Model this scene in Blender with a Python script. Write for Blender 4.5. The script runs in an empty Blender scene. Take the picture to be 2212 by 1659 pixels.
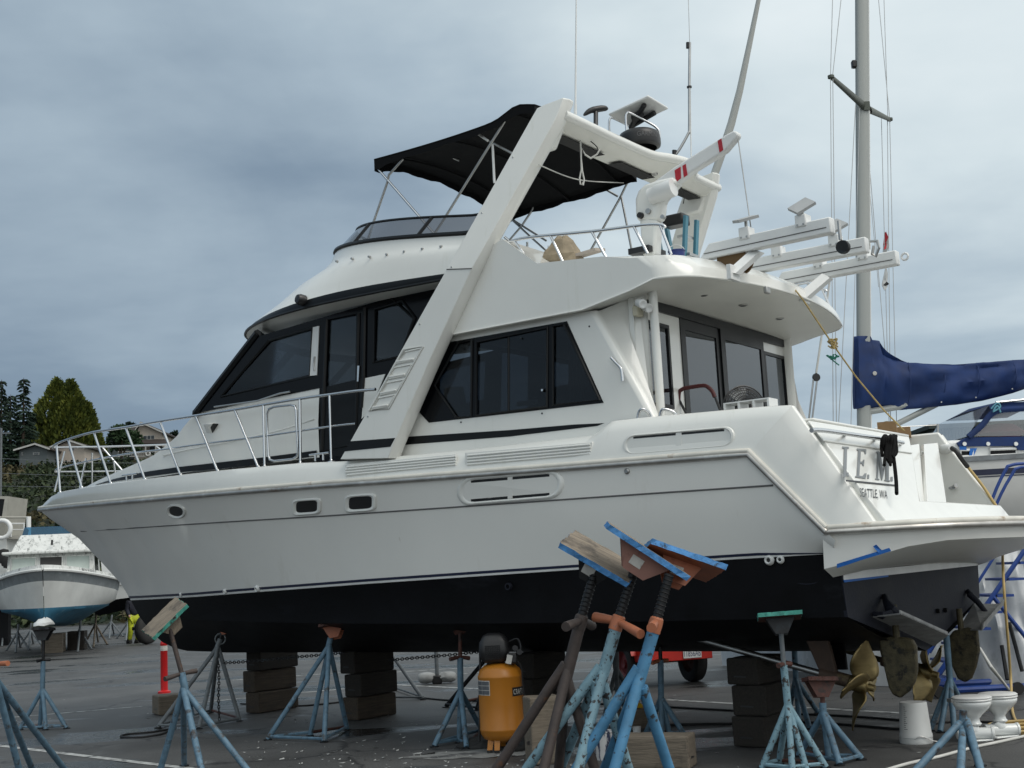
import bpy, bmesh, math, random
from mathutils import Vector, Matrix, noise
from mathutils.geometry import tessellate_polygon
random.seed(4)
C = bpy.context.scene.collection
scene = bpy.context.scene
R = math.radians

# ------------------------------------------------------------------ camera
FPX, PITCH, ROLL, EYE = 2770.0, R(8.52), R(2.9), 1.694      # focal length in units of a 2212 wide frame
cam_d = bpy.data.cameras.new('camera'); cam_d.sensor_width = 36.0; cam_d.lens = FPX/2212*36.0
cam_d.clip_start = 0.1; cam_d.clip_end = 2000.0
cam = bpy.data.objects.new('camera', cam_d); C.objects.link(cam)
_f = Vector((0, math.cos(PITCH), math.sin(PITCH))); _u0 = Vector((0, -math.sin(PITCH), math.cos(PITCH))); _r0 = Vector((1, 0, 0))
_r = math.cos(ROLL)*_r0 - math.sin(ROLL)*_u0; _u = math.sin(ROLL)*_r0 + math.cos(ROLL)*_u0
EYEP = Vector((0, 0, EYE))
cam.matrix_world = Matrix(((_r.x, _u.x, -_f.x, 0), (_r.y, _u.y, -_f.y, 0), (_r.z, _u.z, -_f.z, EYE), (0, 0, 0, 1)))
scene.camera = cam

# ------------------------------------------------------------------ light
SUN_EL, SUN_AZ = R(52), R(62)          # azimuth clockwise from behind the camera's right
sun_dir = Vector((0.80*math.cos(SUN_EL), -0.60*math.cos(SUN_EL), math.sin(SUN_EL)))
sd = bpy.data.lights.new('sun', 'SUN'); sd.energy = 1.25; sd.angle = R(35); sd.color = (1.0, 0.94, 0.86)
so = bpy.data.objects.new('sun', sd); C.objects.link(so); so.rotation_euler = (-sun_dir).to_track_quat('-Z', 'Y').to_euler()
so.location = (20, -15, 30)
world = bpy.data.worlds.new("World"); scene.world = world; world.use_nodes = True
nt = world.node_tree; nt.nodes.clear()
def nd(t, typ, **kw):
    n = t.nodes.new(typ)
    for k, v in kw.items(): setattr(n, k, v)
    return n
out = nd(nt, 'ShaderNodeOutputWorld')
sky = nd(nt, 'ShaderNodeTexSky', sky_type='NISHITA'); sky.sun_disc = False
sky.sun_elevation = SUN_EL; sky.sun_rotation = math.atan2(sun_dir.x, sun_dir.y)
bg1 = nd(nt, 'ShaderNodeBackground'); bg1.inputs[1].default_value = 0.05
nt.links.new(sky.outputs[0], bg1.inputs[0])
tc = nd(nt, 'ShaderNodeTexCoord')
sep = nd(nt, 'ShaderNodeSeparateXYZ'); nt.links.new(tc.outputs['Generated'], sep.inputs[0])
# the cloud deck: a flat layer seen in perspective, thick and dark to the left, thinner and brighter towards the sun
mx = nd(nt, 'ShaderNodeMath', operation='MAXIMUM'); nt.links.new(sep.outputs[2], mx.inputs[0]); mx.inputs[1].default_value = 0.0
ad = nd(nt, 'ShaderNodeMath', operation='ADD'); nt.links.new(mx.outputs[0], ad.inputs[0]); ad.inputs[1].default_value = 0.22
dv = nd(nt, 'ShaderNodeVectorMath', operation='DIVIDE'); nt.links.new(tc.outputs['Generated'], dv.inputs[0])
cb = nd(nt, 'ShaderNodeCombineXYZ')
for i in range(3): nt.links.new(ad.outputs[0], cb.inputs[i])
nt.links.new(cb.outputs[0], dv.inputs[1])
n1 = nd(nt, 'ShaderNodeTexNoise'); n1.inputs['Scale'].default_value = 1.0; n1.inputs['Detail'].default_value = 7; n1.inputs['Roughness'].default_value = 0.52
n1.inputs['Distortion'].default_value = 0.35
mp = nd(nt, 'ShaderNodeMapping'); mp.inputs['Location'].default_value = (3.1, 1.7, 0.4); mp.inputs['Scale'].default_value = (1.0, 0.75, 1.6)
nt.links.new(dv.outputs[0], mp.inputs[0]); nt.links.new(mp.outputs[0], n1.inputs['Vector'])
dt = nd(nt, 'ShaderNodeVectorMath', operation='DOT_PRODUCT'); nt.links.new(tc.outputs['Generated'], dt.inputs[0])
dt.inputs[1].default_value = (0.64, -0.44, 0.46)
def fm(op, a, b, c=None):
    m = nd(nt, 'ShaderNodeMath', operation=op)
    for i, x in enumerate((a, b, c)):
        if x is None: continue
        if isinstance(x, (int, float)): m.inputs[i].default_value = x
        else: nt.links.new(x, m.inputs[i])
    return m.outputs[0]
val = fm('MULTIPLY_ADD', dt.outputs['Value'], 0.88, 0.675)
n2 = nd(nt, 'ShaderNodeTexNoise'); n2.inputs['Scale'].default_value = 2.3; n2.inputs['Detail'].default_value = 5; n2.inputs['Roughness'].default_value = 0.5
mp2 = nd(nt, 'ShaderNodeMapping'); mp2.inputs['Scale'].default_value = (0.55, 0.8, 2.2); mp2.inputs['Rotation'].default_value = (0, R(14), R(20)); mp2.inputs['Location'].default_value = (0.7, 2.2, 1.3)
nt.links.new(dv.outputs[0], mp2.inputs[0]); nt.links.new(mp2.outputs[0], n2.inputs['Vector'])
val = fm('ADD', val, fm('MULTIPLY_ADD', n1.outputs['Fac'], 0.85, -0.425))
val = fm('ADD', val, fm('MULTIPLY_ADD', n2.outputs['Fac'], 0.60, -0.30))
cr = nd(nt, 'ShaderNodeValToRGB'); nt.links.new(val, cr.inputs[0])
cr.color_ramp.elements[0].position = 0.0; cr.color_ramp.elements[0].color = (0.125, 0.18, 0.25, 1)
cr.color_ramp.elements[1].position = 1.0; cr.color_ramp.elements[1].color = (0.80, 0.85, 0.86, 1)
for p_, c_ in ((0.22, (0.190, 0.256, 0.330, 1)), (0.45, (0.342, 0.424, 0.492, 1)), (0.68, (0.56, 0.64, 0.675, 1))):
    e = cr.color_ramp.elements.new(p_); e.color = c_
bg2 = nd(nt, 'ShaderNodeBackground'); bg2.inputs[1].default_value = 1.0; nt.links.new(cr.outputs[0], bg2.inputs[0])
mixw = nd(nt, 'ShaderNodeMixShader'); mixw.inputs[0].default_value = 0.93
nt.links.new(bg1.outputs[0], mixw.inputs[1]); nt.links.new(bg2.outputs[0], mixw.inputs[2]); nt.links.new(mixw.outputs[0], out.inputs[0])
vs = scene.view_settings; vs.view_transform = 'Standard'; vs.look = 'None'; vs.exposure = 0.30; vs.gamma = 1.0; vs.use_curve_mapping = False

# ------------------------------------------------------------------ measuring helpers: sight lines met with real planes
def ray(x, y): return _f*FPX + _r*(x-1106.0) + _u*(829.5-y)
BX, BY, BYAW = 3.794, 12.429, R(144.98)                     # the yacht stands here: middle of its transom, heading
BA = Vector((math.cos(BYAW), math.sin(BYAW), 0)); BQ = Vector((-BA.y, BA.x, 0)); BO = Vector((BX, BY, 0))
def loc_(P): d = P-BO; return Vector((d.dot(BA), d.dot(BQ), P.z))
def S(x, y, v):                                             # on the yacht's fore-and-aft plane v
    d = ray(x, y); t = (v-(EYEP-BO).dot(BQ))/d.dot(BQ); return loc_(EYEP+d*t)
def U(x, y, u):                                             # on the yacht's cross plane u
    d = ray(x, y); t = (u-(EYEP-BO).dot(BA))/d.dot(BA); return loc_(EYEP+d*t)
def Zl(x, y, z):
    d = ray(x, y); return loc_(EYEP+d*((z-EYE)/d.z))
def G(x, y, z=0.0):                                         # on the ground
    d = ray(x, y); return EYEP+d*((z-EYE)/d.z)
def W(x, y, Y):                                             # at a given distance in front of the camera
    d = ray(x, y); return EYEP+d*(Y/d.y)
def PL(x, y, p0, n):                                        # on any plane of the yacht
    d = ray(x, y); dl = Vector((d.dot(BA), d.dot(BQ), d.z)); o = loc_(EYEP)
    return o+dl*((Vector(p0)-o).dot(n)/dl.dot(n))
def pxl(P):                                                 # yacht point -> where it is seen
    w = BO+BA*P[0]+BQ*P[1]+Vector((0, 0, P[2]))-EYEP; k = w.dot(_f)
    return 1106+FPX*w.dot(_r)/k, 829.5-FPX*w.dot(_u)/k
def interp(poly, x):                                        # piecewise linear y(x) along a polyline in x
    p = sorted(poly)
    if x <= p[0][0]: return p[0][1]
    for a, b in zip(p, p[1:]):
        if x <= b[0]: return a[1]+(b[1]-a[1])*(x-a[0])/(b[0]-a[0])
    return p[-1][1]
def onplan(x, y, b):                                        # meets the upright surface whose half breadth is b(u)
    v = 1.5
    for i in range(40):
        u = S(x, y, v).x; v += 0.6*(b(u)-v)
    return S(x, y, v)

# ------------------------------------------------------------------ materials
MATS = {}
def mat(name, col, rough=0.5, metal=0.0, var=0.12, vs=3.0, bump=0.0, bs=40.0, wear=None, coat=0.0, spec=0.5, stretch=None):
    m = bpy.data.materials.new(name); m.use_nodes = True; t = m.node_tree; b = t.nodes['Principled BSDF']
    b.inputs['Roughness'].default_value = rough; b.inputs['Metallic'].default_value = metal
    b.inputs['Coat Weight'].default_value = coat; b.inputs['Specular IOR Level'].default_value = spec
    tcn = nd(t, 'ShaderNodeTexCoord'); vec = tcn.outputs['Object']
    if stretch:
        mpn = nd(t, 'ShaderNodeMapping'); mpn.inputs['Scale'].default_value = stretch; t.links.new(vec, mpn.inputs[0]); vec = mpn.outputs[0]
    n = nd(t, 'ShaderNodeTexNoise'); n.inputs['Scale'].default_value = vs; n.inputs['Detail'].default_value = 6; n.inputs['Roughness'].default_value = 0.6
    t.links.new(vec, n.inputs['Vector'])
    r = nd(t, 'ShaderNodeValToRGB'); t.links.new(n.outputs['Fac'], r.inputs[0])
    lo = [max(0, c*(1-var)) for c in col]; hi = [min(1, c*(1+var)) for c in col]
    r.color_ramp.elements[0].position = 0.3; r.color_ramp.elements[0].color = (*lo, 1)
    r.color_ramp.elements[1].position = 0.7; r.color_ramp.elements[1].color = (*hi, 1)
    colout = r.outputs[0]
    for wr in (wear or []):                                 # (colour, scale, threshold, softness, stretch)
        wc, ws, wt, wsoft = wr[:4]
        n2 = nd(t, 'ShaderNodeTexNoise'); n2.inputs['Scale'].default_value = ws; n2.inputs['Detail'].default_value = 8; n2.inputs['Roughness'].default_value = 0.65
        v2 = tcn.outputs['Object']
        if len(wr) > 4:
            mp2 = nd(t, 'ShaderNodeMapping'); mp2.inputs['Scale'].default_value = wr[4]; t.links.new(v2, mp2.inputs[0]); v2 = mp2.outputs[0]
        t.links.new(v2, n2.inputs['Vector'])
        r2 = nd(t, 'ShaderNodeValToRGB'); r2.color_ramp.elements[0].position = wt; r2.color_ramp.elements[1].position = min(1, wt+wsoft)
        t.links.new(n2.outputs['Fac'], r2.inputs[0])
        mxn = nd(t, 'ShaderNodeMix', data_type='RGBA'); t.links.new(r2.outputs[0], mxn.inputs[0]); t.links.new(colout, mxn.inputs[6]); mxn.inputs[7].default_value = (*wc, 1)
        colout = mxn.outputs[2]
    t.links.new(colout, b.inputs['Base Color'])
    rr = nd(t, 'ShaderNodeMath', operation='MULTIPLY_ADD'); t.links.new(n.outputs['Fac'], rr.inputs[0]); rr.inputs[1].default_value = 0.2; rr.inputs[2].default_value = max(0.02, rough-0.1)
    t.links.new(rr.outputs[0], b.inputs['Roughness'])
    if bump:
        n3 = nd(t, 'ShaderNodeTexNoise'); n3.inputs['Scale'].default_value = bs; n3.inputs['Detail'].default_value = 5; t.links.new(vec, n3.inputs['Vector'])
        bp = nd(t, 'ShaderNodeBump'); bp.inputs['Strength'].default_value = bump; bp.inputs['Distance'].default_value = 0.01
        t.links.new(n3.outputs['Fac'], bp.inputs['Height']); t.links.new(bp.outputs[0], b.inputs['Normal'])
    MATS[name] = m; return m
def glassmat(name, tint, gloss=(0.9, 0.95, 1.0), rough=0.02, ior=1.5, base=0.0, basecol=(0.01, 0.012, 0.015)):
    m = bpy.data.materials.new(name); m.use_nodes = True; t = m.node_tree; t.nodes.clear()
    o = nd(t, 'ShaderNodeOutputMaterial'); tr = nd(t, 'ShaderNodeBsdfTransparent'); tr.inputs[0].default_value = (*tint, 1)
    gl = nd(t, 'ShaderNodeBsdfGlossy'); gl.inputs['Roughness'].default_value = rough; gl.inputs['Color'].default_value = (*gloss, 1)
    df = nd(t, 'ShaderNodeBsdfDiffuse'); df.inputs[0].default_value = (*basecol, 1)
    m0 = nd(t, 'ShaderNodeMixShader'); m0.inputs[0].default_value = base; t.links.new(tr.outputs[0], m0.inputs[1]); t.links.new(df.outputs[0], m0.inputs[2])
    fr = nd(t, 'ShaderNodeFresnel'); fr.inputs[0].default_value = ior
    nz = nd(t, 'ShaderNodeTexNoise'); nz.inputs['Scale'].default_value = 2.0
    bp = nd(t, 'ShaderNodeBump'); bp.inputs['Strength'].default_value = 0.03; t.links.new(nz.outputs['Fac'], bp.inputs['Height']); t.links.new(bp.outputs[0], gl.inputs['Normal'])
    mxs = nd(t, 'ShaderNodeMixShader'); t.links.new(fr.outputs[0], mxs.inputs[0]); t.links.new(m0.outputs[0], mxs.inputs[1]); t.links.new(gl.outputs[0], mxs.inputs[2])
    t.links.new(mxs.outputs[0], o.inputs[0]); MATS[name] = m; return m
M_GEL = mat('white_gelcoat', (0.745, 0.75, 0.715), 0.22, var=0.035, vs=1.2, coat=0.3, wear=[((0.60, 0.60, 0.53), 2.2, 0.60, 0.35, (3.0, 3.0, 0.35)), ((0.46, 0.38, 0.27), 4.5, 0.73, 0.07, (3.5, 3.5, 0.3))])
M_HULL = mat('hull_gelcoat', (0.775, 0.772, 0.735), 0.16, var=0.03, vs=0.8, coat=0.4, bump=0.06, bs=1.1, wear=[((0.62, 0.60, 0.54), 1.6, 0.60, 0.3, (1.6, 1.6, 0.5)), ((0.46, 0.42, 0.34), 3.0, 0.70, 0.10, (3, 3, .22)), ((0.55, 0.55, 0.52), 14.0, 0.74, 0.03, (2, 2, .8))])
M_SOFF = mat('soffit_gelcoat', (0.72, 0.72, 0.67), 0.35, var=0.05, vs=1.5)
M_ANTI = mat('black_antifouling', (0.0030, 0.0034, 0.0048), 0.6, var=0.5, vs=2.0, bump=0.15, bs=25, spec=0.2, wear=[((0.009, 0.011, 0.016), 2.5, 0.62, 0.25, (0.6, 0.6, 3)), ((0.2, 0.2, 0.2), 9.0, 0.74, 0.04), ((0.020, 0.022, 0.028), 0.9, 0.60, 0.2, (1, 1, 2.2)), ((0.0008, 0.0008, 0.001), 5, 0.60, 0.1, (8, 8, .6))])
M_ANTN = mat('navy_antifouling', (0.010, 0.012, 0.020), 0.65, var=0.3, vs=2.5, bump=0.15, bs=30, spec=0.25, wear=[((0.03, 0.033, 0.042), 4, 0.62, 0.2)])
M_NAVY = mat('navy_stripe', (0.012, 0.016, 0.045), 0.35)
M_WLINE = mat('white_stripe', (0.7, 0.71, 0.7), 0.35)
M_BLKP = mat('gloss_black_panel', (0.0035, 0.0042, 0.0058), 0.2, var=0.2, spec=0.18)
M_FRAME = mat('black_window_frame', (0.006, 0.007, 0.008), 0.4, spec=0.3)
M_STRIPE = mat('black_vinyl_stripe', (0.006, 0.007, 0.008), 0.35, spec=0.25)
M_SS = mat('stainless_steel', (0.62, 0.63, 0.64), 0.22, 1.0, var=0.05)
M_SSD = mat('dull_stainless', (0.42, 0.42, 0.41), 0.38, 1.0, var=0.15, vs=6)
M_RUB = mat('rub_rail_steel', (0.50, 0.48, 0.45), 0.38, 0.85, var=0.2, vs=5, wear=[((0.22, 0.12, 0.06), 3.0, 0.62, 0.12), ((0.70, 0.70, 0.66), 2.5, 0.55, 0.2)])
M_RUBW = mat('rub_rail_vinyl', (0.62, 0.60, 0.54), 0.45, var=0.12, vs=4, wear=[((0.25, 0.16, 0.09), 4.0, 0.60, 0.14)])
M_GROOVE = mat('dark_joint_and_groove_shade', (0.10, 0.10, 0.10), 0.7)  # joints and seams; on the moulded line the colour paints groove shadow
M_BLACK = mat('black_plastic', (0.012, 0.012, 0.013), 0.4, var=0.2)
M_RUBBER = mat('black_rubber', (0.014, 0.014, 0.014), 0.75, var=0.3, vs=8)
M_CANVAS = mat('black_canvas', (0.0035, 0.0038, 0.0046), 0.85, var=0.25, vs=4, bump=0.2, bs=8, spec=0.2)
M_GLASS = glassmat('tinted_glass', (0.38, 0.41, 0.44), base=0.12, ior=1.38)
M_GLASSA = glassmat('cockpit_glass', (0.26, 0.29, 0.32), base=0.45, ior=1.75, basecol=(0.02, 0.022, 0.026))
M_SMOKE = glassmat('smoked_screen', (0.42, 0.41, 0.42), base=0.35, basecol=(0.10, 0.10, 0.105))
M_CLEAR = glassmat('clear_vinyl', (0.80, 0.82, 0.84), base=0.25, basecol=(0.6, 0.62, 0.64), rough=0.08)
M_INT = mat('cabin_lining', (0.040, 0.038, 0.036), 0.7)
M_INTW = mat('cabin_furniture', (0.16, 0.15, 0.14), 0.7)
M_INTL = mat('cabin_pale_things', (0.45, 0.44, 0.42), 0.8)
M_BRONZE = mat('propeller_bronze', (0.30, 0.235, 0.115), 0.5, 1.0, var=0.18, vs=7, wear=[((0.20, 0.17, 0.10), 6, 0.55, 0.2)], stretch=(1, 1, 4))
M_BRNZD = mat('fouled_bronze', (0.065, 0.055, 0.030), 0.6, 0.3, var=0.5, vs=14, bump=0.4, bs=60, wear=[((0.012, 0.012, 0.010), 11, 0.52, 0.1), ((0.11, 0.085, 0.03), 3, 0.56, 0.3)])
M_ZINC = mat('grey_trim_tab', (0.25, 0.255, 0.255), 0.6, 0.2, var=0.3, vs=9, bump=0.2, wear=[((0.34, 0.35, 0.34), 12, 0.64, 0.08)])
M_TAPE = mat('blue_masking_tape', (0.008, 0.115, 0.42), 0.6, var=0.1)
M_LETTER = mat('silver_lettering', (0.17, 0.185, 0.195), 0.5, 0.0)
M_LETTERK = mat('black_lettering', (0.02, 0.022, 0.026), 0.5)
M_WHITE = mat('white_enamel', (0.72, 0.73, 0.72), 0.35, var=0.05, wear=[((0.45, 0.43, 0.38), 6, 0.70, 0.1)])
M_CREAM = mat('cream_plastic', (0.55, 0.52, 0.40), 0.5, var=0.08)
M_RED = mat('red_sticker', (0.42, 0.012, 0.025), 0.45)
M_ROPEK = mat('black_rope', (0.004, 0.004, 0.004), 0.95, bump=0.4, bs=120, spec=0.1)
M_ROPEY = mat('tan_rope', (0.36, 0.27, 0.11), 0.85, var=0.25, vs=30)
M_HOSE = mat('yellow_hose', (0.46, 0.33, 0.13), 0.6, var=0.15, vs=10)
M_CORD = mat('black_cord', (0.010, 0.010, 0.011), 0.7)
M_CORDW = mat('white_cord', (0.55, 0.55, 0.52), 0.6)
M_BLUEP = mat('blue_stand_paint', (0.090, 0.165, 0.23), 0.6, var=0.3, vs=12, bump=0.15, bs=60, wear=[((0.045, 0.038, 0.032), 9, 0.56, 0.10), ((0.26, 0.33, 0.35), 7, 0.66, 0.08), ((0.03, 0.022, 0.018), 3.1, 0.60, 0.06)])
M_BLUEL = mat('pale_blue_stand_paint', (0.165, 0.28, 0.335), 0.6, var=0.2, vs=14, bump=0.25, bs=50, wear=[((0.03, 0.026, 0.024), 22, 0.55, 0.03), ((0.035, 0.03, 0.027), 4, 0.62, 0.1), ((0.55, 0.58, 0.58), 6, 0.72, 0.04)])
M_BLUEB = mat('bright_blue_stand_paint', (0.060, 0.195, 0.34), 0.55, var=0.2, vs=9, bump=0.15, bs=50, wear=[((0.10, 0.23, 0.33), 5, 0.6, 0.1), ((0.03, 0.035, 0.04), 16, 0.60, 0.04), ((0.05, 0.035, 0.028), 5, .63, .05)])
M_GREYP = mat('grey_stand_paint', (0.12, 0.135, 0.145), 0.6, var=0.3, vs=10, wear=[((0.32, 0.33, 0.33), 8, 0.62, 0.1)])
M_BROWNP = mat('rusty_brown_paint', (0.048, 0.036, 0.032), 0.65, var=0.3, vs=9, bump=0.2, bs=50, wear=[((0.10, 0.05, 0.028), 10, 0.6, 0.08), ((0.35, 0.33, 0.31), 9, 0.74, 0.03)])
M_ORANGE = mat('orange_handle_paint', (0.34, 0.115, 0.055), 0.55, var=0.18, vs=9, wear=[((0.12, 0.12, 0.12), 8, 0.66, 0.04)])
M_RUST = mat('rusty_red_steel', (0.080, 0.030, 0.022), 0.7, var=0.35, vs=12, wear=[((0.03, 0.022, 0.02), 8, 0.55, 0.1)])
M_SCREW = mat('dark_screw_steel', (0.022, 0.023, 0.025), 0.5, 0.6, var=0.3, vs=12, wear=[((0.05, 0.075, 0.09), 3, 0.58, 0.2)])
M_PLY = mat('weathered_plywood', (0.20, 0.165, 0.125), 0.8, var=0.4, vs=3.0, bump=0.5, bs=10, stretch=(2, 22, 2), wear=[((0.06, 0.05, 0.042), 3, 0.56, 0.12)])
M_PADB = mat('blue_pad_edge', (0.055, 0.20, 0.44), 0.75, var=0.35, vs=22, bump=0.8, bs=35, wear=[((0.015, 0.017, 0.02), 16, 0.58, 0.08), ((0.30, 0.42, 0.50), 20, 0.66, 0.06)])
M_PADG = mat('green_pad_edge', (0.05, 0.26, 0.21), 0.75, var=0.3, vs=18, wear=[((0.02, 0.02, 0.02), 12, 0.55, 0.1)])
M_PADR = mat('pad_bracket_orange', (0.27, 0.085, 0.040), 0.6, var=0.25, vs=6, wear=[((0.10, 0.03, 0.018), 6, 0.58, 0.15)])
M_PADP = mat('pad_bracket_pink', (0.24, 0.12, 0.095), 0.65, var=0.15, vs=7, wear=[((0.13, 0.06, 0.05), 7, 0.6, 0.15)])
M_LABELW = mat('peeling_white_sticker', (0.48, 0.47, 0.44), 0.7, var=0.15, vs=20, wear=[((0.28, 0.24, 0.2), 15, 0.6, 0.08)])
M_WOOD = mat('dark_timber', (0.050, 0.038, 0.027), 0.85, var=0.45, vs=3, bump=0.5, bs=9, stretch=(1.2, 18, 18), wear=[((0.012, 0.010, 0.009), 3, 0.56, 0.15), ((0.35, 0.34, 0.32), 16, 0.76, 0.03)])
M_WOODK = mat('blackened_timber', (0.020, 0.017, 0.014), 0.9, var=0.5, vs=3, bump=0.5, bs=9, stretch=(1.2, 18, 18), wear=[((0.26, 0.25, 0.24), 14, 0.77, 0.03)])
M_WOODL = mat('grey_weathered_timber', (0.135, 0.112, 0.085), 0.85, var=0.35, vs=3, bump=0.5, bs=9, stretch=(1.2, 18, 18), wear=[((0.05, 0.042, 0.034), 3, 0.58, 0.15)])

# ------------------------------------------------------------------ mesh helpers
class MB:
    def __init__(s): s.v = []; s.f = []
    def add(s, vs, fs):
        o = len(s.v); s.v += [tuple(p) for p in vs]; s.f += [tuple(i+o for i in f) for f in fs]; return s
    def box(s, c, size, rot=None):
        c = Vector(c); h = [x/2 for x in size]; vs = []
        for i in (-1, 1):
            for j in (-1, 1):
                for k in (-1, 1):
                    p = Vector((i*h[0], j*h[1], k*h[2]))
                    if rot is not None: p = rot @ p
                    vs.append(c+p)
        return s.add(vs, [(0, 1, 3, 2), (4, 6, 7, 5), (0, 4, 5, 1), (2, 3, 7, 6), (0, 2, 6, 4), (1, 5, 7, 3)])
    def tube(s, pts, r, n=8, cap=True, closed=False):
        pts = [Vector(p) for p in pts]; N = len(pts); rs = r if isinstance(r, (list, tuple)) else [r]*N
        rings = []; prev = None
        for i, p in enumerate(pts):
            if closed: t = pts[(i+1) % N]-pts[i-1]
            else: t = pts[min(i+1, N-1)]-pts[max(i-1, 0)]
            t = t.normalized() if t.length > 1e-9 else Vector((0, 0, 1))
            if prev is None: a = t.orthogonal().normalized()
            else: a = (prev-t*prev.dot(t)); a = a.normalized() if a.length > 1e-6 else t.orthogonal().normalized()
            prev = a; b = t.cross(a)
            k = 1.0
            if 0 < i < N-1:
                t1 = (pts[i]-pts[i-1]).normalized(); k = 1.0/max(0.6, t.dot(t1))
            rings.append([p+(a*math.cos(2*math.pi*j/n)+b*math.sin(2*math.pi*j/n))*rs[i]*k for j in range(n)])
        o = [q for rg in rings for q in rg]; fs = []
        m = N if closed else N-1
        for i in range(m):
            for j in range(n):
                fs.append((i*n+j, i*n+(j+1) % n, ((i+1) % N)*n+(j+1) % n, ((i+1) % N)*n+j))
        if cap and not closed: fs += [tuple(reversed(range(n))), tuple((N-1)*n+j for j in range(n))]
        return s.add(o, fs)
    def prism(s, poly, off, holes=()):
        off = Vector(off); poly = [Vector(p) for p in poly]
        if not holes:
            n = len(poly)
            return s.add(poly+[p+off for p in poly], [tuple(range(n)), tuple(range(2*n-1, n-1, -1))]+[(i, n+i, n+(i+1) % n, (i+1) % n) for i in range(n)])
        loops = [poly]+[[Vector(p) for p in h] for h in holes]; tri = tessellate_polygon(loops); allp = [p for l in loops for p in l]; n = len(allp)
        fs = [tuple(t) for t in tri]+[tuple(n+i for i in reversed(t)) for t in tri]; k = 0
        for l in loops:
            m = len(l)
            fs += [(k+i, n+k+i, n+k+(i+1) % m, k+(i+1) % m) for i in range(m)]; k += m
        return s.add(allp+[p+off for p in allp], fs)
    def grid(s, rows, closed=False):
        n = len(rows[0]); o = [p for r in rows for p in r]; fs = []
        for i in range(len(rows)-1):
            for j in range(n if closed else n-1):
                fs.append((i*n+j, i*n+(j+1) % n, (i+1)*n+(j+1) % n, (i+1)*n+j))
        return s.add(o, fs)
    def lathe(s, prof, c=(0, 0, 0), n=20, mtx=None):            # prof: (radius, height)
        c = Vector(c); rows = []
        for r, z in prof:
            row = []
            for j in range(n):
                p = Vector((r*math.cos(2*math.pi*j/n), r*math.sin(2*math.pi*j/n), z))
                if mtx is not None: p = mtx @ p
                row.append(c+p)
            rows.append(row)
        return s.grid(rows, True)
    def quad(s, a, b, c, d): return s.add([a, b, c, d], [(0, 1, 2, 3)])
    def build(s, name, m, parent=None, smooth=30, bevel=0, bseg=2, label=None):
        me = bpy.data.meshes.new(name); me.from_pydata(s.v, [], s.f); me.materials.append(m)
        bm = bmesh.new(); bm.from_mesh(me); bmesh.ops.remove_doubles(bm, verts=bm.verts, dist=1e-5); bmesh.ops.recalc_face_normals(bm, faces=bm.faces); bm.to_mesh(me); bm.free()
        o = bpy.data.objects.new(name, me); C.objects.link(o)
        if parent: o.parent = parent
        if smooth:
            me.shade_smooth(); me.set_sharp_from_angle(angle=R(smooth))
        if bevel:
            b = o.modifiers.new('bevel', 'BEVEL'); b.width = bevel; b.segments = bseg; b.limit_method = 'ANGLE'; b.angle_limit = R(35)
        if label: o['label'] = label
        return o
def tag(o, label, cat, group=None, kind=None):
    o['label'] = label; o['category'] = cat
    if group: o['group'] = group
    if kind: o['kind'] = kind
    return o
def thing(name, label, cat, loc=(0, 0, 0), rz=0.0, group=None):
    o = bpy.data.objects.new(name, None); o.empty_display_size = 0.2; C.objects.link(o); o.location = loc; o.rotation_euler = (0, 0, rz)
    return tag(o, label, cat, group)
def structure(o, kind='structure'): o['kind'] = kind; return o
def rel(pts, root):                                         # world points -> a thing's own axes
    root_m = Matrix.Translation(root.location) @ root.rotation_euler.to_matrix().to_4x4(); inv = root_m.inverted()
    return [inv @ Vector(p) for p in pts]
def mir(p): return Vector((p[0], -p[1], p[2]))
def smoothpath(pts, n=6):
    pts = [Vector(p) for p in pts]; o = []
    for i in range(len(pts)-1):
        p0, p1, p2, p3 = pts[max(i-1, 0)], pts[i], pts[i+1], pts[min(i+2, len(pts)-1)]
        for k in range(n):
            t = k/n; o.append(0.5*((2*p1)+(p2-p0)*t+(2*p0-5*p1+4*p2-p3)*t*t+(3*p1-p0-3*p2+p3)*t**3))
    o.append(pts[-1]); return o
def rotto(a, b=(0, 0, 1)): return Vector(b).rotation_difference(Vector(a)).to_matrix()
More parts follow.
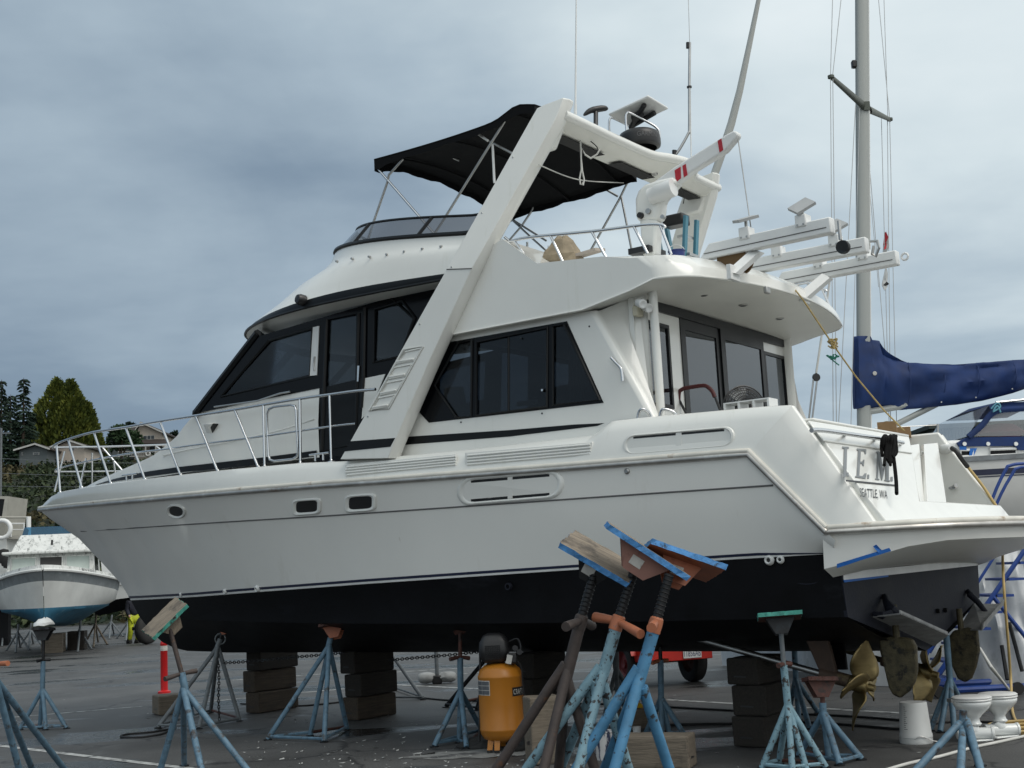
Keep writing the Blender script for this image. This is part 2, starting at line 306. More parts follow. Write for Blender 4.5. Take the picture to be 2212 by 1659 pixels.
# ================================================================== the yard surface
def asphalt():
    m = bpy.data.materials.new('wet_asphalt'); m.use_nodes = True; t = m.node_tree; b = t.nodes['Principled BSDF']
    tcn = nd(t, 'ShaderNodeTexCoord'); vec = tcn.outputs['Object']
    def noi(scale, det=6, st=(1, 1, 1), ro=0.6):
        mp_ = nd(t, 'ShaderNodeMapping'); mp_.inputs['Scale'].default_value = st; t.links.new(vec, mp_.inputs[0])
        n = nd(t, 'ShaderNodeTexNoise'); n.inputs['Scale'].default_value = scale; n.inputs['Detail'].default_value = det; n.inputs['Roughness'].default_value = ro
        t.links.new(mp_.outputs[0], n.inputs['Vector']); return n.outputs['Fac']
    def ramp(x, stops):
        r = nd(t, 'ShaderNodeValToRGB'); t.links.new(x, r.inputs[0]); e = r.color_ramp.elements
        e[0].position, e[0].color = stops[0][0], (*stops[0][1], 1); e[1].position, e[1].color = stops[-1][0], (*stops[-1][1], 1)
        for p_, c_ in stops[1:-1]: k = e.new(p_); k.color = (*c_, 1)
        return r.outputs[0]
    def mixc(f, a, c):
        k = nd(t, 'ShaderNodeMix', data_type='RGBA'); t.links.new(f, k.inputs[0]); t.links.new(a, k.inputs[6])
        if isinstance(c, tuple): k.inputs[7].default_value = (*c, 1)
        else: t.links.new(c, k.inputs[7])
        return k.outputs[2]
    base = ramp(noi(0.55, 8), [(0.30, (0.040, 0.040, 0.039)), (0.5, (0.065, 0.065, 0.064)), (0.72, (0.098, 0.098, 0.096))])
    fine = ramp(noi(55, 3), [(0.35, (0.55, 0.55, 0.55)), (0.65, (1.35, 1.35, 1.35))])
    mul = nd(t, 'ShaderNodeMix', data_type='RGBA', blend_type='MULTIPLY'); mul.inputs[0].default_value = 0.75
    t.links.new(base, mul.inputs[6]); t.links.new(fine, mul.inputs[7]); col = mul.outputs[2]
    pat = ramp(noi(1.3, 7, (1, 0.5, 1)), [(0.60, (0, 0, 0)), (0.72, (1, 1, 1))]); col = mixc(pat, col, (0.105, 0.108, 0.108))      # dry dusty patches
    wet = ramp(noi(0.38, 5, (0.8, 1.6, 1)), [(0.54, (0, 0, 0)), (0.61, (1, 1, 1))]); col = mixc(wet, col, (0.026, 0.027, 0.028))       # damp patches
    pow_ = ramp(noi(1.9, 8, (1, 1.4, 1), 0.7), [(0.69, (0, 0, 0)), (0.80, (1, 1, 1))]); col = mixc(pow_, col, (0.24, 0.245, 0.24))       # sanding dust
    crk = nd(t, 'ShaderNodeTexVoronoi', feature='DISTANCE_TO_EDGE'); crk.inputs['Scale'].default_value = 0.28
    dn = nd(t, 'ShaderNodeTexNoise'); dn.inputs['Scale'].default_value = 1.5; dn.inputs['Detail'].default_value = 6; t.links.new(vec, dn.inputs['Vector'])
    va = nd(t, 'ShaderNodeVectorMath', operation='MULTIPLY_ADD'); t.links.new(dn.outputs['Color'], va.inputs[0]); va.inputs[1].default_value = (1.6, 1.6, 0); t.links.new(vec, va.inputs[2]); t.links.new(va.outputs[0], crk.inputs['Vector'])
    ck = ramp(crk.outputs['Distance'], [(0.0, (1, 1, 1)), (0.010, (0, 0, 0))]); col = mixc(ck, col, (0.014, 0.014, 0.015))
    t.links.new(col, b.inputs['Base Color'])
    ro = nd(t, 'ShaderNodeMix', data_type='FLOAT'); t.links.new(wet, ro.inputs[0]); ro.inputs[2].default_value = 0.62; ro.inputs[3].default_value = 0.16
    t.links.new(ro.outputs[0], b.inputs['Roughness'])
    bp = nd(t, 'ShaderNodeBump'); bp.inputs['Strength'].default_value = 0.45; bp.inputs['Distance'].default_value = 0.008; t.links.new(noi(70, 4), bp.inputs['Height']); t.links.new(bp.outputs[0], b.inputs['Normal'])
    return m
M_ASPH = asphalt()
g = MB(); g.grid([[(x, y, 0) for x in (-900, -60, -20, 0, 20, 60, 900)] for y in (-300, -10, 0, 10, 20, 40, 80, 900)])
structure(g.build('ground', M_ASPH, smooth=0))
M_LINE = mat('worn_white_paint', (0.40, 0.41, 0.40), 0.7, var=0.25, vs=6, wear=[((0.06, 0.062, 0.065), 7, 0.50, 0.12)])
def line(a, b, w=0.09, z=0.004):
    a = G(*a); b = G(*b); d = (b-a); n = Vector((-d.y, d.x, 0)).normalized()*w/2; k = 12; m = MB()
    rows = [[a+d*i/k-n, a+d*i/k+n] for i in range(k+1)]
    m.grid([[Vector((p.x, p.y, z)) for p in r] for r in rows]); structure(m.build('parking_line', M_LINE, smooth=0))
for a, b, w in (((-60, 1604), (470, 1668), .10), ((-20, 1554), (308, 1526), .09), ((380, 1523), (640, 1498), .09), ((640, 1498), (760, 1487), .09), ((843, 1453), (1050, 1440), .09),
                ((843, 1479), (1045, 1489), .09), ((1045, 1489), (1330, 1512), .09), ((1440, 1512), (2020, 1545), .10), ((1000, 1456), (1120, 1445), .07), ((500, 1470), (760, 1452), .08)):
    line(a, b, w)
# paint scrapings on the asphalt: too many to count
mb = MB(); rnd = random.Random(11)
for i in range(330):
    if i < 250: p = G(rnd.uniform(520, 1300), rnd.choice((rnd.uniform(1560, 1665), rnd.uniform(1600, 1665))))
    else: p = G(rnd.uniform(-20, 2240), rnd.uniform(1500, 1668))
    s = rnd.choice((.005, .007, .008, .011, .017)); a = rnd.uniform(0, 6.28); l = s*rnd.uniform(1, 3.2)
    e1 = Vector((math.cos(a), math.sin(a), 0))*l; e2 = Vector((-math.sin(a), math.cos(a), 0))*s*rnd.uniform(.4, 1); zt = Vector((0, 0, rnd.uniform(.004, .012)))
    q = Vector((p.x, p.y, .005)); mb.add([q-e1-e2*.5, q+e1*.6-e2, q+e1+e2*.4+zt, q-e1*.3+e2+zt*.5], [(0, 1, 2, 3)])
M_FLAKE = mat('paint_flakes', (0.36, 0.37, 0.36), 0.8, var=0.35, vs=2)
o = mb.build('paint_flakes', M_FLAKE, smooth=0); tag(o, 'pale paint flakes scattered over the dark asphalt under the yacht', 'paint flakes', kind='stuff')

# ================================================================== the yacht
YACHT = thing('motor_yacht', 'large white motor yacht with black bottom standing on timber blocks', 'motor yacht', (BX, BY, 0), BYAW)
Y = YACHT
def yb(mb_, name, m, **k): return mb_.build(name, m, Y, **k)
# ---- hull lines: half breadths in plan, heights measured
def taper(B, u0, ue, p): return lambda u: B if u <= u0 else (B*max(0.0, 1-((u-u0)/(ue-u0))**p) if u < ue else 0.0)
b_R = taper(2.2, 4.0, 13.93, 2.5); b_W = taper(2.04, 2.5, 11.68, 2.1); b_C = taper(1.93, 2.0, 11.5, 2.0)
T_PX = [(1805, 1168), (1785, 1149), (1617, 982), (1170, 1016), (830, 1041), (708, 1049), (508, 1064), (368, 1076), (228, 1088), (140, 1096), (85, 1102)]
W_PX = [(1805, 1196), (1593, 1208), (1106, 1240), (798, 1261), (531, 1281), (416, 1290), (283, 1297)]
gs = sorted(set([0, .0116, .03, .055, .08, .1093, .14]+[i/44 for i in range(7, 45)]+[.985, .993]))
def hline(px, x0, x1, b):
    o = []
    for g_ in gs[:-1]:
        x = x0+(x1-x0)*g_; o.append(onplan(x, interp(px, x), b))
    return o
T = hline(T_PX, 1805, 85, b_R)+[S(85, 1102, 0)]
Wl = hline(W_PX, 1805, 283, b_W)+[S(283, 1297, 0)]
STEM = [S(x, y, 0) for x, y in ((283, 1297), (262, 1262), (220, 1215), (170, 1163), (110, 1122), (85, 1102))]
def stem_at(r):
    k = r*(len(STEM)-1); i = min(int(k), len(STEM)-2); return STEM[i].lerp(STEM[i+1], k-i)
NR = 10; side_rows = []
for r_ in range(NR+1):
    r = r_/NR; row = []
    for j, g_ in enumerate(gs):
        p = Wl[j].lerp(T[j], r); e = stem_at(r)-Wl[-1].lerp(T[-1], r); w = g_**5
        p = p+e*w
        fl = max(0, (g_-.35)/.65); p.y -= 0.20*math.sin(math.pi*r)*fl*(1-g_)*1.6
        p.y += .03*math.sin(math.pi*r)*(1-fl)
        p.y = max(p.y, 0.0)
        row.append(p)
    side_rows.append(row)
ue = 11.5
Ch = [Vector((ue*g_, b_C(ue*g_), 1.22+.18*g_*g_)) for g_ in gs]; Ch[-1] = S(300, 1330, 0)
FORE = [S(x, y, 0) for x, y in ((470, 1408), (400, 1406), (360, 1395), (330, 1370), (300, 1330))]
kp = []
for g_ in gs:
    u = 11.51*g_
    if u <= FORE[0].x: z = .80+.055*u/FORE[0].x
    else:
        q = [f for f in FORE]; z = FORE[-1].z
        for a, c in zip(q, q[1:]):
            if u <= c.x: z = a.z+(c.z-a.z)*(u-a.x)/(c.x-a.x); break
    kp.append(Vector((u, 0, z)))
bot_rows = []
for r_ in range(9):
    r = r_/8; row = []
    for j, g_ in enumerate(gs):
        if r <= .25: p = Wl[j].lerp(Ch[j], r/.25)
        else:
            k = (r-.25)/.75; p = Ch[j].lerp(kp[j], k); p.z -= .05*math.sin(math.pi*k)*(1-g_)
        p = p.copy(); p.y = max(0, p.y-.002); row.append(p)
    bot_rows.append(row)
m1 = MB(); m1.grid(side_rows); m1.grid([[mir(p) for p in r] for r in side_rows]); yb(m1, 'hull_side', M_HULL, smooth=40)
m1 = MB(); m1.grid(bot_rows); m1.grid([[mir(p) for p in r] for r in bot_rows]); yb(m1, 'hull_bottom', M_ANTI, smooth=25)
def on_side(x, y):                                          # point and normal on the built hull side seen at a pixel
    best = None; o = loc_(EYEP); d = ray(x, y); d = Vector((d.dot(BA), d.dot(BQ), d.z)).normalized()
    for i in range(NR):
        for j in range(len(gs)-1):
            a, b, c, e = side_rows[i][j], side_rows[i][j+1], side_rows[i+1][j+1], side_rows[i+1][j]
            for tri in ((a, b, c), (a, c, e)):
                n = (tri[1]-tri[0]).cross(tri[2]-tri[0])
                if n.length < 1e-9: continue
                n.normalize()
                dn_ = d.dot(n)
                if abs(dn_) < 1e-9: continue
                t = (tri[0]-o).dot(n)/dn_; P = o+d*t; ok = True
                for k in range(3):
                    if (tri[(k+1) % 3]-tri[k]).cross(P-tri[k]).dot(n) < -1e-6: ok = False; break
                if ok and (best is None or t < best[0]): best = (t, P, n if n.dot(-d) > 0 else -n)
    if best is None:
        P = S(x, y, 2.1); return P, Vector((0, 1, 0))
    return best[1], best[2]
def strip(rows_a, rows_b, name, m, off=.004):
    mm = MB()
    A = [p+Vector((0, off, 0)) for p in rows_a]; B = [p+Vector((0, off, 0)) for p in rows_b]
    A2 = [p-Vector((0, .03, 0)) for p in rows_a]; B2 = [p-Vector((0, .03, 0)) for p in rows_b]
    mm.grid([A2, A, B, B2]); mm.grid([[mir(p) for p in r] for r in (A2, A, B, B2)]); return yb(mm, name, m, smooth=30)
def along(r): return [side_rows[0][j].lerp(side_rows[1][j], r) for j in range(len(gs))]
strip(along(.03), along(.18), 'white_boot_line', M_WLINE, .005); strip(along(.24), along(.50), 'navy_boot_stripe', M_NAVY, .006)
# the moulded line below the rub rail, a dark strip painted as its shadow
K_PX = [(170, 1148), (368, 1135), (508, 1126), (708, 1114), (973, 1096), (1389, 1067), (1673, 1048)]
kl = [on_side(x, interp(K_PX, x)) for x in list(range(175, 1675, 60))+[1670]]
mm = MB(); mm.tube([p+n*.002 for p, n in kl], .008, 6); mm.tube([mir(p+n*.002) for p, n in kl], .008, 6); yb(mm, 'moulded_line', M_GROOVE)
# ---- rub rail
rr = [p+Vector((0, .012, 0)) for p in T if p.x > .66]; rr = [S(1785, 1149, 2.2)+Vector((0, .012, 0)), S(1617, 982, 2.2)+Vector((0, .012, 0))]+rr[0:]
mm = MB(); mm.tube(rr, .026, 8); mm.tube([mir(p) for p in rr], .026, 8); yb(mm, 'rub_rail', M_RUB, smooth=60)
r2 = [p+Vector((0, -.008, .034)) for p in rr]; mm = MB(); mm.tube(r2, .026, 8); mm.tube([mir(p) for p in r2], .026, 8); yb(mm, 'rub_rail_insert', M_RUBW, smooth=60)
# ---- deck moulding forward and bulwark aft
D_PX = [(1709, 877), (1640, 881), (1378, 905), (1320, 912), (1279, 943), (1010, 973), (745, 998), (647, 1002), (471, 1018), (391, 1027), (314, 1036), (240, 1045), (176, 1055), (128, 1064), (112, 1072), (98, 1085), (88, 1098)]
b_D = taper(2.1, 4.5, 13.86, 2.7)
g2 = sorted(set([i/60 for i in range(61)]+[(1709-x)/(1709-88) for x, y in D_PX]))
Dl = [onplan(1709+(88-1709)*g_, interp(D_PX, 1709+(88-1709)*g_), b_D) for g_ in g2]
Tl = [onplan(1617+(85-1617)*g_, interp(T_PX, 1617+(85-1617)*g_), b_R) for g_ in g2]
Dl[-1].y = 0; Tl[-1].y = 0
mrows = []
for k in range(5):
    r = k/4; mrows.append([t.lerp(d, r)+Vector((0, .018*math.sin(math.pi*r), 0)) for t, d, g_ in zip(Tl, Dl, g2)])
inner = [d+Vector((0, -.10, .012)) for d in Dl]
for p in inner: p.y = max(p.y, 0)
mrows.append([d+Vector((0, -.03, .012)) for d in Dl]); mrows.append(inner)
for r in mrows:
    for p in r: p.y = max(0, p.y)
mm = MB(); mm.grid(mrows); mm.grid([[mir(p) for p in r] for r in mrows]); yb(mm, 'deck_moulding', M_GEL, smooth=50)
deck = []
for d in inner: deck.append([Vector((d.x, d.y*f, d.z-.005+.03*(1-f*f))) for f in (1, .5, 0, -.5, -1)])
deck = [r for r in deck if r[0].x > 2.2]
mm = MB(); mm.grid(deck); yb(mm, 'deck', M_GEL, smooth=50)
# ---- stern quarter wings, continuing the moulding down to the platform
WE0, WE1 = S(1785, 1148, 2.2), S(1893, 1136, 2.1)
wrows = []
for k in range(5):
    r = k/4; st_ = mrows[k][0]; e_ = WE0.lerp(WE1, r)+Vector((0, .018*math.sin(math.pi*r), 0)); wrows.append([st_.lerp(e_, i/10) for i in range(11)])
for dx, dy, dz in ((-.012, -.018, .004), (-.010, -.05, .004), (.0, -.085, -.006), (.16, -.13, -.10)): wrows.append([p+Vector((dx, dy, dz)) for p in wrows[4]])
for f in (lambda p: p, mir): yb(MB().grid([[f(p) for p in r] for r in wrows]), 'quarter_wing', M_GEL, smooth=60)
# ---- transom: raked face above the platform
TR0 = Vector((.24, 0, 3.0)); TR1 = Vector((-.46, 0, 1.95)); tn = (TR0-TR1).cross(Vector((0, 1, 0))).normalized()
if tn.x > 0: tn = -tn
def TP(x, y, off=0.0): return PL(x, y, TR0+tn*off, tn)
def tz(z, v, off=0.0):
    k = (z-TR1.z)/(TR0.z-TR1.z); p = TR1.lerp(TR0, k); return Vector((p.x, v, z))+tn*off
top_l = TP(1738, 908); top_r = TP(1962, 946)
zt_ = (top_l.z+top_r.z)/2
dl = TP(1962, 945).y; dr = TP(2020, 1000).y; dz = TP(1990, 1083).z
zp = 1.90
rr_w = TP(2046, 1084).y
outer = [tz(zp, 2.02), tz(zt_, 2.02), TP(1963, 946), TP(1973, 990), TP(1987, 1081), TP(2046, 1084), tz(TP(2046, 1084).z, -2.0), tz(zp, -2.0)]
yb(MB().prism(outer, -tn*.10), 'transom', M_GEL, bevel=.012, bseg=2)
ca_, cb2 = TP(1756, 911), TP(1963, 946)
yb(MB().prism([ca_+tn*.01, cb2+tn*.01, cb2+Vector((.5, 0, 0)), ca_+Vector((.5, 0, 0))], (0, 0, .03)), 'transom_cap', M_GEL, bevel=.014, bseg=3)
def zx(X, Y_): return TP(1681+.24*X, 885+.24*Y_)
yb(MB().prism([zx(262, 106), zx(1168, 254), zx(1200, 400), zx(402, 289)], tn*.016), 'transom_coaming', M_GEL, bevel=.012, bseg=2)
def TQ(x, y, off): return TP(x, y, off)
yb(MB().prism([TQ(1964, 962, -.10), TQ(1986, 958, -.10), TQ(1997, 1084, -.10), TQ(1988, 1084, -.10)], -tn*.03), 'transom_door', M_GEL, bevel=.006)
yb(MB().prism([TQ(1996, 959, -.06), TQ(2026, 956, -.06), TQ(2045, 1086, -.06), TQ(2004, 1086, -.06)], -tn*.05), 'transom_door', M_GEL, bevel=.006)
yb(MB().prism([TQ(1960, 985, -.5), TQ(2026, 985, -.5), TQ(2050, 1090, -.5), TQ(1985, 1090, -.5)], -tn*.03), 'passage_shade_panel', M_GREYP)  # panel behind the door leaves; the gap's shade is put into its grey
yb(MB().tube([TQ(1991, 975, -.08), TQ(1994, 978, -.04), TQ(1990, 984, -.08)], .008, 6), 'door_hook', M_SSD)
# starboard wing seen across the stern
zs = [S(2030, 934, -2.0), S(2187, 1137, -2.0)]
yb(MB().prism([Vector((2.2, -2.0, zs[0].z)), Vector((zs[0].x, -2.0, zs[0].z)), Vector((zs[1].x, -2.0, zs[1].z)), Vector((0.3, -2.0, 1.9))], (0, .05, 0)), 'starboard_wing', M_GEL, bevel=.02)
# cockpit coaming inside, port
yb(MB().box((1.05, 2.03, 2.5), (1.5, .10, 1.0)), 'cockpit_side', M_GEL)
yb(MB().box((1.1, 0, 2.02), (1.7, 4.0, .05)), 'cockpit_floor', M_GEL)
# ---- swim platform with its skirt, soffit and lower transom
PO = [(0.03, 2.20), (-.30, 2.13), (-.62, 2.0), (-.88, 1.78), (-1.06, 1.45), (-1.18, 1.0), (-1.24, .5), (-1.26, 0)]
PO = PO+[(u, -v) for u, v in reversed(PO[:-1])]
zpl = S(1785, 1149, 2.2).z
mm = MB(); mm.prism([Vector((u, v, zpl-.03)) for u, v in PO]+[Vector((.2, -2.1, zpl-.03)), Vector((.2, 2.1, zpl-.03))], (0, 0, .045)); yb(mm, 'swim_platform', M_GEL, bevel=.01)
mm = MB(); mm.tube([(u, v, zpl) for u, v in PO], .026, 8); yb(mm, 'platform_rub_rail', M_RUB, smooth=60)
mm = MB(); mm.tube([(u+.008, v*.997, zpl+.036) for u, v in PO], .027, 8); yb(mm, 'platform_rail_insert', M_RUBW, smooth=60)
SKP = [(1800, 1229), (1808, 1228), (1870, 1207), (1930, 1188), (1990, 1173), (2060, 1165), (2140, 1162), (2260, 1158)]
SK0 = [Vector((u+.03, v*.985, zpl-.03)) for u, v in PO]; SK1 = []
for i, (u, v) in enumerate(PO):
    if v < 0: j = len(PO)-1-i; SK1.append(mir(SK1[j])); continue
    z = zpl-.2
    for k in range(30):
        x_, y_ = pxl((u+.05, v*.975, z)); z += (y_-interp(SKP, x_))/300
    SK1.append(Vector((u+.05, v*.975, min(z, zpl-.06))))
yb(MB().grid([SK0, SK1]), 'platform_skirt', M_HULL, smooth=60)
LT = [Vector((0.0, 1.99-(3.98)*i/(len(PO)-1), zpl-.345+.03*math.sin(math.pi*i/(len(PO)-1)))) for i in range(len(PO))]
mid = [a.lerp(b, .5)+Vector((0, 0, -.05)) for a, b in zip(SK1, LT)]
yb(MB().grid([SK1, mid, LT]), 'platform_soffit', M_SOFF, smooth=60)
lo = [Vector((0, 2.0, zpl-.33)), Vector((0, 1.93, 1.23))]; 
vb = [Vector((-.004, 2.0, zpl-.30)), Vector((-.004, 1.93, 1.22)), Vector((-.004, .9, 1.0)), Vector((-.004, 0, .80)), Vector((-.004, -.9, 1.0)), Vector((-.004, -1.93, 1.22)), Vector((-.004, -2.0, zpl-.30))]
yb(MB().prism(vb, (.03, 0, 0)), 'lower_transom', M_ANTN, smooth=0)
yb(MB().prism([Vector((-.012, 1.97, zpl-.335)), Vector((-.012, 1.96, zpl-.40)), Vector((-.012, -1.96, zpl-.365)), Vector((-.012, -1.97, zpl-.30))], (.006, 0, 0)), 'white_transom_band', M_WLINE, smooth=0)
tb = MB(); tb.prism([Vector((-.018, 1.99, zpl-.40)), Vector((-.018, 1.97, zpl-.42)), Vector((-.018, .9, zpl-.405)), Vector((-.018, .9, zpl-.39))], (.004, 0, 0)); yb(tb, 'masking_tape', M_TAPE)
# masking tape along the skirt's lower edge, with a short torn tail
def on_skirt(x, y):
    d = ray(x, y); d = Vector((d.dot(BA), d.dot(BQ), d.z)).normalized(); o = loc_(EYEP); best = None
    for i in range(len(PO)-1):
        a, b = SK0[i], SK0[i+1]; c = SK1[i+1]; n = (b-a).cross(c-a).normalized()
        if n.dot(d) > 0: n = -n
        t = (a-o).dot(n)/d.dot(n); P = o+d*t
        lo_, hi_ = min(a.y, b.y, c.y)-.02, max(a.y, b.y)+.02
        if lo_ <= P.y <= hi_ and (best is None or t < best[0]): best = (t, P+n*.006)
    return best[1] if best else S(x, y, 2.0)
tp = MB()
tp.grid([[on_skirt(x, y) for x, y in ((1808, 1218), (1830, 1211), (1860, 1202), (1890, 1193), (1921, 1183))], [on_skirt(x, y) for x, y in ((1808, 1227), (1830, 1220), (1860, 1210), (1890, 1201), (1925, 1190))]])
tp.grid([[on_skirt(1886, 1180), on_skirt(1893, 1176)], [on_skirt(1898, 1194), on_skirt(1906, 1190)]])
yb(tp, 'masking_tape', M_TAPE, smooth=0)
# ---- black oval outline near the exhaust, hull fittings
def ellipse_on(fn, cx, cy, rx, ry, n=24, rot=0.0):
    o = []
    for i in range(n):
        a = 2*math.pi*i/n; x = rx*math.cos(a); y = ry*math.sin(a); o.append(fn(cx+x*math.cos(rot)-y*math.sin(rot), cy+x*math.sin(rot)+y*math.cos(rot)))
    return o
mm = MB(); mm.tube(ellipse_on(lambda x, y: S(x, y, 1.985), 1742, 1241, 38, 21), .006, 6, closed=True); yb(mm, 'exhaust_flange', M_ANTN)
for x, y, r in ((391, 1284, 3.6), (487, 1277, 5), (557, 1271, 6.5), (1662, 1210, 9.5), (1686, 1209, 7.5)):
    p, n = on_side(x, y) if y < 1300 else (S(x, y, 2.0), Vector((0, 1, 0)))
    if x > 1600: p = S(x, y, 2.045); n = Vector((0, 1, 0))
    k = (BO+BA*p.x+BQ*p.y).y; rad = r*k/FPX*1.2
    mm = MB(); mtx = rotto(n); mm.lathe([(rad*.42, .0), (rad*.42, rad*.55), (rad*.62, rad*.75), (rad*.85, rad*.5), (rad, 0)], p, 18, mtx); yb(mm, 'through_hull_fitting', M_WLINE)
    mm = MB(); mm.lathe([(0.0001, .012), (rad*.41, .012)], p, 18, mtx); yb(mm, 'through_hull_bore', M_BLACK)
p = S(1100, 1267, 1.99); mm = MB(); mm.lathe([(.022, .0), (.022, .03), (.034, .03), (.04, 0)], p, 18, rotto((0, 1, 0))); yb(mm, 'through_hull_fitting', M_ANTN)
p, n = on_side(1355, 1018); mm = MB(); mm.lathe([(.0001, .02), (.016, .02), (.026, .012), (.028, 0)], p, 14, rotto(n)); yb(mm, 'overboard_outlet', M_SSD)
def framed_port(cx, cy, rx, ry, sq, slope, frame=.24):
    def pt(a, k, off):
        c_, s_ = math.cos(a), math.sin(a); e = 2.0/sq
        x = rx*k*math.copysign(abs(c_)**e, c_); y = ry*k*math.copysign(abs(s_)**e, s_)
        p, n = on_side(cx+x, cy+y+slope*x); return p+n*off
    N = 32; A = [2*math.pi*i/N for i in range(N)]
    mm = MB(); mm.grid([[pt(a, k, o_) for a in A] for k, o_ in ((1.0, 0), (.97, .016), (.88, .022), (.74, .012), (.70, .002))], True); yb(mm, 'portlight_frame', M_GEL)
    mm = MB(); ring = [pt(a, .80, .004) for a in A]; mm.add(ring, [tuple(range(N))]); yb(mm, 'portlight_opening', M_BLACK, smooth=0)
framed_port(381, 1104, 21, 15, 2.2, .10); framed_port(663, 1094, 32, 17.5, 5, -.07); framed_port(779, 1086, 35, 19, 5, -.07)
def stadium(cx, cy, hw, hh, slope, fn, k=1.0, n=10):
    o = []; r = hh*k; w = hw-hh
    for i in range(n+1):
        a = -math.pi/2+math.pi*i/n; o.append((w+r*math.cos(a), r*math.sin(a)))
    for i in range(n+1):
        a = math.pi/2+math.pi*i/n; o.append((-w+r*math.cos(a), r*math.sin(a)))
    return [fn(cx+x, cy+y+slope*x) for x, y in o]
def oval_vent(cx, cy, hw, hh, slope, fn, nrm, gap):
    N = Vector(nrm); mm = MB()
    rows = []
    for k, o_ in ((1.0, 0), (.96, .016), (.86, .02), (.80, .010), (.76, .004)):
        rows.append([p+N*o_ for p in stadium(cx, cy, hw*1.0-(1-k)*hh, hh*1.0, slope, fn, k)])
    mm.grid(rows, True); yb(mm, 'vent_surround', M_GEL, smooth=50)
    mm = MB(); ring = [p+N*.003 for p in stadium(cx, cy, hw-.2*hh, hh, slope, fn, .80)]; mm.add(ring, [tuple(range(len(ring)))]); yb(mm, 'vent_opening', M_BLACK, smooth=0)
    # blanking plate leaves two dark slots, bridged in the middle
    w = hw-hh; q = hh*.76; gp = gap
    pl = stadium(cx, cy, hw-.26*hh, hh, slope, fn, .70); 
    box_ = [fn(cx-w*1.02, cy-q+gp-slope*w), fn(cx+w*1.02, cy-q+gp+slope*w), fn(cx+w*1.02, cy+q-gp+slope*w), fn(cx-w*1.02, cy+q-gp-slope*w)]
    mm = MB(); mm.prism([p+N*.008 for p in box_], -N*.006); 
    for sx in (-1, 1):
        cap = []
        for i in range(11):
            a = (-math.pi/2+math.pi*i/10); x = sx*(w*1.0+q*math.cos(a)); y = q*math.sin(a); cap.append(fn(cx+x, cy+y+slope*x))
        mm.prism([p+N*.0085 for p in cap], -N*.006)
    tabw = w*.06
    mm.prism([p+N*.011 for p in (fn(cx-tabw, cy-q-slope*tabw), fn(cx+tabw, cy-q+slope*tabw), fn(cx+tabw, cy+q+slope*tabw), fn(cx-tabw, cy+q-slope*tabw))], -N*.006)
    yb(mm, 'vent_plate', M_HULL if cy > 1000 else M_GEL, smooth=0)
oval_vent(1103, 1054, 116, 31, -.083, lambda x, y: on_side(x, y)[0], (0, 1, 0), 6)
oval_vent(1467, 952, 121, 22.5, -.085, lambda x, y: S(x, y, 2.172), (0, 1, 0), 5)
def louvre(x0, y0, x1, y1, h, cap):
    fn = lambda x, y: S(x, y, 2.175); n = 4; sl = (y1-y0)/(x1-x0)
    mm = MB(); mm.prism([fn(x0-6, y0-3), fn(x1+(h*.3 if cap else 0), y1-3), fn(x1+(h*.3 if cap else 0), y1+h+2), fn(x0-6, y0+h+2)], (0, -.02, 0)); yb(mm, 'louvre_plate', M_GEL, bevel=.006)
    for i in range(n):
        y = h*(i+.5)/n; e = (h/2*math.sqrt(max(0, 1-((i+.5)/n*2-1)**2))*.8 if cap else 0); st = (0 if cap else -(n-1-i)*0)
        a = fn(x0-(h*.28*(1-abs((i+.5)/n*2-1)) if not cap else 0)-0, y0+y); b = fn(x1+e*.5, y1+y)
        mm = MB(); mm.tube([a+Vector((0, .002, 0)), b+Vector((0, .002, 0))], h/n*.40*12.6/FPX, 8); yb(mm, 'louvre_slat', M_GEL, smooth=60)
louvre(752, 1006, 985, 983, 23, False); louvre(1010, 981, 1272, 957, 26, True)
# ================================================================== superstructure
sides = ((1, lambda p: Vector(p)), (-1, mir))
# ---- salon walls with their window openings
SV = 1.95
sal_out = [S(775, 1001, SV), S(1281, 946, SV), S(1404, 908, SV), S(1273, 672, SV), S(955, 722, SV), S(912, 731, SV)]
sal_hole = [S(x, y, SV) for x, y in ((885, 868), (885, 846), (945, 744), (1225, 694), (1304, 870), (927, 913))]
panes = [[(940, 833), (990, 741), (1021, 735), (1019, 900), (986, 902)], [(1031, 740), (1184, 707), (1183, 879), (1029, 898)], [(1195, 706), (1220, 701), (1296, 864), (1195, 875)]]
for s, f in sides:
    yb(MB().prism([f(p) for p in sal_out], (0, -.05*s, 0), [[f(p) for p in sal_hole]]), 'salon_wall', M_GEL, smooth=0)
    pp = [[S(x, y, SV) for x, y in p] for p in panes]
    yb(MB().prism([f(p+Vector((0, .006, 0))) for p in sal_hole], (0, -.03*s, 0), [[f(p+Vector((0, .006, 0))) for p in q] for q in pp]), 'window_surround', M_BLKP, smooth=0)
    for q in pp:
        yb(MB().prism([f(p-Vector((0, .012, 0))) for p in q], (0, -.006*s, 0)), 'window_pane', M_GLASS, smooth=0)
        fr = MB(); fr.tube([f(p+Vector((0, .008, 0))) for p in q], .012, 6, closed=True); yb(fr, 'window_frame', M_FRAME)
    a, b = S(1097, 726, SV), S(1097, 891, SV); yb(MB().tube([f(a-Vector((0, .012, 0))), f(b-Vector((0, .012, 0)))], .012, 6), 'window_mullion', M_FRAME)
kn = S(1173, 843, SV); yb(MB().lathe([(.0001, .02), (.012, .02), (.016, 0)], kn, 12, rotto((0, 1, 0))), 'window_latch', M_SS)
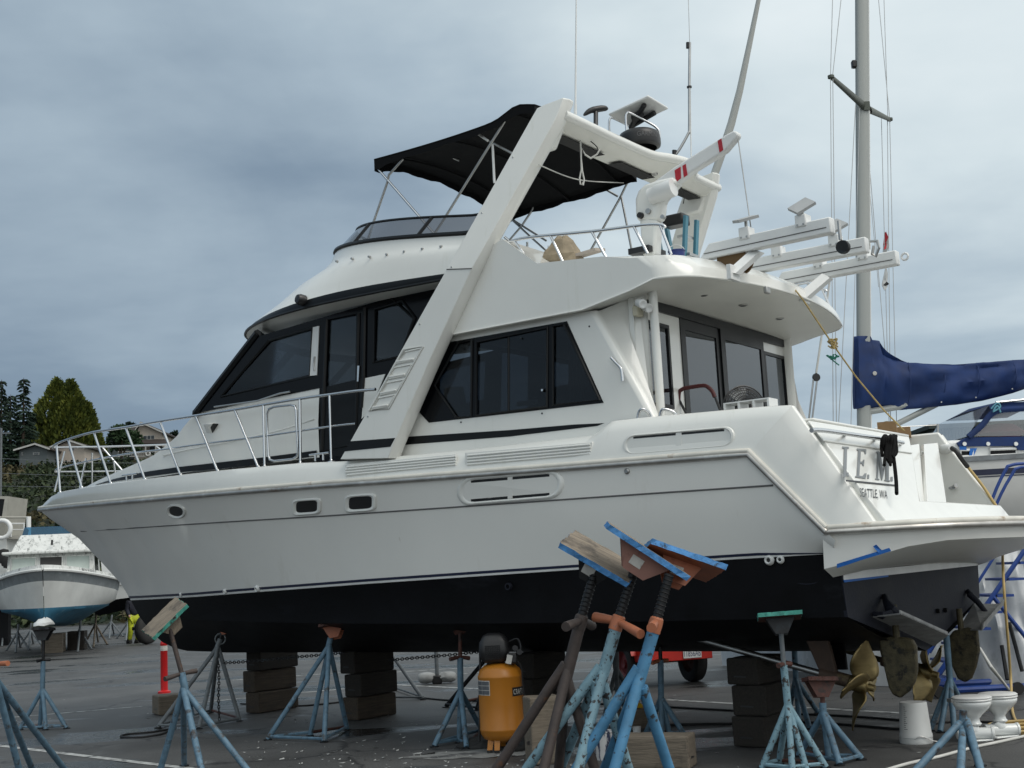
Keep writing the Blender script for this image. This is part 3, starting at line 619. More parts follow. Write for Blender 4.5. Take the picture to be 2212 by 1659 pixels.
# black vinyl stripe, slightly proud of the wall
yb(MB().prism([S(x, y, SV+.004) for x, y in ((790, 970), (800, 949), (885, 943), (1100, 929), (1240, 917), (1305, 914), (1290, 920), (1100, 943), (885, 960))], (0, -.004, 0)), 'vinyl_stripe', M_STRIPE, smooth=0)
for x, y in ((1001, 754), (1126, 731), (1273, 705), (996, 912), (1171, 893), (1364, 870)):
    yb(MB().lathe([(.0001, .006), (.008, .006), (.01, 0)], S(x, y, SV) if x < 1300 else S(x, y, 1.9), 8, rotto((0, 1, 0))), 'canvas_snap', M_BLACK)
# ---- wing between the salon side and the aft bulkhead
UB = 1.9
for s, f in sides:
    e0, e1 = S(1273, 672, SV), S(1404, 908, SV); i0, i1 = U(1362, 655, UB), U(1404, 905, UB)
    i0.y = i1.y = 1.80; i0.z = 4.30; i1.z = 3.0
    i0.y = i1.y = 1.74
    dn_ = [Vector(v) for v in ((0, 0, 0), (-.035, -.006, 0), (-.06, -.03, 0), (-.07, -.07, 0))]; rws = [[f(e0+d), f(e1+d)] for d in dn_]
    c0_, c1_ = i0+Vector((-.10, .0, 0)), i1+Vector((-.10, .0, 0)); c1_.z = 3.0
    for t in (.5, 1.0): rws.append([f((e0+dn_[3]).lerp(c0_+Vector((.07, .03, 0)), t)), f((e1+dn_[3]).lerp(c1_+Vector((.07, .03, 0)), t))])
    for d in ((.02, .005, 0), (0, -.02, 0), (.03, -.05, 0), (.10, -.06, 0)): rws.append([f(c0_+Vector(d)), f(c1_+Vector(d))])
    yb(MB().grid(rws), 'salon_wing', M_GEL, smooth=40)
# ---- aft bulkhead, doors and windows
def UBP(x, y, off=0.0): return U(x, y, UB-off)
zb0, zb1 = 2.0, 4.32
wl = [UBP(1380, 690), UBP(1450, 706), UBP(1466, 902), UBP(1395, 868)]
wl = [UBP(1378, 688), UBP(1452, 704), UBP(1468, 905), UBP(1393, 868)]
dr_ = [UBP(1466, 683), UBP(1642, 722), UBP(1652, 915), UBP(1476, 915)]
wr = [UBP(1645, 758), UBP(1697, 770), UBP(1704, 892), UBP(1655, 890)]
dz0 = 2.3
dr_ = [Vector((UB, dr_[0].y, 4.22)), Vector((UB, dr_[1].y, 4.26)), Vector((UB, dr_[1].y, dz0)), Vector((UB, dr_[0].y, dz0))]
wl = [Vector((UB, 1.62, 4.06)), Vector((UB, 1.07, 4.08)), Vector((UB, 1.07, 3.16)), Vector((UB, 1.62, 3.16))]
wl = [UBP(1379, 688), UBP(1445, 702), UBP(1454, 871+20), UBP(1394, 866)]
wr = [UBP(1648, 757), UBP(1693, 768), UBP(1702, 873), UBP(1658, 873)]
for w_ in (wl, wr):
    ya = (w_[0].y+w_[3].y)/2; yb_ = (w_[1].y+w_[2].y)/2; zt2 = (w_[0].z+w_[1].z)/2; zb2 = (w_[2].z+w_[3].z)/2
    w_[:] = [Vector((UB, ya, zt2)), Vector((UB, yb_, zt2)), Vector((UB, yb_, zb2)), Vector((UB, ya, zb2))]
wr[2].z = wr[3].z = wl[2].z; wr[0].z = wr[1].z = wl[0].z
bo = [Vector((UB, 1.82, zb1)), Vector((UB, -1.84, zb1)), Vector((UB, -1.84, zb0)), Vector((UB, 1.82, zb0))]
yb(MB().prism(bo, (.05, 0, 0), [wl, dr_, wr]), 'aft_bulkhead', M_GEL, smooth=0)
def frame_pane(q, nm, fw=.035, glass=M_GLASSA):
    cen = sum(q, Vector())/4; inn = [Vector((UB, cen.y+(p.y-cen.y)*(1-2*fw/abs(q[0].y-q[1].y)), cen.z+(p.z-cen.z)*(1-2*fw/abs(q[0].z-q[3].z)))) for p in q]
    yb(MB().prism([p+Vector((-.012, 0, 0)) for p in q], (.04, 0, 0), [[p+Vector((-.012, 0, 0)) for p in inn]]), nm+'_frame', M_FRAME, smooth=0)
    yb(MB().prism([p+Vector((.004, 0, 0)) for p in inn], (.006, 0, 0)), nm+'_pane', glass, smooth=0)
frame_pane(wl, 'window'); frame_pane(wr, 'window')
ym = UBP(1557, 800).y; zt3 = dr_[0].z
yb(MB().prism([p+Vector((-.025, 0, 0)) for p in (Vector((UB, 1.62, zt3+.075)), Vector((UB, -1.84, zt3+.075)), Vector((UB, -1.84, zt3-.02)), Vector((UB, 1.62, zt3-.02)))], (.05, 0, 0)), 'door_header', M_FRAME)
for i, (a, b) in enumerate(((dr_[0].y, ym), (ym, dr_[1].y))):
    q = [Vector((UB, a, zt3-.02)), Vector((UB, b, zt3-.02)), Vector((UB, b, dz0)), Vector((UB, a, dz0))]
    off = Vector((-.012-.018*i, 0, 0)); inn = [Vector((UB, a-.10, zt3-.13)), Vector((UB, b+.08, zt3-.13)), Vector((UB, b+.08, dz0+.1)), Vector((UB, a-.10, dz0+.1))]
    dd = yb(MB().prism([p+off for p in q], (.03, 0, 0), [[p+off for p in inn]]), 'sliding_door', M_FRAME, smooth=0)
    MB().prism([p+off+Vector((.012, 0, 0)) for p in inn], (.006, 0, 0)).build('door_pane', M_GLASSA, dd, smooth=0)
# post carrying the overhang
pp = S(1428, 900, 1.75); pt_ = S(1413, 632, 1.75); yb(MB().tube([(pp.x, 1.75, 2.0), (pp.x, 1.75, 4.33)], .043, 16), 'overhang_post', M_GEL, smooth=60)
# grab rails on the coaming and the wing
def bent(pts, r, name, m=None, n=6): return yb(MB().tube(smoothpath(pts, n), r, 8), name, m or M_SS, smooth=60)
for x0, x1 in ((1378, 1407), (1425, 1462)):
    bent([S(x0, 904, 2.05), S(x0+3, 890, 2.05), S(x0+10, 884, 2.05), S(x1-6, 891, 2.0), S(x1, 904, 1.98)], .016, 'grab_handle')
gp = [S(x, y, 1.99) for x, y in ((1320, 772), (1330, 783), (1341, 795), (1344, 810), (1345, 823))]; bent(gp, .015, 'grab_handle')
# interior: dark lining and a few pieces of furniture so the glass looks into something
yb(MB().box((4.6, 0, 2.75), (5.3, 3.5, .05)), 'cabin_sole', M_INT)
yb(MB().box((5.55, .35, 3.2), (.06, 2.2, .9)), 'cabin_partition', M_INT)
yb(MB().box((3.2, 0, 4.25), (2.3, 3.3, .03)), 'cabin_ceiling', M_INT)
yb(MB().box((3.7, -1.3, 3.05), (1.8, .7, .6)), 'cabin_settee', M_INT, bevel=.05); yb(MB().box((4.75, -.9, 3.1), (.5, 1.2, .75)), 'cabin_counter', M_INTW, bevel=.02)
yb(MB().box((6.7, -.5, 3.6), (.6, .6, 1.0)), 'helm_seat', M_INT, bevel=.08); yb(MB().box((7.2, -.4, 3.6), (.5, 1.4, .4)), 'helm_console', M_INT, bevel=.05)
lp = S(982, 864, 1.55); lampb = yb(MB().lathe([(.10, -.13), (.14, -.13), (.10, .13), (.06, .13)], lp, 18), 'cabin_lamp_shade', M_INTL, smooth=40)
yb(MB().prism([S(x, y, 1.80) for x, y in ((1116, 868), (1162, 862), (1162, 873), (1116, 878))], (0, -.01, 0)), 'sill_papers', M_INTL, smooth=0)
yb(MB().prism([S(x, y, 1.80) for x, y in ((1201, 858), (1213, 856), (1212, 860), (1206, 862), (1204, 876), (1199, 876))], (0, -.01, 0)), 'sill_papers', M_INTL, smooth=0)
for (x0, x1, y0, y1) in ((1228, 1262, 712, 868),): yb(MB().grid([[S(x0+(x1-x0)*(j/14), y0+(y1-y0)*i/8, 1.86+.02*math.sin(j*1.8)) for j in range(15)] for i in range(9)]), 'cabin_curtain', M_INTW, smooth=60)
# ---- pilothouse wall
PV = 1.70
ph_out = [S(x, y, PV) for x, y in ((423, 892), (556, 727), (960, 585), (960, 830), (800, 985), (683, 975), (690, 838))]
ph_out[2].z = S(945, 601, PV).z
ph_out[0] = S(423, 892, PV)
p_side = [(478, 857), (582, 736), (676, 709), (670, 812)]; p_door = [(708, 692), (775, 678), (769, 960), (697, 974)]; p_aft = [(811, 669), (870, 650), (897, 686), (866, 770), (807, 783)]
for s, f in sides:
    pp = [[S(x, y, PV) for x, y in q] for q in (p_side, p_door, p_aft)]
    o_ = list(ph_out); o_[4] = Vector((o_[4].x, PV, 3.05)); o_[5] = Vector((o_[5].x, PV, 3.05)); o_[3] = Vector((4.45, PV, 3.05)); o_[2] = Vector((4.35, PV, 4.86)); 
    yb(MB().prism([f(p) for p in o_], (0, -.04*s, 0), [[f(p) for p in q] for q in pp]), 'pilothouse_wall', M_BLKP, smooth=0)
    for q, nm in zip(pp, ('side_window', 'side_door', 'side_window')):
        fr = MB().tube([f(p+Vector((0, .004, 0))) for p in q], .016, 6, closed=True); h_ = yb(fr, nm, M_FRAME)
        MB().prism([f(p-Vector((0, .012, 0))) for p in q], (0, -.006*s, 0)).build('pane', M_GLASS, h_, smooth=0)
def PS(pts, off=.008, v=PV): return [S(x, y, v+off) for x, y in pts]
yb(MB().prism(PS(((675, 707), (689, 704), (684, 810), (669, 812)), .012), (0, -.01, 0)), 'white_window_post', M_WHITE, smooth=0)
yb(MB().tube(smoothpath(PS(((680, 770), (678, 786), (679, 801)), .018), 4), .012, 6), 'window_catch', M_SSD)
yb(MB().prism(PS(((772, 790), (776, 790), (774, 824), (770, 824)), .02), (0, -.012, 0)), 'door_lock', M_SS, smooth=0)
yb(MB().tube(PS(((838, 638), (897, 692)), .01), .010, 6), 'panel_seam', M_FRAME)
yb(MB().tube(PS(((706, 690), (694, 975)), .012), .020, 6), 'door_edge', M_FRAME); yb(MB().tube(PS(((788, 664), (786, 815), (781, 880)), .012), .022, 6), 'door_edge', M_FRAME)
yb(MB().prism(PS(((788, 817), (832, 808), (800, 885), (781, 905)), .010), (0, -.01, 0)), 'white_wall_panel', M_GEL, smooth=0)
yb(MB().tube(PS(((463, 879), (556, 866), (604, 850), (627, 846)), .05), .012, 6), 'wiper_bar', M_SSD)
# windscreen forward, curved
wa, wb = S(423, 892, PV), S(556, 727, PV); rows = []
for k in range(13):
    v = PV-2*PV*k/12; cu = .75*(1-(v/PV)**2); rows.append([Vector((wa.x+cu, v, wa.z)), Vector((wb.x+cu*.8, v, wb.z+.04))])
yb(MB().grid(rows), 'windscreen', M_GLASS, smooth=40)
yb(MB().tube([r[0] for r in rows], .05, 6), 'windscreen_frame', M_FRAME); yb(MB().tube([r[1] for r in rows], .05, 6), 'windscreen_frame', M_FRAME)
for k in (0, 4, 8, 12): yb(MB().tube(rows[k], .045, 6), 'windscreen_post', M_FRAME)
# ---- trunk cabin forward of the pilothouse
b_t = taper(1.69, 7.6, 12.75, 1.9)
b_tb = lambda u: b_t(u)+.03
T2 = [(690, 838), (560, 864), (423, 892), (402, 915), (380, 945), (330, 985), (290, 1003), (235, 1027), (205, 1041), (178, 1056)]
B2 = [(684, 980), (560, 995), (472, 1003), (391, 1014), (314, 1026), (240, 1041), (190, 1053), (178, 1058)]
xs = [690-(690-178)*i/40 for i in range(41)]
tt = [onplan(x, interp(T2, x), b_t) for x in xs]; bb = [onplan(x, interp(B2, x)+8, b_tb) for x in xs]
rows = [bb, [a.lerp(b, .5)+Vector((0, .02, 0)) for a, b in zip(bb, tt)], tt]
mm = MB(); mm.grid(rows); mm.grid([[mir(p) for p in r] for r in rows]); yb(mm, 'trunk_side', M_GEL, smooth=40)
top = []
for p in tt:
    if p.x < 7.4: continue
    top.append([Vector((p.x, p.y*c, p.z+.02*(1-c*c))) for c in (1, .97, .6, 0, -.6, -.97, -1)])
yb(MB().grid(top), 'trunk_top', M_GEL, smooth=40)
ST = [(684, 973), (560, 989), (472, 999), (391, 1008), (314, 1019), (240, 1036), (206, 1047)]; SB = [(684, 985), (560, 1003), (472, 1013), (391, 1020), (314, 1030), (240, 1041), (206, 1048)]
xs2 = [684-(684-206)*i/24 for i in range(25)]
rows = [[onplan(x, interp(q, x), lambda u: b_tb(u)+.014) for x in xs2] for q in (ST, SB)]
yb(MB().grid(rows), 'vinyl_stripe', M_STRIPE)
yb(MB().prism(PS(((684, 974), (694, 838), (790, 815), (770, 985), (684, 986)), .002), (0, -.002, 0)), 'door_surround', M_STRIPE, smooth=0)
# faint crease and a cowl vent on the trunk side
cr_ = [onplan(x, y, lambda u: b_t(u)+.028) for x, y in ((354, 984), (405, 972), (480, 958), (560, 940), (620, 925), (680, 905))]
yb(MB().tube(smoothpath(cr_, 4), .014, 6), 'moulded_crease', M_GEL, smooth=60)
cv = [onplan(x, y, lambda u: b_t(u)+.02) for x, y in ((446, 938), (442, 922), (447, 916), (462, 914), (471, 914), (463, 925), (459, 939))]
yb(MB().prism([cv[0], cv[2]+Vector((0, .07, 0)), cv[4]+Vector((0, .09, 0)), cv[5]+Vector((0, .07, 0)), cv[6]], (0, -.08, 0)), 'cowl_vent', M_GEL, bevel=.02)
yb(MB().prism([cv[4]+Vector((-.004, .085, -.01)), cv[5]+Vector((-.004, .065, 0)), cv[6]+Vector((-.004, -.0, .01)), cv[6]+Vector((-.004, -.05, .01)), cv[4]+Vector((-.004, .0, -.01))], (-.004, 0, 0)), 'cowl_opening', M_BLACK, smooth=0)
# ---- flybridge: rings from the brow up to the windscreen
def ring_pts(un, zn, B, u0, zaft, n=2.5, N=26, ua=3.45):
    o = [Vector((ua, B, 0)), Vector(((ua+u0)/2, B, 0))]
    for i in range(N+1):
        t = math.pi/2*(1-i/N); o.append(Vector((u0+(un-u0)*max(0, math.cos(t))**(2/n), B*max(0, math.sin(t))**(2/n), 0)))
    for p in o: p.z = zaft+(zn-zaft)*min(1, max(0, (p.x-3.6)/(un-3.6)))
    return o
def fit_ring(xt, yt, B, u0, zaft, n=2.5):
    un, zn = 7.3, 4.7
    for k in range(200):
        q = [pxl(p) for p in ring_pts(un, zn, B, u0, zaft, n)]; i = min(range(len(q)), key=lambda j: q[j][0])
        un += .4*(q[i][0]-xt)/140; zn += .4*(q[i][1]-yt)/170
    r = ring_pts(un, zn, B, u0, zaft, n); return r+[mir(p) for p in reversed(r[:-1])]
rA = fit_ring(545, 737, 1.90, 4.6, S(943, 616, 1.90).z); rB = fit_ring(530, 724, 2.03, 4.6, S(942, 609, 2.03).z)
rC = fit_ring(541, 708, 2.03, 4.6, S(940, 601, 2.03).z)
for p in rC: p.z += .045*math.sin(math.pi*min(1, max(0, (p.x-3.6)/3.6))); rD = fit_ring(592, 672, 2.01, 4.5, S(968, 565, 2.01).z)
rD2 = fit_ring(645, 627, 1.99, 4.4, S(980, 548, 1.99).z); rE = fit_ring(697, 590, 1.965, 4.3, S(984, 540, 1.965).z)
rF = fit_ring(714, 571, 1.925, 4.25, S(990, 534, 1.925).z); rG = fit_ring(724, 547, 1.90, 4.2, S(1003, 512, 1.90).z)
rH = fit_ring(770, 499, 1.80, 4.1, S(1020, 471, 1.80).z)
yb(MB().grid([rC, rD, rD2, rE, rF, rG]), 'flybridge_front', M_GEL, smooth=50)
yb(MB().grid([rB, [a.lerp(b, .5)+(a-Vector((4, 0, a.z))).normalized()*.012 for a, b in zip(rB, rC)], rC]), 'brow_band', M_STRIPE, smooth=60)
inn = [Vector((4+(p.x-4)*.8, p.y*.78, p.z+.03)) for p in rA]
yb(MB().grid([rB, rA, inn, [Vector((4+(p.x-4)*.3, p.y*.3, p.z+.06)) for p in rA]]), 'brow_soffit', M_SOFF, smooth=60)
yb(MB().tube(rB[1:-1], .018, 6), 'brow_gutter', M_FRAME)
yb(MB().add([p-Vector((0, 0, .10)) for p in rG], [tuple(range(len(rG)))]), 'flybridge_sole', M_GEL, smooth=0)
scr = yb(MB().grid([rG, rH]), 'flybridge_screen', M_SMOKE, smooth=60)
MB().tube(rH, .016, 6).build('screen_frame', M_FRAME, Y); MB().tube([p+Vector((0, 0, .01)) for p in rG], .026, 6).build('screen_frame', M_FRAME, Y)
def near_ring(r, x, side=1):
    return min((p for p in r[:len(r)//2]), key=lambda p: abs(pxl(p)[0]-x))
def ring_at(r, x):
    h = r[:len(r)//2]
    for a, b in zip(h, h[1:]):
        xa, xb_ = pxl(a)[0], pxl(b)[0]
        if (xa-x)*(xb_-x) <= 0: return a.lerp(b, (x-xa)/(xb_-xa+1e-9))
    return near_ring(r, x)
for xa, xb_ in ((762, 799), (900, 934)):
    a, b = ring_at(rG, xa), ring_at(rH, xb_); MB().tube([a, b], .02, 6).build('screen_post', M_FRAME, Y); MB().tube([mir(a), mir(b)], .02, 6).build('screen_post', M_FRAME, Y)
for i, (x, y) in enumerate(((728, 565), (761, 559), (798, 555), (836, 550), (874, 544), (913, 538), (953, 533))):
    p = S(x, y, 1.95) if x > 780 else S(x, y, 1.88)
    yb(MB().lathe([(.0001, .03), (.012, .03), (.016, 0)], p-Vector((0, .01, 0)), 8, rotto((0, 1, 0))), 'screen_snap', M_SSD)
p = S(654, 649, 1.95); yb(MB().lathe([(.0001, .10), (.05, .095), (.065, .06), (.065, 0)], p-Vector((0, .02, 0)), 16, rotto((.2, 1, .15))), 'side_camera', M_BLACK, smooth=40)
# ---- flybridge aft body and overhang
FB = 2.05
z1, z2_, z3 = S(960, 725, FB).z, S(1258, 669, FB).z, S(1420, 607, FB).z
ua_ = S(1465, 592, FB)
def sect(v):
    k = min(1, abs(v)/FB); ue_ = ua_.x-.34*(1-k*k)+ 0.26*(1-math.sqrt(max(0, 1-(max(0, (k-.86)/.14))**2)))
    s_ = .04*(1-k*k)
    u1 = S(940, 729, FB).x; uu = S(1258, 669, FB).x; u3 = S(1360, 628, FB).x
    return [Vector((u1, v, z1+s_)), Vector((uu, v, z2_+s_)), Vector((u3, v, S(1360, 628, FB).z+s_)), Vector((ue_+.10, v, ua_.z-.02+s_)), Vector((ue_, v, ua_.z+s_)), Vector((ue_+.02, v, ua_.z+.10+s_)), Vector((ue_+.16, v, 4.585+s_-.03*(1-k))),
            Vector((ue_+.26, v, S(1415, 545, FB).z+s_)), Vector((S(1300, 554, FB).x, v, S(1300, 554, FB).z+s_)), Vector((S(1160, 569, FB).x, v, S(1160, 569, FB).z+s_)), Vector((S(1085, 516, FB).x, v, S(1085, 516, FB).z)), Vector((S(1060, 532, FB).x, v, S(1060, 532, FB).z)), Vector((S(1030, 565, FB).x, v, S(1030, 565, FB).z))]
vs_ = [FB*math.copysign(1-(1-abs(i)/22)**2.6, i) for i in range(-22, 23)]
rows = [sect(v) for v in reversed(vs_)]
def bodypart(idx, name, m):
    yb(MB().grid([[r[i] for i in idx] for r in rows]), name, m, smooth=35)
bodypart([4, 5, 6, 7, 8, 9, 10, 11, 12], 'flybridge_coaming', M_GEL); bodypart([0, 1, 2, 3, 4], 'overhang_soffit', M_SOFF)
for r in (rows[0], rows[-1]):
    yb(MB().add(r, [tuple(range(len(r)))]), 'flybridge_side', M_GEL, smooth=0)
ed = [r[4] for r in rows]; yb(MB().tube([S(958, 726, FB)]+[S(1258, 669, FB)]+[S(1360, 628, FB)]+ed, .012, 6), 'overhang_edge', M_GEL, smooth=60)
for x, y in ((1520, 635), (1605, 657), (1684, 686)):
    q = Zl(x, y, ua_.z+.0); q = Vector((q.x, q.y, ua_.z-.0))
    k = yb(MB().lathe([(.045, .02), (.05, -.012), (.036, -.02), (.0001, -.02)], q, 18), 'downlight', M_SSD, smooth=40)
    MB().lathe([(.0001, -.021), (.030, -.0215)], q, 14).build('lens', M_BLACK, k)
fl = [U(1390, 662, UB-.10), U(1402, 664, UB-.10)]
# twin floodlight and junction box under the overhang
for x, y, dx in ((1383, 655, -.1), (1396, 664, -.05)):
    p = U(x, y, UB-.15); k = yb(MB().lathe([(.0001, .06), (.028, .06), (.04, .03), (.045, -.05), (.036, -.055), (.0001, -.04)], p, 14, rotto((.55, -.3, .25))), 'flood_light', M_WHITE, smooth=40)
p = U(1378, 673, UB-.06); yb(MB().box(p, (.06, .12, .10)), 'junction_box', M_CREAM, bevel=.012)
# stern light on the overhang edge
p = U(1657, 627, .93); yb(MB().box(p, (.04, .09, .07)), 'stern_light', M_SSD, bevel=.01)
# ---- radar arch
AV = 2.20
def AT(x, y, s=1):                                         # the leg stands upright to its bolted joint and leans inboard above it
    v = 2.0
    for i in range(30):
        z = S(x, y, v).z; v = AV if z < 4.82 else AV-.42*(z-4.82)/1.63
    return S(x, y, v)
OUTL = [(990, 858), (975, 864), (775, 950), (580, 1040), (262, 1218)]
pairs = [((735, 992), (838, 990))]
for yy in (960, 900, 840, 775, 700, 640, 583, 577, 520, 460, 400, 340, 290, 262):
    pairs.append(((735+(1160-735)*(992-yy)/(992-233), yy), (interp(OUTL, yy)-21 if False else 0, yy)))
inv_o = sorted((y_, x_) for y_, x_ in OUTL)
pairs = [(l, ((interp([(q_[0], q_[1]) for q_ in inv_o], r_[1])-21) if r_[0] == 0 else r_[0], r_[1])) for l, r_ in pairs]
pairs += [((1160, 234), (1206, 242)), ((1174, 227), (1212, 226)), ((1204, 216), (1217, 213)), ((1212, 212), (1216, 211))]
for s, f in sides:
    ring_rows = []
    for l, r_ in pairs:
        a, b = AT(*l), AT(*r_); w_ = Vector((0, -.19, 0)); b_in = b+w_; 
        ring_rows.append([f(p) for p in (a, a.lerp(b, .5), b, b+Vector((-.012, -.03, 0)), b+Vector((-.03, -.07, 0)), b+Vector((-.03, -.14, 0)), b_in, a+w_)])
    mm = MB().grid(ring_rows, True); mm.add(ring_rows[0], [tuple(range(8))]); mm.add(ring_rows[-1], [tuple(range(8))])
    yb(mm, 'radar_arch_leg', M_GEL, smooth=35, bevel=.012, bseg=2)
    mm = MB()
    for k in (2, 5, 8, 10, 12):
        l, r_ = pairs[k]; p = AT(l[0]+8, l[1]); mm.lathe([(.0001, .006), (.009, .005), (.011, 0)], f(p), 8, rotto((0, s, 0)))
    yb(mm, 'arch_screws', M_SSD)
yb(MB().tube([AT(965, 582)+Vector((0, .003, 0)), AT(1019, 580)+Vector((0, .003, 0))], .005, 5), 'arch_joint', M_GROOVE)
yb(MB().prism([S(x, y, AV+.004) for x, y in ((744, 975), (757, 953), (853, 946), (843, 965))], (0, -.004, 0)), 'vinyl_stripe', M_STRIPE, smooth=0)
# moulded ladder steps in the leg
ol = [(914, 749), (873, 756), (797, 888), (840, 883)]
lad = yb(MB().tube([S(x, y, AV+.004) for x, y in ol], .010, 6, closed=True), 'ladder_mould', M_GEL, smooth=60)
for (a, b, c, d) in (((911, 752), (876, 760), (857, 785), (895, 779)), ((889, 787), (852, 794), (841, 818), (876, 812)), ((872, 820), (836, 827), (822, 853), (857, 846)), ((853, 853), (818, 860), (805, 884), (839, 878))):
    q = [S(x, y, AV+.004) for x, y in (a, b, c, d)]
    MB().tube(q+[q[0]], .009, 6).build('step_rim', M_GEL, lad, smooth=60)
    MB().prism([q[3], q[2], q[2]+Vector((0, .016, .008)), q[3]+Vector((0, .016, .008))], (0, 0, .020)).build('step_tread', M_GEL, lad, bevel=.006)
# cross beam of the arch with its sagging wing for the radar
A0 = S(1217, 247, 1.72); A1 = S(1551, 406, -1.80)
def beam(t): return A0.lerp(A1, t)
cb_ = [A0]; 
tvals = [0, .12, .3, .5, .58, .66, .74, .82, 1.0]; aft = [0, 0, 0, .02, .10, .16, .12, .0, 0]
ctr = [beam(t)+Vector((-a*1.2, 0, 0)) for t, a in zip(tvals, aft)]
yb(MB().tube(smoothpath(ctr, 5), .052, 12), 'arch_cross_tube', M_GEL, smooth=60)
und = []
for t, a in zip(tvals, aft): c_ = beam(t); und.append([c_+Vector((-a*1.2-.02, 0, -.035)), c_+Vector((.10, 0, -.11)), c_+Vector((.36, 0, -.10)), c_+Vector((.40, 0, .02)), c_+Vector((-a*1.2, 0, .045))])
yb(MB().grid(und), 'arch_wing', M_SOFF, smooth=35)
for t0, t1 in ((.06, .30), (.40, .62), (.80, .95)):
    a, b = beam(t0), beam(t1); yb(MB().prism([a+Vector((.16, 0, -.13)), b+Vector((.16, 0, -.13)), b+Vector((.33, 0, -.118)), a+Vector((.33, 0, -.118))], (0, 0, -.006)), 'cable_hatch', M_RUBBER, smooth=0)
# gussets at both ends
for s, base in ((1, A0), (-1, A1)):
    q = [base+Vector((.03, .06*s, .0)), base+Vector((.40, .06*s, .0)), base+Vector((.55, .06*s, -.30)), base+Vector((.2, .06*s, -.30))]
    yb(MB().prism([p for p in q], (0, -.22*s, 0)), 'arch_gusset', M_GEL, bevel=.03, smooth=40)
# cable access on the starboard leg
q = [S(x, y, -1.97) for x, y in ((1497, 421), (1518, 417), (1516, 452), (1493, 450))]; yb(MB().prism(q, (0, .01, 0)), 'cable_hatch', M_BLACK, smooth=0)
yb(MB().tube(smoothpath([S(x, y, -1.92) for x, y in ((1507, 440), (1503, 462), (1500, 480), (1508, 500), (1496, 520), (1512, 536), (1500, 530), (1508, 508), (1497, 545), (1505, 560), (1500, 575))], 5), .010, 5), 'loose_cable', M_CORD)
# ================================================================== fittings of the yacht
def sub(mb_, name, m, parent, **k): return mb_.build(name, m, parent, **k)
# ---- bow rail, port and starboard
b_rl = taper(1.99, 4.5, 13.66, 2.7); b_ft = taper(2.03, 4.5, 13.80, 2.7)
top_px = [(811, 841), (765, 845), (715, 852), (650, 861), (571, 874), (507, 885), (423, 898), (345, 910), (271, 923), (200, 934), (150, 948), (122, 959)]
mid_px = [(768, 915), (715, 921), (571, 942), (423, 961), (354, 971), (292, 978), (220, 990), (165, 1002), (124, 1013)]
tpts = [onplan(x, y, b_rl) for x, y in top_px]+[S(114, 967, 0)]
mpts = [onplan(x, y, b_rl) for x, y in mid_px]+[S(119, 1019, 0)]
def dbl(pts, r, name, m=M_SS, both=True, n=5):
    q = smoothpath(pts, n); yb(MB().tube(q+([mir(p) for p in reversed(q[:-1])] if both else []), r, 8), name, m, smooth=60)
dbl(tpts, .017, 'bow_rail'); dbl(mpts, .012, 'bow_rail')
for (a, b) in (((122, 959), (130, 1064)), ((147, 949), (177, 1054)), ((203, 935), (240, 1045)), ((271, 923), (314, 1036)), ((345, 910), (391, 1027)), ((423, 898), (471, 1018)), ((507, 885), (559, 1010)), ((569, 874), (572, 1008)), ((648, 861), (649, 1001)), ((712, 852), (716, 996))):
    p, q = onplan(*a, b_rl), onplan(*b, b_ft); q.z -= .01
    for f in (lambda p: p, mir):
        st_ = yb(MB().tube([f(p), f(q)], .0155, 8), 'stanchion', M_SS, smooth=60)
        sub(MB().lathe([(.045, -.006), (.045, .008), (.02, .02), (.016, .03)], f(q), 12), 'stanchion_base', M_SS, st_)
for a, b in (((140, 975), (118, 1062)), ((186, 990), (172, 1056))):
    p, q = onplan(*a, lambda u: .25), onplan(*b, lambda u: .34); yb(MB().tube([p, q], .014, 8), 'pulpit_brace', M_SS); yb(MB().tube([mir(p), mir(q)], .014, 8), 'pulpit_brace', M_SS)
gt = [onplan(x, y, b_rl) for x, y in ((577, 895), (581, 884), (592, 879), (628, 875), (637, 877), (640, 887), (642, 935), (644, 978), (641, 987), (632, 992), (592, 996), (583, 993), (580, 984), (578, 940))]
yb(MB().tube(gt, .014, 8, closed=True), 'rail_gate', M_SS, smooth=60)
for x, y in ((690, 993), (280, 1036)):
    p = onplan(x, y, lambda u: b_D(u)-.10); p.z += .02
    k = yb(MB().tube([p+Vector((.15, 0, .045)), p+Vector((-.15, 0, .045))], .013, 8), 'deck_cleat', M_SS, smooth=60)
    for d_ in (.06, -.06): sub(MB().tube([p+Vector((d_, 0, .045)), p+Vector((d_, 0, -.03))], .013, 8), 'cleat_leg', M_SS, k)
bp_ = [S(x, y, 0) for x, y in ((150, 1058), (110, 1068), (92, 1085))]
# ---- flybridge side rail
FV = 1.98
for f in (lambda p: p, mir):
    r_ = [S(x, y, FV) for x, y in ((1090, 525), (1108, 520), (1150, 512), (1278, 500), (1372, 488), (1405, 485), (1430, 486), (1437, 491))]
    yb(MB().tube([f(p) for p in smoothpath(r_, 4)], .016, 8), 'flybridge_rail', M_SS, smooth=60)
    for a, b in (((1110, 519), (1140, 560)), ((1188, 507), (1216, 566)), ((1278, 500), (1309, 556)), ((1369, 489), (1399, 548)), ((1426, 486), (1450, 549))):
        yb(MB().tube([f(S(*a, FV)), f(S(*b, FV))], .014, 8), 'flybridge_stanchion', M_SS)
for a, b in (((1090, 512), (1142, 556)), ((1108, 530), (1196, 556)), ((1102, 524), (1210, 561)), ((1186, 531), (1185, 566)), ((1139, 523), (1139, 562))):
    yb(MB().tube([S(*a, 1.3), S(*b, 1.3)], .014, 8), 'hatch_rail', M_SS)
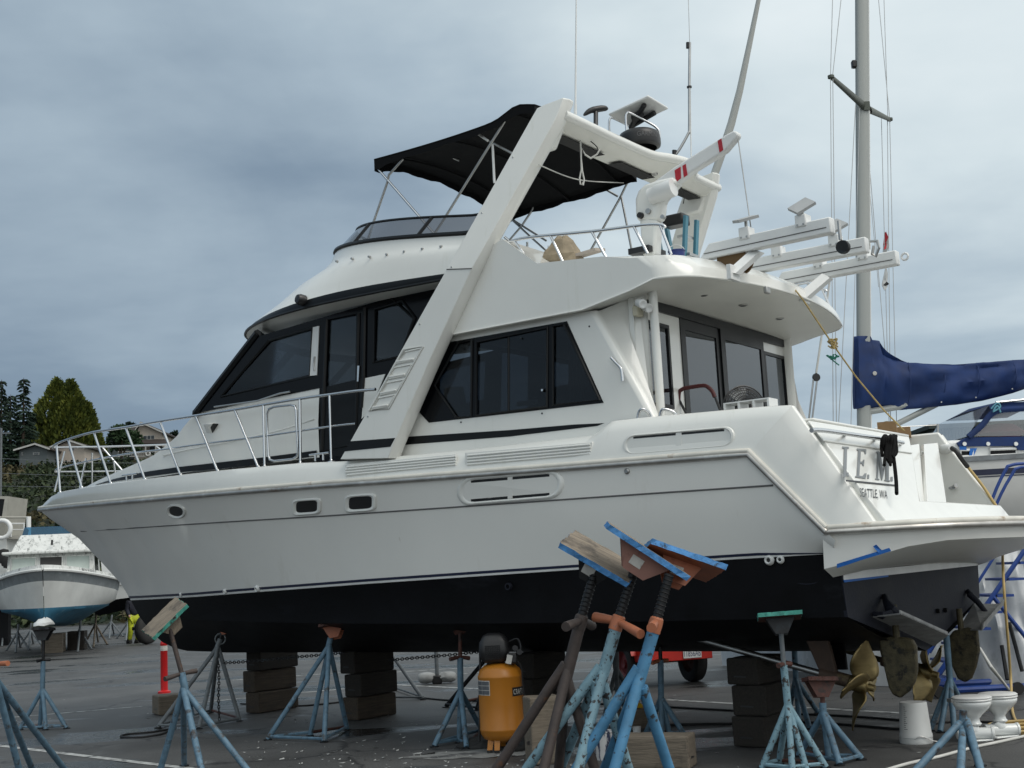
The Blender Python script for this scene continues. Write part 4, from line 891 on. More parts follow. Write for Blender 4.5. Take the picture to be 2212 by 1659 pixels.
for a, b in (((1711, 617), (1744, 610)), ((1744, 610), (1765, 655)), ((1722, 616), (1733, 640))):
    yb(MB().tube([Zl(*a, 4.62), Zl(b[0], b[1], 4.62 if b[1] < 630 else 4.5)], .014, 8), 'aft_rail', M_SS)
# ---- bimini
PF, PA, SA, SF = Zl(808, 347, 6.58), Zl(1155, 234, 6.62), Zl(1375, 379, 6.55), Zl(1092, 462, 6.52)
def can(a, b):                                              # a: fore -> aft, b: port -> starboard
    p = PF.lerp(PA, a).lerp(SF.lerp(SA, a), b); c = 1-(2*b-1)**2
    p = p.copy(); p.z += .12*c+.018*math.sin(a*math.pi*3)*c+.09*math.exp(-((a-.90)/.09)**2)*(1-.6*b)-.03*math.sin(math.pi*a)*(1-c); return p
rows = [[can(i/24, j/16) for j in range(17)] for i in range(25)]
bim = yb(MB().grid(rows), 'bimini', M_CANVAS, smooth=60); so_ = bim.modifiers.new('thick', 'SOLIDIFY'); so_.thickness = .02; so_.offset = 1
def valance(fn, n, drop, wob):
    up = [fn(i/n) for i in range(n+1)]; lo_ = []
    for i, p in enumerate(up):
        t = i/n; lo_.append(p-Vector((0, 0, drop*(1-.35*math.sin(math.pi*t))+wob*1.8*math.sin(t*23)+wob*math.sin(t*51)+.03*math.exp(-((t-.02)/.03)**2))))
    sub(MB().grid([[p+Vector((0, 0, .015)) for p in up], lo_]), 'valance', M_CANVAS, bim, smooth=60)
valance(lambda t: can(0, t), 30, .11, .006); valance(lambda t: can(t, 0), 24, .09, .004); valance(lambda t: can(t, 1), 24, .10, .006); valance(lambda t: can(1, t), 24, .08, .004)
def bt(pts, v, r=.0145, m=M_SSD): return sub(MB().tube([S(x, y, v) for x, y in pts], r, 8), 'bimini_tube', m, bim, smooth=60)
bt(((814, 362), (938, 505)), 1.35, m=M_SS); bt(((871, 343), (840, 378), (836, 396), (803, 491), (792, 527)), 1.35); bt(((1090, 262), (958, 475), (936, 508)), 1.35)
bt(((1028, 286), (1054, 304)), 1.3, m=M_WHITE); bt(((1064, 312), (1068, 395)), 1.3, m=M_WHITE); bt(((1058, 305), (1108, 332)), 1.25)
bt(((1197, 344), (1334, 424)), -1.35); bt(((1361, 382), (1338, 430), (1273, 546)), -1.35); bt(((1342, 425), (1353, 480), (1366, 549)), -1.35)
bt(((1136, 395), (1152, 410), (1157, 424), (1151, 452), (1126, 489), (1098, 521)), -1.35); bt(((1102, 471), (1150, 515), (1196, 556)), -1.35); bt(((1180, 520), (1100, 470)), -1.35)
for a in (.12, .5, .86):
    sub(MB().tube([can(a, j/12)-Vector((0, 0, .03)) for j in range(13)], .014, 8), 'bimini_bow', M_CANVAS, bim, smooth=60)
for x0, y0, x1, y1 in ((967, 336, 992, 347), (1040, 281, 1076, 293)):
    a, b = S(x0, y0, .6), S(x1, y1, .5); sub(MB().tube([a, b], .012, 6), 'bimini_strap', M_SSD, bim)
# thin lines slung under the arch
yb(MB().tube(smoothpath([S(1164, 356, 1.9), Vector(S(1250, 388, .2)), S(1350, 395, -1.3)], 8), .007, 5), 'flag_halyard', M_CORDW)
hc_ = [beam(.13)+Vector((.25, 0, -.14))]; p = W(1257, 300, (BO+BA*hc_[0].x+BQ*hc_[0].y).y); dY = p.y
def bw(x, y, Yd): return loc_(W(x, y, Yd))
yb(MB().tube([bw(x, y, dY) for x, y in ((1251, 287), (1254, 310), (1256, 366), (1252, 385), (1254, 398), (1259, 399), (1262, 388), (1258, 370), (1255, 340), (1256, 318), (1264, 334), (1276, 342), (1290, 333), (1296, 322))], .009, 6), 'coiled_cord', M_CORDW)
# ---- instruments on the arch
c0 = beam(.60)+Vector((-.03, 0, .09)); px_c = pxl(c0); Yr = (BO+BA*c0.x+BQ*c0.y).y
rc = bw(1383, 322, Yr-.12); rr_ = 47*Yr/FPX
rd = yb(MB().lathe([(rr_*.80, -.0), (rr_*.97, .02), (rr_, .05), (rr_*.99, .13), (rr_*.93, .175), (rr_*.75, .20), (.0001, .205)], rc, 32), 'radar_dome', M_BLACK, smooth=50)
M_DOMETXT = mat('dome_lettering', (0.10, 0.10, 0.105), 0.5)
def text_mesh(s, ext=0.0):
    cu = bpy.data.curves.new('lettering', 'FONT'); cu.body = s; cu.resolution_u = 4; o = bpy.data.objects.new('lettering', cu); C.objects.link(o)
    dg = bpy.context.evaluated_depsgraph_get(); dg.update(); me = bpy.data.meshes.new_from_object(o.evaluated_get(dg)); bpy.data.objects.remove(o)
    vs_ = [Vector(v.co) for v in me.vertices]; fs = [tuple(p.vertices) for p in me.polygons]; x0 = min(v.x for v in vs_); x1 = max(v.x for v in vs_); y0 = min(v.y for v in vs_); y1 = max(v.y for v in vs_)
    return [((v.x-x0)/(x1-x0), (v.y-y0)/(y1-y0)) for v in vs_], fs
def lettering(s, fn, name, m, parent):
    vs_, fs = text_mesh(s); mm = MB(); mm.add([fn(a, b) for a, b in vs_], fs); return mm.build(name, m, parent, smooth=0)
to_cam = loc_(EYEP)-rc; ang0 = math.atan2(to_cam.y, to_cam.x)
lettering('GARMIN', lambda a, b: rc+Vector(((rr_+.003)*math.cos(ang0-.10+1.0*a), (rr_+.003)*math.sin(ang0-.10+1.0*a), .075+.055*b)), 'lettering', M_DOMETXT, rd)
A_, B_, C_ = bw(1314, 249, Yr), bw(1400, 209, Yr-.36), bw(1444, 236, Yr-.14); D_ = A_+C_-B_
n_ = (B_-A_).cross(C_-A_).normalized(); n_ = n_ if n_.z > 0 else -n_
dish = yb(MB().prism([A_, B_, C_, D_], n_*.03), 'satellite_dish', M_WHITE, bevel=.012)
cen = (A_+B_+C_+D_)/4
sub(MB().prism([cen.lerp(A_, .25)-n_*.02, cen.lerp(B_, .30)-n_*.02, cen.lerp(C_, .2)-n_*.02, cen.lerp(D_, .55)-n_*.02], -n_*.05), 'dish_mount', M_BLACK, dish, bevel=.015)
sub(MB().tube([cen.lerp(D_, .8)-n_*.05, cen.lerp(B_, .62)-n_*.03], .03, 8), 'mount_arm', M_BLACK, dish); sub(MB().tube([cen.lerp(D_, .7)-n_*.05, cen.lerp(C_, .55)-n_*.03], .03, 8), 'mount_arm', M_BLACK, dish)
hp = [(1355, 306), (1352, 255), (1354, 247), (1361, 244), (1400, 264), (1416, 274), (1424, 284), (1425, 298)]; yb(MB().tube(smoothpath([bw(x, y, Yr-.18) for x, y in hp], 4), .014, 8), 'dish_hoop', M_SS, smooth=60)
hp = [(1316, 284), (1316, 262), (1320, 254), (1327, 256), (1360, 272)]; yb(MB().tube(smoothpath([bw(x, y, Yr+.15) for x, y in hp], 4), .014, 8), 'dish_hoop', M_SS, smooth=60)
b3 = beam(.28); Y3 = (BO+BA*b3.x+BQ*b3.y).y
a, b = bw(1261, 249, Y3), bw(1313, 235, Y3+.1); mmid = a.lerp(b, .5)
an = yb(MB().tube(smoothpath([a, a.lerp(b, .25)+Vector((0, 0, .03)), mmid+Vector((0, 0, .03)), a.lerp(b, .8)+Vector((0, 0, .02)), b], 4), [.010, .018, .024, .028, .03, .032, .034, .036, .036, .036, .036, .036, .034, .032, .028, .02, .012], 10), 'horn_antenna', M_BLACK, smooth=60)
sub(MB().tube([mmid, bw(1287, 272, Y3)], .026, 10), 'antenna_post', M_BLACK, an)
b4 = beam(.10); Y4 = (BO+BA*b4.x+BQ*b4.y).y
w_ = yb(MB().tube([bw(1243, 243, Y4), bw(1245, -30, Y4)], [.012, .006], 6), 'whip_antenna', M_WHITE); sub(MB().tube([bw(1243, 247, Y4), bw(1243, 226, Y4)], .017, 8), 'antenna_base', M_WHITE, w_)
b5 = beam(.80); Y5 = (BO+BA*b5.x+BQ*b5.y).y
w_ = yb(MB().tube([bw(1490, 96, Y5), bw(1486, -30, Y5)], .004, 6), 'whip_antenna', M_SSD)
sub(MB().tube(smoothpath([bw(x, y, Y5) for x, y in ((1490, 92), (1489, 190), (1489, 276), (1486, 290), (1464, 328), (1450, 338), (1420, 346), (1376, 355))], 5), .017, 8), 'antenna_mast', M_SSD, w_, smooth=60)
sub(MB().lathe([(.0001, .015), (.03, .01), (.03, -.01), (.0001, -.015)], bw(1489, 188, Y5), 14), 'antenna_disc', M_BLACK, w_); sub(MB().tube([bw(1486, 92, Y5), bw(1486, 104, Y5)], .024, 10), 'antenna_head', M_BLACK, w_)
w_ = yb(MB().tube([bw(1493, 338, Y5), bw(1490, 150, Y5)], .008, 6), 'whip_antenna', M_WHITE)
yb(MB().box(bw(1404, 365, Yr+.1), (.16, .16, .12), Matrix.Rotation(.5, 3, 'X')), 'deck_light', M_SSD, bevel=.02)
yb(MB().tube([bw(1458, 350, Y5), bw(1456, 338, Y5), bw(1457, 325, Y5)], [.03, .024, .03], 10), 'antenna_bracket', M_BLACK)
for pts in (((1240, 290), (1262, 296), (1290, 318), (1286, 330)), ((1385, 372), (1392, 380), (1398, 366)), ((1470, 402), (1478, 420), (1476, 440))):
    yb(MB().tube(smoothpath([bw(x, y, Y4+.3 if pts[0][0] < 1300 else Y5) for x, y in pts], 4), .006, 5), 'loose_cable', M_CORD)
# the long pale boom stowed beside the starboard leg
yb(MB().tube([S(x, y, -1.75) for x, y in ((1641, -12), (1618, 100), (1598, 196), (1580, 266), (1558, 335), (1538, 392))], [.028, .036, .044, .05, .052, .05], 12), 'stowed_boom', mat('grey_boom', (0.42, 0.43, 0.41), .5, var=.06), smooth=60)
# ---- davit crane
CV = 1.15
def cp(pts, v=CV): return [S(x, y, v) for x, y in pts]
cr_root = yb(MB().prism(cp(((1380, 470), (1418, 474), (1414, 552), (1386, 552))), (0, -.15, 0)), 'davit_crane', M_GEL, bevel=.03, bseg=3, smooth=40)
sub(MB().prism(cp(((1370, 430), (1376, 412), (1390, 398), (1418, 388), (1452, 380), (1462, 392), (1428, 432), (1422, 475), (1376, 478), (1371, 465))), (0, -.17, 0)), 'crane_head', M_GEL, cr_root, bevel=.05, bseg=4, smooth=40)
bm_ = sub(MB().prism(cp(((1412, 392), (1452, 363), (1568, 290), (1584, 281), (1592, 284), (1594, 292), (1588, 300), (1566, 326), (1492, 372), (1430, 422)), CV-.04), (0, -.10, 0)), 'crane_boom', M_WHITE, cr_root, bevel=.02, bseg=3)
for q in (((1457, 368), (1470, 360), (1471, 385), (1460, 393)), ((1474, 358), (1481, 354), (1485, 378), (1477, 383)), ((1550, 304), (1558, 299), (1562, 324), (1554, 329))):
    sub(MB().prism(cp(q, CV-.035), (0, -.004, 0)), 'red_stripe', M_RED, cr_root, smooth=0)
a, b = S(1405, 425, CV+.02), S(1455, 405, CV+.02); sub(MB().tube([a, a.lerp(b, .25), a.lerp(b, .3), b], [.085, .085, .095, .09], 18), 'crane_motor', M_WHITE, cr_root, smooth=40)
for x, y, r in ((1402, 457, .028), (1433, 469, .022)): sub(MB().lathe([(.0001, .03), (r, .03), (r, -.02)], S(x, y, CV), 14, rotto((0, 1, 0))), 'crane_bolt', M_SSD, cr_root)
p = S(1385, 466, CV); sub(MB().lathe([(.0001, .04), (.03, .04), (.035, 0)], p, 12, rotto((0, 1, 0))), 'crane_socket', M_BLACK, cr_root)
sub(MB().tube(smoothpath([S(1590, 300, CV-.1), S(1586, 308, CV-.1), S(1582, 302, CV-.1)], 4), .010, 6), 'crane_hook', M_SSD, cr_root)
sub(MB().tube([S(1593, 291, CV-.12), Zl(1631, 552, 4.62)], .006, 5), 'crane_wire', M_SSD, cr_root)
sub(MB().box(S(1398, 546, CV-.1), (.24, .36, .06)), 'crane_foot', M_BLACK, cr_root)
# ---- three cradle beams over the overhang
ZBm = 4.72
for bi, (a, b, brs, pads, brace, foot) in enumerate((
        ((1518, 548), (1799, 487), (.36, .79), True, (1637, 543), (1584, 590)),
        ((1606, 580), (1874, 529), (.30, .76), True, None, None),
        ((1676, 607), (1940, 557), (.38, .74), False, (1788, 597), (1737, 640)))):
    P0, P1 = Zl(*a, ZBm), Zl(*b, ZBm+.0); d = (P1-P0); L = d.length; d.normalize(); side = Vector((0, 0, 1)).cross(d).normalized(); up = Vector((0, 0, 1))
    rot = Matrix((d, side, up)).transposed()
    q = [P0+d*.10+up*.075, P1+up*.075, P1-up*.075, P0-d*.02-up*.075]
    bmr = yb(MB().prism([p-side*.055 for p in q], side*.11), 'cradle_beam', M_WHITE, bevel=.012)
    for sd_ in (-1, 1): sub(MB().box(P0.lerp(P1, .5)+side*.057*sd_-up*.02, (L*.94, .006, .008), rot), 'beam_seam', M_GROOVE, bmr)
    for t in brs:
        c_ = P0.lerp(P1, t)
        br = sub(MB().box(c_+up*.095, (.11, .135, .12), rot), 'pad_bracket', M_WHITE, bmr, bevel=.01)
        for dx in (-.03, .03): sub(MB().box(c_+up*.055+d*dx-side*.0, (.016, .15, .016), rot), 'bracket_bolt', M_SSD, bmr)
        if pads or t > .5 and bi == 1:
            sub(MB().tube([c_+up*.15, c_+up*.23], .016, 8), 'pad_screw', M_SSD, bmr)
            tilt = rot @ Matrix.Rotation(.35 if t < .5 else .75, 3, 'X') @ Matrix.Rotation(.785, 3, 'Z')
            sub(MB().box(c_+up*.245, (.20, .20, .028), tilt), 'support_pad', mat('pad_grey%d%d' % (bi, int(t*100)), (0.36, 0.37, 0.37), .7), bmr)
    if brace:
        f_ = U(foot[0], foot[1], ua_.x-.30); t_ = Zl(*brace, ZBm-.07); yy = MB(); dd = (t_-f_); s2 = side*.05; u2 = dd.cross(side).normalized()*.05
        sub(MB().prism([f_-u2-s2, f_+u2-s2, t_+u2-s2, t_-u2-s2], s2*2), 'beam_brace', M_WHITE, bmr); sub(MB().box(f_, (.04, .20, .14)), 'brace_plate', M_WHITE, bmr)
    e = P1+d*.03
    if bi == 0:
        sub(MB().tube([e+d*.03+Vector((0, .0, .03*math.cos(t_*.7)))+side*.0-up*(.03*t_) for t_ in range(5)], .018, 6), 'beam_shackle', M_SSD, bmr); sub(MB().lathe([(.0001, .03), (.06, .03), (.065, 0), (.06, -.03), (.0001, -.03)], e+d*.05-up*.22, 16, rotto(side)), 'pulley_block', M_SCREW, bmr)
    elif bi == 1: sub(MB().tube([e+up*.03, e+d*.07+up*.02, e+d*.08-up*.05, e+d*.04-up*.13, e+d*.01-up*.10, e+d*.03-up*.02], .014, 6), 'beam_shackle', M_SSD, bmr)
    else: sub(MB().tube([e+d*.04+d*.035*math.cos(k*.7)+up*.035*math.sin(k*.7) for k in range(9)], .012, 6, closed=True), 'beam_eye', M_WHITE, bmr)
# ---- name and port on the transom
def LXY(X, Y_): return 1681+.24*X, 885+.24*Y_
def tpoly(pts, off=.006): return [TP(*LXY(*p), off) for p in pts]
Jp = [[(576, 333), (634, 337), (634, 352), (618, 352), (612, 590), (600, 612), (584, 612), (592, 352), (576, 350)], [(614, 567), (632, 569), (632, 604), (614, 602)]]
Ep = [[(708, 350), (792, 358), (789, 400), (779, 400), (772, 374), (742, 372), (736, 468), (757, 470), (764, 452), (774, 453), (769, 508), (760, 507), (754, 488), (735, 486), (728, 596), (757, 601), (777, 575), (793, 574), (785, 622), (694, 610), (695, 598), (706, 597), (718, 370), (707, 365)], [(803, 585), (818, 587), (816, 622), (801, 620)], [(728, 281), (740, 283), (734, 300), (744, 336), (734, 333), (726, 300)]]
Mp = [[(884, 376), (918, 381), (944, 560), (975, 388), (1006, 393), (1005, 406), (996, 406), (993, 636), (1005, 640), (1005, 649), (955, 641), (955, 632), (966, 632), (971, 470), (934, 637), (927, 635), (902, 440), (896, 622), (908, 626), (908, 635), (872, 629), (872, 620), (883, 620), (894, 390), (884, 388)], [(1013, 605), (1030, 607), (1030, 645), (1013, 643)]]
for grp in (Jp, Ep, Mp):
    mm = MB()
    for poly in grp: mm.prism(tpoly(poly, .020), -tn*.004) if False else mm.prism(tpoly(poly, .003), tn*.004)
    yb(mm, 'name_letter', M_LETTER, smooth=0)
yb(MB().prism(tpoly([(608, 632), (1055, 677), (1055, 689), (610, 646)], .003), tn*.004), 'name_underline', M_LETTERK, smooth=0)
def port_fn(a, b):
    x = (738-5*b)*(1-a)+(985-2*b)*a; y = (797*(1-b)+703*b)*(1-a)+(812*(1-b)+726*b)*a; return TP(*LXY(x, y), .006)
lettering('SEATTLE, WA', port_fn, 'port_lettering', M_LETTERK, Y)
hr = [TP(*LXY(x, y), .09) for x, y in ((300, 186), (400, 186), (700, 228), (960, 268), (1122, 298))]
yb(MB().tube(smoothpath(hr, 4), .02, 8), 'transom_handrail', M_SS, smooth=60)
for x, y in ((305, 184), (600, 218), (870, 260), (1105, 300)): yb(MB().tube([TP(*LXY(x, y), .09), TP(*LXY(x, y+14), .0)], .014, 8), 'handrail_bracket', M_SS)
def WG(x, y, off=0.0): return S(x, y, -2.0+off)
k = yb(MB().tube([WG(2038+a_[0], 1006+a_[1], .02) for a_ in ((-5, -9), (3, -9), (7, -3), (7, 6), (3, 11), (-3, 10), (-6, 0))], .018, 8, closed=True), 'hatch_latch', M_SSD, smooth=60)
k = yb(MB().lathe([(.0001, .02), (.04, .02), (.045, 0)], WG(2048, 1055, .01), 14, rotto((0, 1, 0))), 'shower_mixer', M_SS); sub(MB().tube([WG(2048, 1055, .02), WG(2056, 1054, .06), WG(2066, 1050, .1)], [.015, .02, .03], 8), 'mixer_knob', M_SS, k)
yb(MB().lathe([(.0001, .01), (.022, .01), (.026, .02), (.045, .015), (.05, 0)], WG(2057, 1102, .01), 16, rotto((0, 1, 0))), 'deck_filler', M_CREAM)
k = yb(MB().lathe([(.0001, .03), (.055, .03), (.06, 0)], WG(2035, 969, .01), 16, rotto((0, 1, 0))), 'power_inlet', M_SSD); sub(MB().tube([WG(2037, 970, .03), WG(2045, 970, .12), WG(2056, 968, .22)], [.05, .055, .038], 14), 'power_plug', M_WHITE, k, smooth=50)
# ---- running gear
def blade_prism(pts, v, th, name, m): return yb(MB().prism([S(x, y, v)+Vector((0, th/2, 0)) for x, y in pts], (0, -th, 0)), name, m, bevel=th*.35, bseg=3, smooth=40)
blade_prism(((1900, 1382), (1906, 1377), (1926, 1375), (1960, 1377), (1973, 1381), (1981, 1396), (1983, 1449), (1978, 1472), (1967, 1492), (1946, 1508), (1930, 1501), (1921, 1485), (1908, 1430)), .95, .055, 'rudder', M_BRNZD)
blade_prism(((2040, 1389), (2060, 1362), (2090, 1355), (2113, 1360), (2117, 1406), (2110, 1440), (2100, 1465), (2086, 1474), (2070, 1467), (2052, 1428)), -.95, .055, 'rudder', M_BRNZD)
for v, x in ((.95, 1937), (-.95, 2078)): p = S(x, 1380, v); yb(MB().tube([p, p+Vector((0, 0, .3))], .03, 10), 'rudder_stock', M_BRNZD)
def propeller(c, ax, a0, Rp, hand):
    ax = Vector(ax).normalized(); e1 = (Vector((0, 0, 1))-ax*ax.z).normalized(); e2 = ax.cross(e1)
    hub = yb(MB().lathe([(.0001, .12), (.03, .12), (.035, .06), (.055, .05), (.075, 0), (.07, -.10), (.0001, -.10)], c, 20, rotto(ax)), 'propeller', M_BRONZE, smooth=40)
    for k in range(4):
        a = a0+k*math.pi/2; rd_ = e1*math.cos(a)+e2*math.sin(a); tg = ax.cross(rd_); rows = []
        for i in range(11):
            r = i/10; rad = .05+(Rp-.05)*r; ch = .05+.20*math.sin(math.pi*min(1, r*.88+.12))**.8*(1 if r < .9 else max(.02, 1-((r-.9)/.1)**2)) if i < 10 else .015
            th = math.atan2(.30, 2*math.pi*max(.12, rad)/2.2)+.10; cd = tg*math.cos(th)+ax*math.sin(th)*hand; nn = tg*-math.sin(th)*hand+ax*math.cos(th)
            sk = .10*r*r
            row = []
            for j in range(9):
                s_ = j/8-.5; row.append(c+rd_*(rad-.06*(2*s_)**2*r)+cd*(ch*s_*1.25+sk*.6)+nn*(-.05*r*(2*s_)**2*.3))
            rows.append(row)
        b_ = MB().grid(rows).build('blade', M_BRONZE, hub, smooth=70); so2 = b_.modifiers.new('t', 'SOLIDIFY'); so2.thickness = .012; so2.offset = 0
pc = S(1862, 1480, .95); sc_ = S(2002, 1452, -.95)
sh0 = S(1452, 1364, .95); sax = (pc-sh0).normalized()
propeller(pc, sax, R(-6), .42, -1); propeller(sc_, sax, R(30), .42, 1)
for c_ in (pc, sc_):
    yb(MB().tube([c_, c_-sax*3.4], .032, 10), 'propeller_shaft', M_SSD if c_ is pc else M_BRNZD, smooth=60)
M_STRUT = mat('primed_strut', (0.065, 0.040, 0.028), .7, var=.3, vs=6, wear=[((0.20, 0.16, 0.07), 3.2, .60, .10)])
for v, dx, dy in ((.95, 0, 0), ):
    q = [S(x, y, v) for x, y in ((1733, 1362), (1787, 1364), (1815, 1474), (1790, 1472), (1776, 1460))]
    yb(MB().prism([p+Vector((0, .03, 0)) for p in q], (0, -.06, 0)), 'shaft_strut', M_STRUT, bevel=.015)
q0 = S(1800, 1462, .95); yb(MB().prism([q0+Vector((.05, -.03, .06)), q0+Vector((-.12, -.03, .06)), q0+Vector((-.0, -.30, .50)), q0+Vector((.2, -.30, .50))], (0, -.04, 0)), 'shaft_strut', M_ANTI)
yb(MB().tube([q0+sax*-.12, q0+sax*.16], .06, 14), 'strut_barrel', M_STRUT)
q1 = sc_-sax*.35; yb(MB().prism([q1+Vector((.1, .03, .0)), q1+Vector((-.08, .03, 0)), q1+Vector((-.04, .03, .55)), q1+Vector((.18, .03, .55))], (0, -.06, 0)), 'shaft_strut', M_STRUT); yb(MB().tube([q1-sax*.12, q1+sax*.14], .06, 14), 'strut_barrel', M_STRUT)
# ---- trim tabs
H0, H1, E0, E1 = U(1886, 1334, -.02), U(2018, 1396, -.02), U(1946, 1327, -.30), U(2048, 1373, -.30)
tt_ = yb(MB().prism([H0, H1, E1, E0], (0, 0, .012)), 'trim_tab', M_ZINC, smooth=0)
sub(MB().prism([E0, E1, E1+Vector((.0, 0, .035)), E0+Vector((0, 0, .035))], (.012, 0, 0)), 'tab_lip', M_ZINC, tt_)
sub(MB().tube([U(1911, 1287, -.02), U(1914, 1300, -.06), U(1924, 1318, -.12), U(1950, 1334, -.18)], [.022, .03, .034, .026], 10), 'tab_actuator', M_ANTN, tt_); sub(MB().tube([U(1886, 1326, -.02), U(1905, 1330, -.1), U(1925, 1322, -.14)], .02, 8), 'tab_bracket', M_ANTN, tt_)
H0, H1, E0, E1 = U(2070, 1362, -.02), U(2104, 1306, -.02), U(2122, 1362, -.30), U(2168, 1307, -.30)
tt_ = yb(MB().prism([H0, H1, E1, E0], (0, 0, .012)), 'trim_tab', M_ZINC, smooth=0)
sub(MB().prism([E0, E1, E1+Vector((-.02, 0, .07)), E0+Vector((-.02, 0, .07))], (.012, 0, 0)), 'tab_lip', M_ZINC, tt_)
sub(MB().tube([U(2091, 1276, -.02), U(2095, 1284, -.05), U(2112, 1300, -.12), U(2132, 1326, -.2)], [.02, .03, .03, .025], 10), 'tab_actuator', M_ANTN, tt_)
for x, y in ((2024, 1320), (2040, 1318)): yb(MB().lathe([(.0001, .03), (.02, .03), (.025, 0)], U(x, y, -.01), 8, rotto((-1, 0, 0))), 'transom_anode_bolt', M_ANTI)

# ================================================================== loose things aboard
def on_boat(pts): return [BO+BA*p.x+BQ*p.y+Vector((0, 0, p.z)) for p in pts]
def top(mb_pts_fn, name, m, label, cat, **k): pass
# folding chair with a padded red arm in the cockpit
b0 = on_boat([S(1505, 880, 1.0)])[0]; CHAIR = thing('folding_chair', 'black folding chair with red padded rail standing in the yacht cockpit', 'chair', (b0.x, b0.y, 2.05), BYAW)
def cb_(pts, v): return [Vector((p.x, p.y, p.z))-loc_(Vector((b0.x, b0.y, 2.05))) for p in [S(x, y, v) for x, y in pts]]
M_REDPAD = mat('maroon_padding', (0.085, 0.015, 0.015), .6, var=.2)
MB().tube(smoothpath(cb_(((1466, 864), (1467, 848), (1472, 842), (1483, 838), (1519, 833), (1530, 837), (1539, 846), (1544, 858)), 1.0), 4), .020, 10).build('back_rail', M_REDPAD, CHAIR, smooth=60)
for pts, v in ((((1466, 862), (1484, 896), (1500, 930)), 1.0), (((1544, 856), (1556, 886), (1570, 930)), 1.0), (((1472, 880), (1464, 905), (1458, 930)), .85)):
    p = cb_(pts, v); p[-1].z = 0.0; MB().tube(p, .014, 8).build('leg', M_BLACK, CHAIR)
MB().box((.0, .1, .42), (.42, .42, .03)).build('seat', M_BLACK, CHAIR)
# round fan
f0 = on_boat([S(1607, 873, .75)])[0]; lo0 = loc_(f0); Yf = f0.y; rf = 46*Yf/FPX
FAN = thing('floor_fan', 'round black wire fan standing upright in front of the sliding doors', 'fan', (f0.x, f0.y, 2.05), BYAW)
cz = f0.z-2.05; axf = Vector((-.75, .62, 0.12)).normalized(); e1 = axf.orthogonal().normalized(); e2 = axf.cross(e1); cc = Vector((0, 0, cz-.03))
for off in (-.07, .07):
    rings = MB()
    for rr2 in (.35, .5, .65, .8, .9, 1.0): rings.tube([cc+axf*(off*(1.05-.6*rr2))+ (e1*math.cos(t*.2618)+e2*math.sin(t*.2618))*rf*rr2 for t in range(24)], .0045 if rr2 < 1 else .008, 5, closed=True)
    for t in range(40):
        a = t*math.pi/20; dv_ = e1*math.cos(a)+e2*math.sin(a); rings.tube([cc+axf*off+dv_*rf*.18, cc+axf*(off*.9)+dv_*rf*.6, cc+axf*off*.3+dv_*rf], .003, 4)
    rings.build('guard', M_BLACK, FAN)
for t in range(3):
    a = t*2.094+.4; dv_ = e1*math.cos(a)+e2*math.sin(a); tg = axf.cross(dv_); MB().prism([cc+dv_*.05-tg*.03, cc+dv_*rf*.82-tg*.09+axf*.03, cc+dv_*rf*.85+tg*.10-axf*.03, cc+dv_*.05+tg*.03], axf*.006).build('blade', M_SSD, FAN)
MB().lathe([(.0001, .06), (.06, .05), (.07, -.08), (.0001, -.09)], cc, 14, rotto(axf)).build('motor', M_BLACK, FAN); MB().tube([cc-axf*.05, Vector((.0, 0, .02))], .02, 8).build('stand', M_BLACK, FAN); MB().lathe([(.22, 0), (.22, .02), (.02, .04)], (0, 0, 0), 18).build('base', M_BLACK, FAN)
# white plastic crate beside the fan
k0 = on_boat([S(1622, 884, 1.35)])[0]; CRATE = thing('plastic_rack', 'white plastic rack resting on the coaming beside the black fan', 'rack', (k0.x, k0.y, k0.z-.06), BYAW)
MB().box((0, 0, .13), (.46, .2, .012)).build('top_bar', M_WHITE, CRATE); MB().box((0, 0, .0), (.46, .2, .012)).build('bottom_bar', M_WHITE, CRATE)
for x in (-.22, -.075, .075, .22): MB().box((x, 0, .065), (.02, .2, .12)).build('divider', M_WHITE, CRATE)
# stepladder on the flybridge
s0 = on_boat([S(1462, 500, .75)])[0]; LAD = thing('stepladder', 'small blue stepladder with black cap on the flybridge deck', 'stepladder', (s0.x, s0.y, 4.45), BYAW)
M_LBLUE = mat('blue_fibreglass', (0.06, 0.20, 0.27), .5); tz_ = S(1455, 479, .75).z-4.45
MB().box((0, 0, tz_), (.24, .18, .12)).build('cap', M_BLACK, LAD, bevel=.02)
for sx in (-1, 1):
    for sy in (-1, 1): MB().box((sx*.13, sy*.12, tz_*.5), (.03, .06, tz_), Matrix.Rotation(sx*.12, 3, 'Y')).build('leg', M_LBLUE, LAD)
for k in range(3): MB().box((-.10-.04*(2-k), 0, tz_*(.25+.25*k)), (.09, .22, .03)).build('step', M_SSD, LAD)
# canvas bag and plank on the flybridge
c0_ = on_boat([S(1216, 552, 1.45)])[0]; mm = MB(); rows = []; rn = random.Random(3)
for i in range(7):
    z = i*.055; rr3 = (.12, .16, .165, .15, .12, .09, .05)[i]; rows.append([Vector((rr3*1.3*math.cos(a*.5236)*(1+rn.uniform(-.16, .16)), rr3*math.sin(a*.5236)*(1+rn.uniform(-.16, .16)), z+rn.uniform(-.015, .015))) for a in range(12)])
mm.grid(rows, True); mm.add(rows[-1], [tuple(range(12))]); M_CANV2 = mat('tan_canvas', (0.26, 0.215, 0.15), .9, var=.3, vs=6, bump=.4, bs=14)
o = mm.build('canvas_bag', M_CANV2, smooth=0); o.location = (c0_.x, c0_.y, c0_.z-.13); tag(o, 'crumpled tan canvas bag lying on the flybridge behind the rail', 'bag')
p0_, p1_ = on_boat([S(1246, 560, 1.4), S(1297, 545, 1.4)]); dd = (p1_-p0_).normalized(); sd2 = Vector((0, 0, 1)).cross(dd).normalized()
